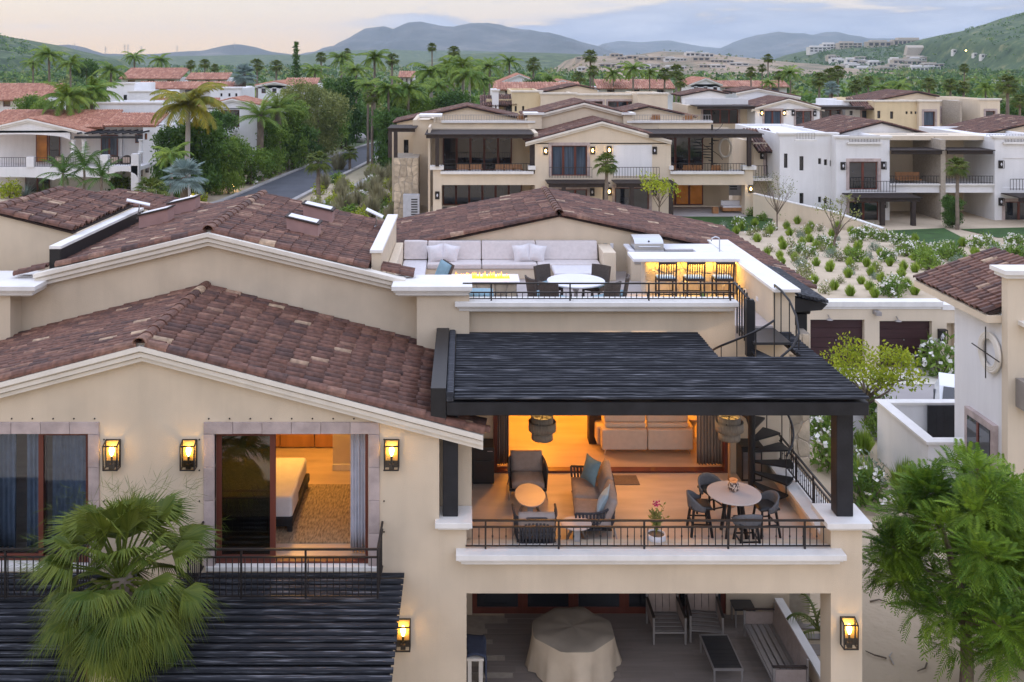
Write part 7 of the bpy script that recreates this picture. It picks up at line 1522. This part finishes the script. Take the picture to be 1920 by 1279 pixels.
woodland('hill_scrub', 9, 5000, 990, 1350, ['leaf_dark', 'leaf_dark', 'leaf_mid'], lambda u, y: 1480 < u < 1860, (1, 2.2), hs(MH))
woodland('hill_scrub', 10, 9000, 540, 960, ['leaf_dark', 'leaf_mid'], lambda u, y: u < 150, (1, 2.4), hs(LH))
woodland('hill_scrub', 11, 900, 690, 990, ['leaf_dark', 'leaf_olive'], lambda u, y: 1060 < u < 1500, (.7, 1.3), hs(SH))
# houses scattered over the far hillsides
rr = random.Random(17); M['farwhite'] = mat('far_white_wall', (.62, .60, .58), .9, .05); M['fartan'] = mat('far_tan_wall', (.42, .36, .29), .9, .05); M['fardark'] = mat('far_dark_window', (.05, .05, .055), .4)
def farhouse(label, p, w, d, h, m, group, nwin=3, storeys=1):
    t = thing('hillside_house', label, 'house', (p.x, p.y, p.z), 0, group); b = MB()
    b.box(-w/2, w/2, 0, d, -4, h); b.box(-w/2 + w*.15, w/2 - w*.3, d * .3, d, h, h * 1.35); b.build('wall', M[m], t, world=False)
    b = MB(); b.box(-w/2 - .3, w/2 + .3, -.6, d * .8, h + .01, h + .35); b.build('roof', M['farwhite'], t, world=False)
    for s in range(storeys):
        for i in range(nwin): b = MB(); x = -w/2 + w * (i + .5) / nwin; b.box(x - w / nwin * .33, x + w / nwin * .33, -.08, -.005, h * (s + .25) / storeys, h * (s + .8) / storeys); b.build('window', M['fardark'], t, world=False)
TOWN = []
for i in range(34):
    u, v = 1552 + 205 * rr.random(), 110 + 28 * rr.random() ** .9; p = on(MH, u, v, 800, 1500)
    if p is not None: TOWN.append((None, u, v)); farhouse('small pale flat roofed house in the terraced town below the ridge building', p, rr.uniform(13, 24), 10, rr.uniform(3, 6), rr.choice(('farwhite', 'farwhite', 'fartan')), 'houses of the hillside town at the right', 4)
SAND = []
for i in range(26):
    u, v = 1075 + 320 * rr.random(), 105 + 28 * rr.random(); p = on(SH, u, v, 600, 1000)
    if p is not None: SAND.append((None, u, v)); farhouse('low unfinished tan house on the bare sandy hill', p, rr.uniform(8, 18), 8, rr.uniform(2, 3.5), rr.choice(('fartan', 'fartan', 'farwhite')), 'houses on the sandy hill', 3)
hh_ = [o for o in COL.objects if o.get('group') == 'houses of the hillside town at the right']; relabel([(o, u, v) for o, (_, u, v) in zip(hh_, TOWN)], 'small flat roofed town house', ((130, 'in the lowest row'), (123, 'in the second lowest row'), (116, 'in the second highest row'), (0, 'in the top row')))
hh_ = [o for o in COL.objects if o.get('group') == 'houses on the sandy hill']; relabel([(o, u, v) for o, (_, u, v) in zip(hh_, SAND)], 'low unfinished house on the bare sandy hill', ((124, 'in the lowest row'), (115, 'in the middle row'), (0, 'in the top row')))
for i, (u, v, w_, lab) in enumerate(((1538, 95, 30, 'stepped cream apartment block on the left end of the ridge'), (1560, 89, 26, 'upper stepped cream apartment block on the ridge'), (1595, 87, 32, 'pinkish roofed block on the ridge right of the stepped ones'), (1655, 85, 40, 'long low block midway along the ridge'), (1712, 84, 52, 'long dark windowed building on the ridge above the retaining wall'))):
    p = on(MH, u, v + 3, 900, 1500)
    if p is not None: farhouse(lab, p, w_, 14, 7 if i < 4 else 9, ('farwhite', 'farwhite', 'fartan', 'fartan', 'fartan')[i], 'large buildings on the ridge', 5 if i < 4 else 9, 2 if i < 3 else 1)
p = on(MH, 1725, 106, 900, 1500) or P(1725, 106, Y=1200); p = p - Vector((0, 14, 0)); t = thing('retaining_wall', 'big grey retaining wall under the dark windowed ridge building', 'wall', p)
b = MB(); b.prism([(-26, 0, -8), (30, 0, -8), (34, 0, 11), (-22, 0, 11)], (0, 6, 3)); b.build('wall', M['fartan'], t, world=False)
for i, (u, v, lab) in enumerate(((1793, 99, 'small white house on the grassy slope of the right hill, uppermost left'), (1832, 106, 'small white house on the right hill beside the lit lamp'), (1846, 108, 'small white house on the right hill, rightmost of the row'), (1715, 151, 'larger white house at the foot of the right hill'), (1820, 152, 'long low white building with arches below the right hill'), (1870, 156, 'low white arcade at the foot of the right hill, far right'))):
    p = on(RH, u, v, 240, 1200)
    if p is not None: farhouse(lab, p, (6, 6, 6, 12, 26, 14)[i] * p.y / 900, 5, 2.6 * max(.6, p.y / 900), 'farwhite', None, (2, 2, 2, 3, 7, 5)[i])
t = thing('street_lamp', 'lit orange lamp on the grassy slope of the right hill', 'lamp', on(RH, 1811, 104, 400, 1200) or P(1811, 104, Y=800)); b = MB(); b.tube([(0, 0, -1), (0, 0, 5)], .12, 6); b.build('pole', M['iron'], t, world=False); b = MB(); b.lathe([(.1, 5), (.7, 5.4), (.5, 5.9), (.05, 6)], n=10); b.build('lamp_head', M['bulb'], t, world=False)
for i, (u, h_) in enumerate(((140, 20), (148, 14), (198, 14), (234, 18), (240, 18), (265, 14), (332, 16), (440, 22))):
    Y = 2800 if u < 300 else 3200; b0 = P(u, 101, Y=Y); t = thing('power_pylon', ('leftmost pylon over the small left hill', 'second pylon over the small left hill', 'pylon right of the small left hill', 'left pylon of a close pair on the left skyline', 'right pylon of a close pair on the left skyline', 'pylon right of the close pair on the skyline', 'pylon midway along the left skyline', 'pylon beside the peak of the left blue hill')[i], 'pylon', (b0.x, Y, b0.z - 12)); H_ = 12 + h_ * Y / FPX
    b = MB(); b.bar((-2.5, 0, 0), (0, 0, H_), .7); b.bar((2.5, 0, 0), (0, 0, H_), .7)
    for z in (.7, .82, .93): b.bar((-5, 0, H_ * z), (5, 0, H_ * z), .6)
    b.build('lattice', M['aluminium'], t, world=False)

# ---------------------------------------------------------------- planted slope and gardens
def tuft_mb(seed, n, h, sp, w=.02):
    rr = random.Random(seed); b = MB()
    for i in range(n):
        a = rr.uniform(0, 6.283); r = sp * rr.random() ** .5; q = Vector((math.cos(a) * r * .35, math.sin(a) * r * .35, 0)); hh = h * (1 - .5 * (r / sp) ** 2) * rr.uniform(.75, 1.05); t = Vector((math.cos(a) * r, math.sin(a) * r, hh)); s = Vector((-math.sin(a + 1), math.cos(a + 1), 0)) * w; m_ = q.lerp(t, .55) + Vector((0, 0, hh * .12))
        b.add([q - s, q + s, m_ + s, m_ - s, t], [(0, 1, 2, 3), (3, 2, 4)])
    return b
def bush_mb(seed, r, h, n, leaf, flowers=0):
    rr = random.Random(seed); b = MB()
    for i in range(n):
        d = rdir(rr, .3); d.z = abs(d.z); q = Vector((d.x * r, d.y * r, d.z * h)) * rr.uniform(.45, 1) + Vector((0, 0, .05)); q *= (1 + .25 * math.sin(7 * d.x + seed) * math.cos(6 * d.y)); e = rdir(rr, .6); leafquad(b, q, e, e.cross(rdir(rr)).normalized(), leaf * rr.uniform(.7, 1.3), leaf * .35)
    b2 = MB(); 
    for i in range(flowers):
        d = rdir(rr, .5); d.z = abs(d.z); q = Vector((d.x * r, d.y * r, d.z * h)) * rr.uniform(.95, 1.12) + Vector((0, 0, .08)); s = rr.uniform(.07, .14)
        for k in range(4): e = rdir(rr, .3); leafquad(b2, q, e, e.cross(rdir(rr)).normalized(), s, s * .9)
    b3 = MB()
    for i in range(7): a = i * .9; b3.tube([(0, 0, -.05), (math.cos(a) * r * .6, math.sin(a) * r * .6, h * .7)], [.025, .008], 5)
    return b, b2, b3
KIND = {}
for s in range(3):
    KIND['tuft', s] = [('blades', tuft_mb(s, 260, 1.0, .46, .014).mesh('blades', M['leaf_grass']))]
    b, b2, b3 = bush_mb(s + 5, .62, .8, 420, .2, 30); KIND['oleander', s] = [('foliage', b.mesh('foliage', M['leaf_mid'])), ('flowers', b2.mesh('flowers', M['flower'])), ('stems', b3.mesh('stems', M['bark']))]
    b, b2, b3 = bush_mb(s + 9, .6, .7, 520, .13); KIND['grey', s] = [('foliage', b.mesh('foliage', M['leaf_grey'])), ('stems', b3.mesh('stems', M['bark']))]
    b, b2, b3 = bush_mb(s + 13, .6, .85, 420, .22); KIND['green', s] = [('foliage', b.mesh('foliage', M['leaf_mid'])), ('stems', b3.mesh('stems', M['bark']))]
    b, b2, b3 = bush_mb(s + 23, .55, .85, 210, .17, 6); KIND['sparse', s] = [('foliage', b.mesh('foliage', M['leaf_olive'])), ('flowers', b2.mesh('flowers', M['flower'])), ('stems', b3.mesh('stems', M['bark']))]
    KIND['straw', s] = [('blades', tuft_mb(s + 3, 200, 1.7, .8, .025).mesh('blades', M['straw']))]
    b, b2, b3 = bush_mb(s + 33, .6, .9, 380, .2); KIND['lime', s] = [('foliage', b.mesh('foliage', M['leaf_lime'])), ('stems', b3.mesh('stems', M['bark']))]
NM = {'tuft': ('grass_tuft', 'grass'), 'oleander': ('oleander_bush', 'bush'), 'grey': ('grey_shrub', 'shrub'), 'green': ('green_shrub', 'shrub'), 'sparse': ('sparse_shrub', 'shrub'), 'straw': ('straw_grass', 'grass'), 'lime': ('lime_shrub', 'shrub')}
prr = random.Random(31)
BEDS = []
def plant(kind, p, s, label, group, sz=1.0):
    t = thing(NM[kind][0], label, NM[kind][1], (p.x, p.y, p.z - .03), prr.uniform(0, 6), group); s *= (.62 if group and 'slope' in group else 1); t.scale = (s, s, s * sz)
    for nm, me in KIND[kind, prr.randrange(3)]: o = inst(nm, me, t); nm != 'flowers' or tag(o, kind='stuff')
    return t
LB = {'tuft': 'bright green grass tuft on the sandy planted slope', 'oleander': 'white flowering oleander bush on the sandy planted slope', 'grey': 'grey green rounded shrub on the sandy planted slope', 'green': 'mid green leafy shrub on the sandy planted slope', 'sparse': 'thin olive shrub on the sandy planted slope'}
placed = []
def bed(kind, u, v, s):
    p = G(u, v); 
    if any((p - q).length < .85 for q in placed): return
    placed.append(p); BEDS.append((kind, u, v)); t = plant(kind, p, s, LB[kind], {'tuft': 'grass tufts on the planted slope', 'oleander': 'flowering bushes on the planted slope', 'grey': 'grey shrubs on the planted slope', 'green': 'green shrubs on the planted slope', 'sparse': 'thin shrubs on the planted slope'}[kind]); BEDS[-1] = (t, u, v, kind)
for u, v in ((1530, 370), (1420, 455), (1468, 468), (1462, 485), (1437, 480), (1490, 490), (1480, 443), (1495, 420), (1518, 455), (1514, 440), (1530, 468), (1590, 476), (1593, 500), (1575, 498), (1590, 520), (1577, 524), (1625, 500), (1633, 517), (1690, 520), (1694, 506), (1630, 545), (1594, 555), (1526, 533), (1620, 550), (1652, 530), (1715, 553), (1755, 519), (1640, 540), (1520, 430), (1512, 440), (1560, 445), (1570, 430), (1650, 480), (1668, 498), (1826, 478), (1700, 540), (1752, 558), (1720, 552), (1443, 440), (1475, 430), (1504, 462), (1608, 470), (1640, 558), (1555, 510), (1557, 505), (1530, 500), (1805, 462), (1715, 455), (1610, 525), (1680, 552), (1832, 482), (1830, 512), (1596, 440), (1380, 440), (1390, 432), (1415, 425)): bed('tuft', u, v, 1.05 if v > 470 else 1.25)
for u, v in ((1500, 440), (1430, 440), (1445, 432), (1500, 475), (1520, 480), (1540, 460), (1556, 465), (1580, 465), (1610, 450), (1625, 440), (1640, 447), (1655, 452), (1660, 478), (1665, 490), (1700, 480), (1720, 475), (1735, 480), (1750, 500), (1755, 478), (1770, 470), (1830, 465), (1850, 460), (1864, 466), (1893, 478), (1905, 462), (1896, 455), (1680, 545), (1720, 510), (1670, 555), (1830, 518), (1845, 505), (1520, 500), (1590, 552), (1700, 458), (1688, 462), (1780, 466), (1385, 425), (1405, 434), (1670, 450)): bed('oleander', u, v, prr.uniform(1.0, 1.6))
for u, v in ((1640, 470), (1655, 488), (1690, 492), (1697, 498), (1560, 483), (1805, 510), (1800, 500), (1790, 520), (1867, 482), (1870, 520), (1920, 478), (1672, 505), (1650, 498)): bed('grey', u, v, prr.uniform(1.2, 1.9))
for u, v in ((1765, 498), (1770, 485), (1780, 500), (1740, 505), (1730, 492), (1856, 497), (1870, 492), (1908, 490), (1602, 490), (1745, 488), (1790, 490), (1410, 405), (1430, 415), (1470, 412), (1485, 402), (1505, 408), (1525, 415), (1548, 410), (1565, 418)): bed('green', u, v, prr.uniform(1.2, 1.8))
for i in range(260): 
    v = 424 + 132 * prr.random() ** 1.1; u = prr.uniform(1330 + (v - 424) * 1.3, 1915); 
    if not (1640 < u and v < 462): bed(prr.choice(('sparse', 'sparse', 'tuft', 'grey', 'sparse')), u, v, prr.uniform(.7, 1.35))
for k in LB: relabel([q[:3] for q in BEDS if q[3] == k], LB[k].replace(' on the sandy planted slope', ''), ((535, 'in the row above the garage roof'), (510, 'in the second band above the garage'), (488, 'in the middle of the slope'), (466, 'in the upper middle of the slope'), (445, 'in the upper part of the slope'), (0, 'at the top of the slope')))
WILD = []
# twiggy trees on the slope
def twig_tree(name, label, loc, h, sp, n, m, leaf, leaves, seed, tr=.06, cat='tree', lean=0):
    rr = random.Random(seed); t = thing(name, label, cat, loc); b = MB(); lb = MB(); ends = []
    b.tube([(0, 0, -.2), (lean * .4, 0, h * .22), (lean, .02, h * .42)], [tr, tr * .8, tr * .6], 7)
    for i in range(n):
        a = 6.283 * i / n + rr.uniform(-.4, .4); r = sp * rr.uniform(.5, 1); p0 = Vector((lean * .8, .01, h * rr.uniform(.25, .42))); p1 = p0 + Vector((math.cos(a) * r * .45, math.sin(a) * r * .45, h * .22)); p2 = Vector((lean + math.cos(a + .3) * r, math.sin(a + .3) * r, h * rr.uniform(.7, 1))); b.tube([p0, p1, p2], [tr * .5, tr * .32, tr * .1], 5)
        for k in range(3): q = p1.lerp(p2, rr.uniform(.2, .9)); e = q + Vector((rr.uniform(-1, 1), rr.uniform(-1, 1), rr.uniform(.1, .8))) * sp * .4; b.tube([q, e], [tr * .18, tr * .06], 4); ends.append(e)
        ends.append(p2)
    for e in ends:
        for k in range(leaves): q = e + rdir(rr) * sp * .26 * rr.random() ** .5; d = rdir(rr, .4); leafquad(lb, q, d, d.cross(rdir(rr)).normalized(), leaf * rr.uniform(.7, 1.2), leaf * .5)
    b.build('branches', M['bark'], t, world=False); lb.build('leaves', M[m], t, world=False); return t
twig_tree('twiggy_shrub', 'tall almost leafless grey shrub at the top left of the planted slope', G(1457, 432), 3.9, 1.6, 12, 'leaf_olive', .12, 9, 3)
twig_tree('small_tree', 'small twisted tree with sparse pale leaves on the planted slope', G(1562, 470), 3.4, 1.1, 7, 'leaf_olive', .16, 10, 5, .09, lean=.3)
twig_tree('small_tree', 'young lime green tree before the patio of the cream house', P(1236, 412, Y=62), 3.0, 1.5, 10, 'leaf_lime', .2, 16, 7)
twig_tree('lime_tree', 'small spreading tree with bright lime leaves in front of the garages', Vector((15.1, 35.0, -.4)), 2.6, 1.75, 11, 'leaf_lime', .16, 60, 8, .11)
plant('oleander', Vector((20.6, 40.4, -.4)), 1.75, 'round oleander bush full of white flowers beside the garage lantern', None)
for i, (u, v, k, s, lab) in enumerate(((1545, 800, 'oleander', 1.5, 'tall white oleander beside the stone pier'), (1560, 838, 'oleander', 1.4, 'white oleander below the tall one beside the stone pier'), (1560, 880, 'oleander', 1.4, 'white oleander nearest the black pergola post'), (1618, 850, 'tuft', 1.0, 'feathery green tuft left of the courtyard wall'), (1625, 905, 'grey', 1.2, 'grey green bushy shrub left of the courtyard wall'), (1612, 915, 'tuft', 1.2, 'feathery green tuft in front of the grey shrub'), (1695, 925, 'tuft', 1.25, 'feathery tuft at the foot of the courtyard wall'), (1655, 820, 'green', 1.1, 'thin green shrub by the courtyard wall corner'), (1640, 780, 'oleander', 1.2, 'white oleander under the lime leaved tree'), (1672, 790, 'green', .9, 'leafy shrub inside the courtyard wall'), (1625, 945, 'oleander', 1.3, 'oleander at the foot of the right pillar, above the neem tree'))): plant(k, G(u, v), s, lab, None)
plant('green', Vector((15.2, 31.0, -.4)), .9, 'dry bushy plant inside the walled courtyard', None)
t = thing('patio_palm', 'young drooping palm in the sand beside the patio corner table', 'plant', (8.35, 22.0, -.4)); b = feather_mb(55, 9, 1.1, .3, 14, .04, .25, 1.3); b.v = [(x, y, z + .2) for x, y, z in b.v]; b.build('fronds', M['leaf_olive'], t, world=False)
# wild garden left of the cream house
for i in range(64):
    u, v = prr.uniform(590, 745), prr.uniform(338, 418); k = prr.choice(('straw', 'straw', 'green', 'sparse', 'lime', 'oleander', 'green')); p = G(u, v)
    if any((p - q).length < 1.0 for q in placed): continue
    placed.append(p); WILD.append([k, u, v]); WILD[-1].append(plant(k, p, prr.uniform(1.0, 1.6), {'straw': 'tall straw coloured grass in the wild garden between street and cream house', 'green': 'green shrub in the wild garden between street and cream house', 'sparse': 'thin shrub in the wild garden between street and cream house', 'lime': 'yellow green shrub in the wild garden between street and cream house', 'oleander': 'white flowered bush in the wild garden between street and cream house'}[k], 'plants of the wild garden'))
for k, nm in (('straw', 'tall straw coloured grass of the wild garden'), ('green', 'green shrub of the wild garden'), ('sparse', 'thin shrub of the wild garden'), ('lime', 'yellow green shrub of the wild garden'), ('oleander', 'white flowered bush of the wild garden')): relabel([(q[3], q[1], q[2]) for q in WILD if q[0] == k], nm, ((392, 'behind the near roof'), (365, 'in the middle row'), (0, 'in the farthest row')))
for u, v, k, s, lab in ((410, 352, 'green', 3.0, 'dark green mounded bush before the white flowered hedge'), (432, 345, 'oleander', 3.4, 'big hedge bush covered with white flowers, left one'), (462, 345, 'oleander', 3.0, 'big hedge bush covered with white flowers, right one'), (385, 362, 'straw', 2.0, 'ornamental grass left of the white flowered hedge'), (240, 352, 'green', 2.6, 'green bush below the arch of the left villa'), (225, 360, 'green', 2.2, 'lower green bush below the arch of the left villa'), (505, 318, 'green', 2.0, 'green shrub at the street kerb under the date palms'), (530, 315, 'sparse', 2.0, 'dry brown shrub at the street kerb'), (560, 300, 'grey', 2.2, 'grey rounded shrub by the street'), (598, 285, 'grey', 2.2, 'grey rounded shrub further along the street'), (20, 372, 'lime', 2.0, 'yellow green shrub at the left picture edge'), (375, 380, 'lime', 1.4, 'small yellow green shrub by the path lamp'), (300, 330, 'green', 2.2, 'green shrub left of the silver palm'), (480, 330, 'green', 2.4, 'green hedge shrub by the street verge'), (312, 385, 'sparse', 1.4, 'reddish dry shrub behind the near roof'), (700, 330, 'lime', 1.6, 'yellow green shrub above the wild garden'), (635, 320, 'straw', 1.6, 'straw grass beside the street verge')): plant(k, G(u, v), s, lab, None)
for i, (u, v) in enumerate(((357, 376), (438, 352))):
    p = G(u, v + 6); t = thing('path_light', ('small lit path lamp below the silver palm', 'small lit path lamp under the white flowered hedge')[i], 'lamp', p); b = MB(); b.tube([(0, 0, 0), (0, 0, .5)], .04, 6); b.build('stake', M['iron'], t, world=False); b = MB(); b.lathe([(.05, .5), (.14, .6), (.1, .75), (.02, .8)], n=10); b.build('lamp_head', M['bulb'], t, world=False); lamp((p.x, p.y - .3, p.z + .9), 8, r=.1)
c = P(282, 380, Y=66); lamp((c.x, 65.6, .4), 30, r=.1); t = thing('spotlight', 'orange garden uplight at the foot of the low fan palm', 'lamp', (c.x, 65.7, ground(c.x, 66))); b = MB(); b.lathe([(.05, 0), (.1, .15), (.1, .2)], n=10); b.build('housing', M['bulb'], t, world=False)
t = thing('boulder', 'large pale boulder beside the bend of the street', 'rock', G(672, 268)); b = MB(); b.grid(lambda u, v: (1.2 * math.sin(v * 3.1) * math.cos(u * 6.283) * (1 + .15 * math.sin(u * 19)), .9 * math.sin(v * 3.1) * math.sin(u * 6.283), .75 + .85 * math.cos(v * 3.1416) * (1 + .1 * math.cos(u * 12))), 14, 8); b.build('rock', M['kerb'], t, world=False)

# ---------------------------------------------------------------- foreground fan palm
fp2 = thing('fan_palm', 'shaggy green fan palm rising in front of the balconies at lower left', 'palm tree', (-5.95, 16.2, PAT)); rr = random.Random(12); hC = 4.6
b = MB(); n = 14; b.tube([(.35 - .35 * i / n, 0, (hC + .1) * i / n) for i in range(n + 1)], [.24 - .06 * i / n + (.02 if i % 2 else 0) for i in range(n + 1)], 12); b.build('trunk', M['palmbark'], fp2, world=False, smooth=True)
b = MB()
for i in range(60): a = rr.uniform(0, 6.28); z = hC - rr.uniform(.1, 1.3); q = Vector((math.cos(a) * .2, math.sin(a) * .2, z)); d = Vector((math.cos(a), math.sin(a), rr.uniform(.2, 1.2))).normalized(); b.bar(q, q + d * rr.uniform(.2, .4), .06, .03)
tag(b.build('leaf_bases', M['straw'], fp2, world=False), kind='stuff')
for i in range(58):
    a = 6.283 * i * .382 + rr.uniform(-.25, .25); e = 1.5 - 2.3 * (i / 58) ** .9 + rr.uniform(-.12, .12); d = Vector((math.cos(a) * math.cos(e), math.sin(a) * math.cos(e), math.sin(e))); pl_ = rr.uniform(.75, 1.15); b = MB(); base = Vector((0, 0, hC)); mid = base + d * pl_ * .6 + Vector((0, 0, .04)); tip = base + d * pl_ + Vector((0, 0, -.03))
    b.c = 1; b.bar(base, mid, .045, .02); b.bar(mid, tip, .035, .018); b.c = 0; dd = (d + Vector((0, 0, -.3))).normalized(); R_ = rr.uniform(.62, .86)
    fan_leaf(b, tip, dd, R_, 40, rr, rr.uniform(2.3, 3.0), rr.uniform(.12, .38), R_ * .05)
    for k in range(20): q = tip + rdir(rr) * .1 + dd * R_ * rr.uniform(.7, .95); b.c = 1 if k % 3 == 0 else 0; s_ = rdir(rr); leafquad(b, q, (dd + rdir(rr) * .7 + Vector((0, 0, -.5))).normalized(), s_, rr.uniform(.2, .4), .008)
    b.c = 0; b.build('frond', [M['leaf_fan'], M['straw']], fp2, world=False)
# ---------------------------------------------------------------- neem trees at the right
def neem(label, loc, rx, rz, h, fronds, seed, trunk=.16):
    rr = random.Random(seed); t = thing('neem_tree', label, 'tree', loc, 0, None); b = MB(); cs = []
    for i in range(64):
        d = rdir(rr, .1); r = rr.uniform(.35, 1) ** .5; k = 1 + .3 * math.sin(d.x * 5 + seed) * math.cos(d.z * 4 + d.y * 3); cs.append(Vector((d.x * rx * r * k, d.y * rx * r * k, h + d.z * rz * r * k)))
    for i in range(fronds):
        c = cs[i % len(cs)]; o = rdir(rr, .1); q = c + o * rr.uniform(.05, .42); d = (o + Vector((0, 0, .1)) + rdir(rr) * .5).normalized(); ln = rr.uniform(.24, .44); sd = d.cross(Vector((0, 0, 1))); sd = sd.normalized() if sd.length > .05 else Vector((1, 0, 0))
        for j in range(9):
            f = j / 8; p = q + d * ln * f + Vector((0, 0, -.28 * ln * f * f)); w_ = ln * .38 * (1 - .55 * abs(f - .35))
            for s in (-1, 1): e = (sd * s * .85 + d * .6 + Vector((0, 0, -.25))).normalized(); leafquad(b, p, e, d, w_, ln * .10)
        b.bar(q, q + d * ln * .9 + Vector((0, 0, -.2 * ln)), .006)
    b.build('crown', M['leaf_neem'], t, world=False); b = MB(); b.tube([(0, 0, -.2), (.05, .03, h * .25), (-.03, 0, h * .62)], [trunk, trunk * .8, trunk * .6], 9)
    for c in cs[::6]: b.tube([(0, .01, h * .5), (c.x * .45, c.y * .45, (h * .55 + c.z) / 2 + .2), c], [trunk * .5, trunk * .28, .015], 6)
    b.build('trunk', M['bark'], t, world=False)
neem('large green neem tree filling the lower right corner beside the villa', (10.75, 20.0, PAT), 1.8, 1.75, 2.95, 4200, 4)
neem('second neem tree overlapping the first at the right picture edge', (12.6, 21.0, PAT), 1.5, 1.6, 2.6, 2500, 9)
for i, (u, v) in enumerate(((1650, 1130), (1672, 1235), (1640, 1230), (1730, 1255))):
    p = G(u, v); t = thing('fallen_branch', ('small bent dry branch lying on the sand right of the pillar', 'pale thin stick lying on the sand by the neem trunk', 'dry twig on the sand under the wall lantern', 'short stick at the foot of the neem trunk')[i], 'branch', (p.x, p.y, p.z + .03), i * 1.3); b = MB(); b.tube([(-.25, 0, 0), (0, .05, .02), (.2, -.04, 0)], [.02, .018, .01], 6); b.build('stick', M['whitebark' if i == 1 else 'bark'], t, world=False)

# ---------------------------------------------------------------- evening haze
hz = MB(); hz.box(-4300, 4300, -70, 7200, -6, 270); o = hz.build('haze', None)
o.data.materials.clear(); m = bpy.data.materials.new('haze_air'); m.use_nodes = True; t = m.node_tree; t.nodes.clear()
pv = t.nodes.new('ShaderNodeVolumePrincipled'); pv.inputs['Density'].default_value = .0001; pv.inputs['Color'].default_value = (.66, .80, 1, 1); pv.inputs['Anisotropy'].default_value = .2
mo = t.nodes.new('ShaderNodeOutputMaterial'); t.links.new(pv.outputs[0], mo.inputs['Volume']); o.data.materials.append(m); o['kind'] = 'stuff'
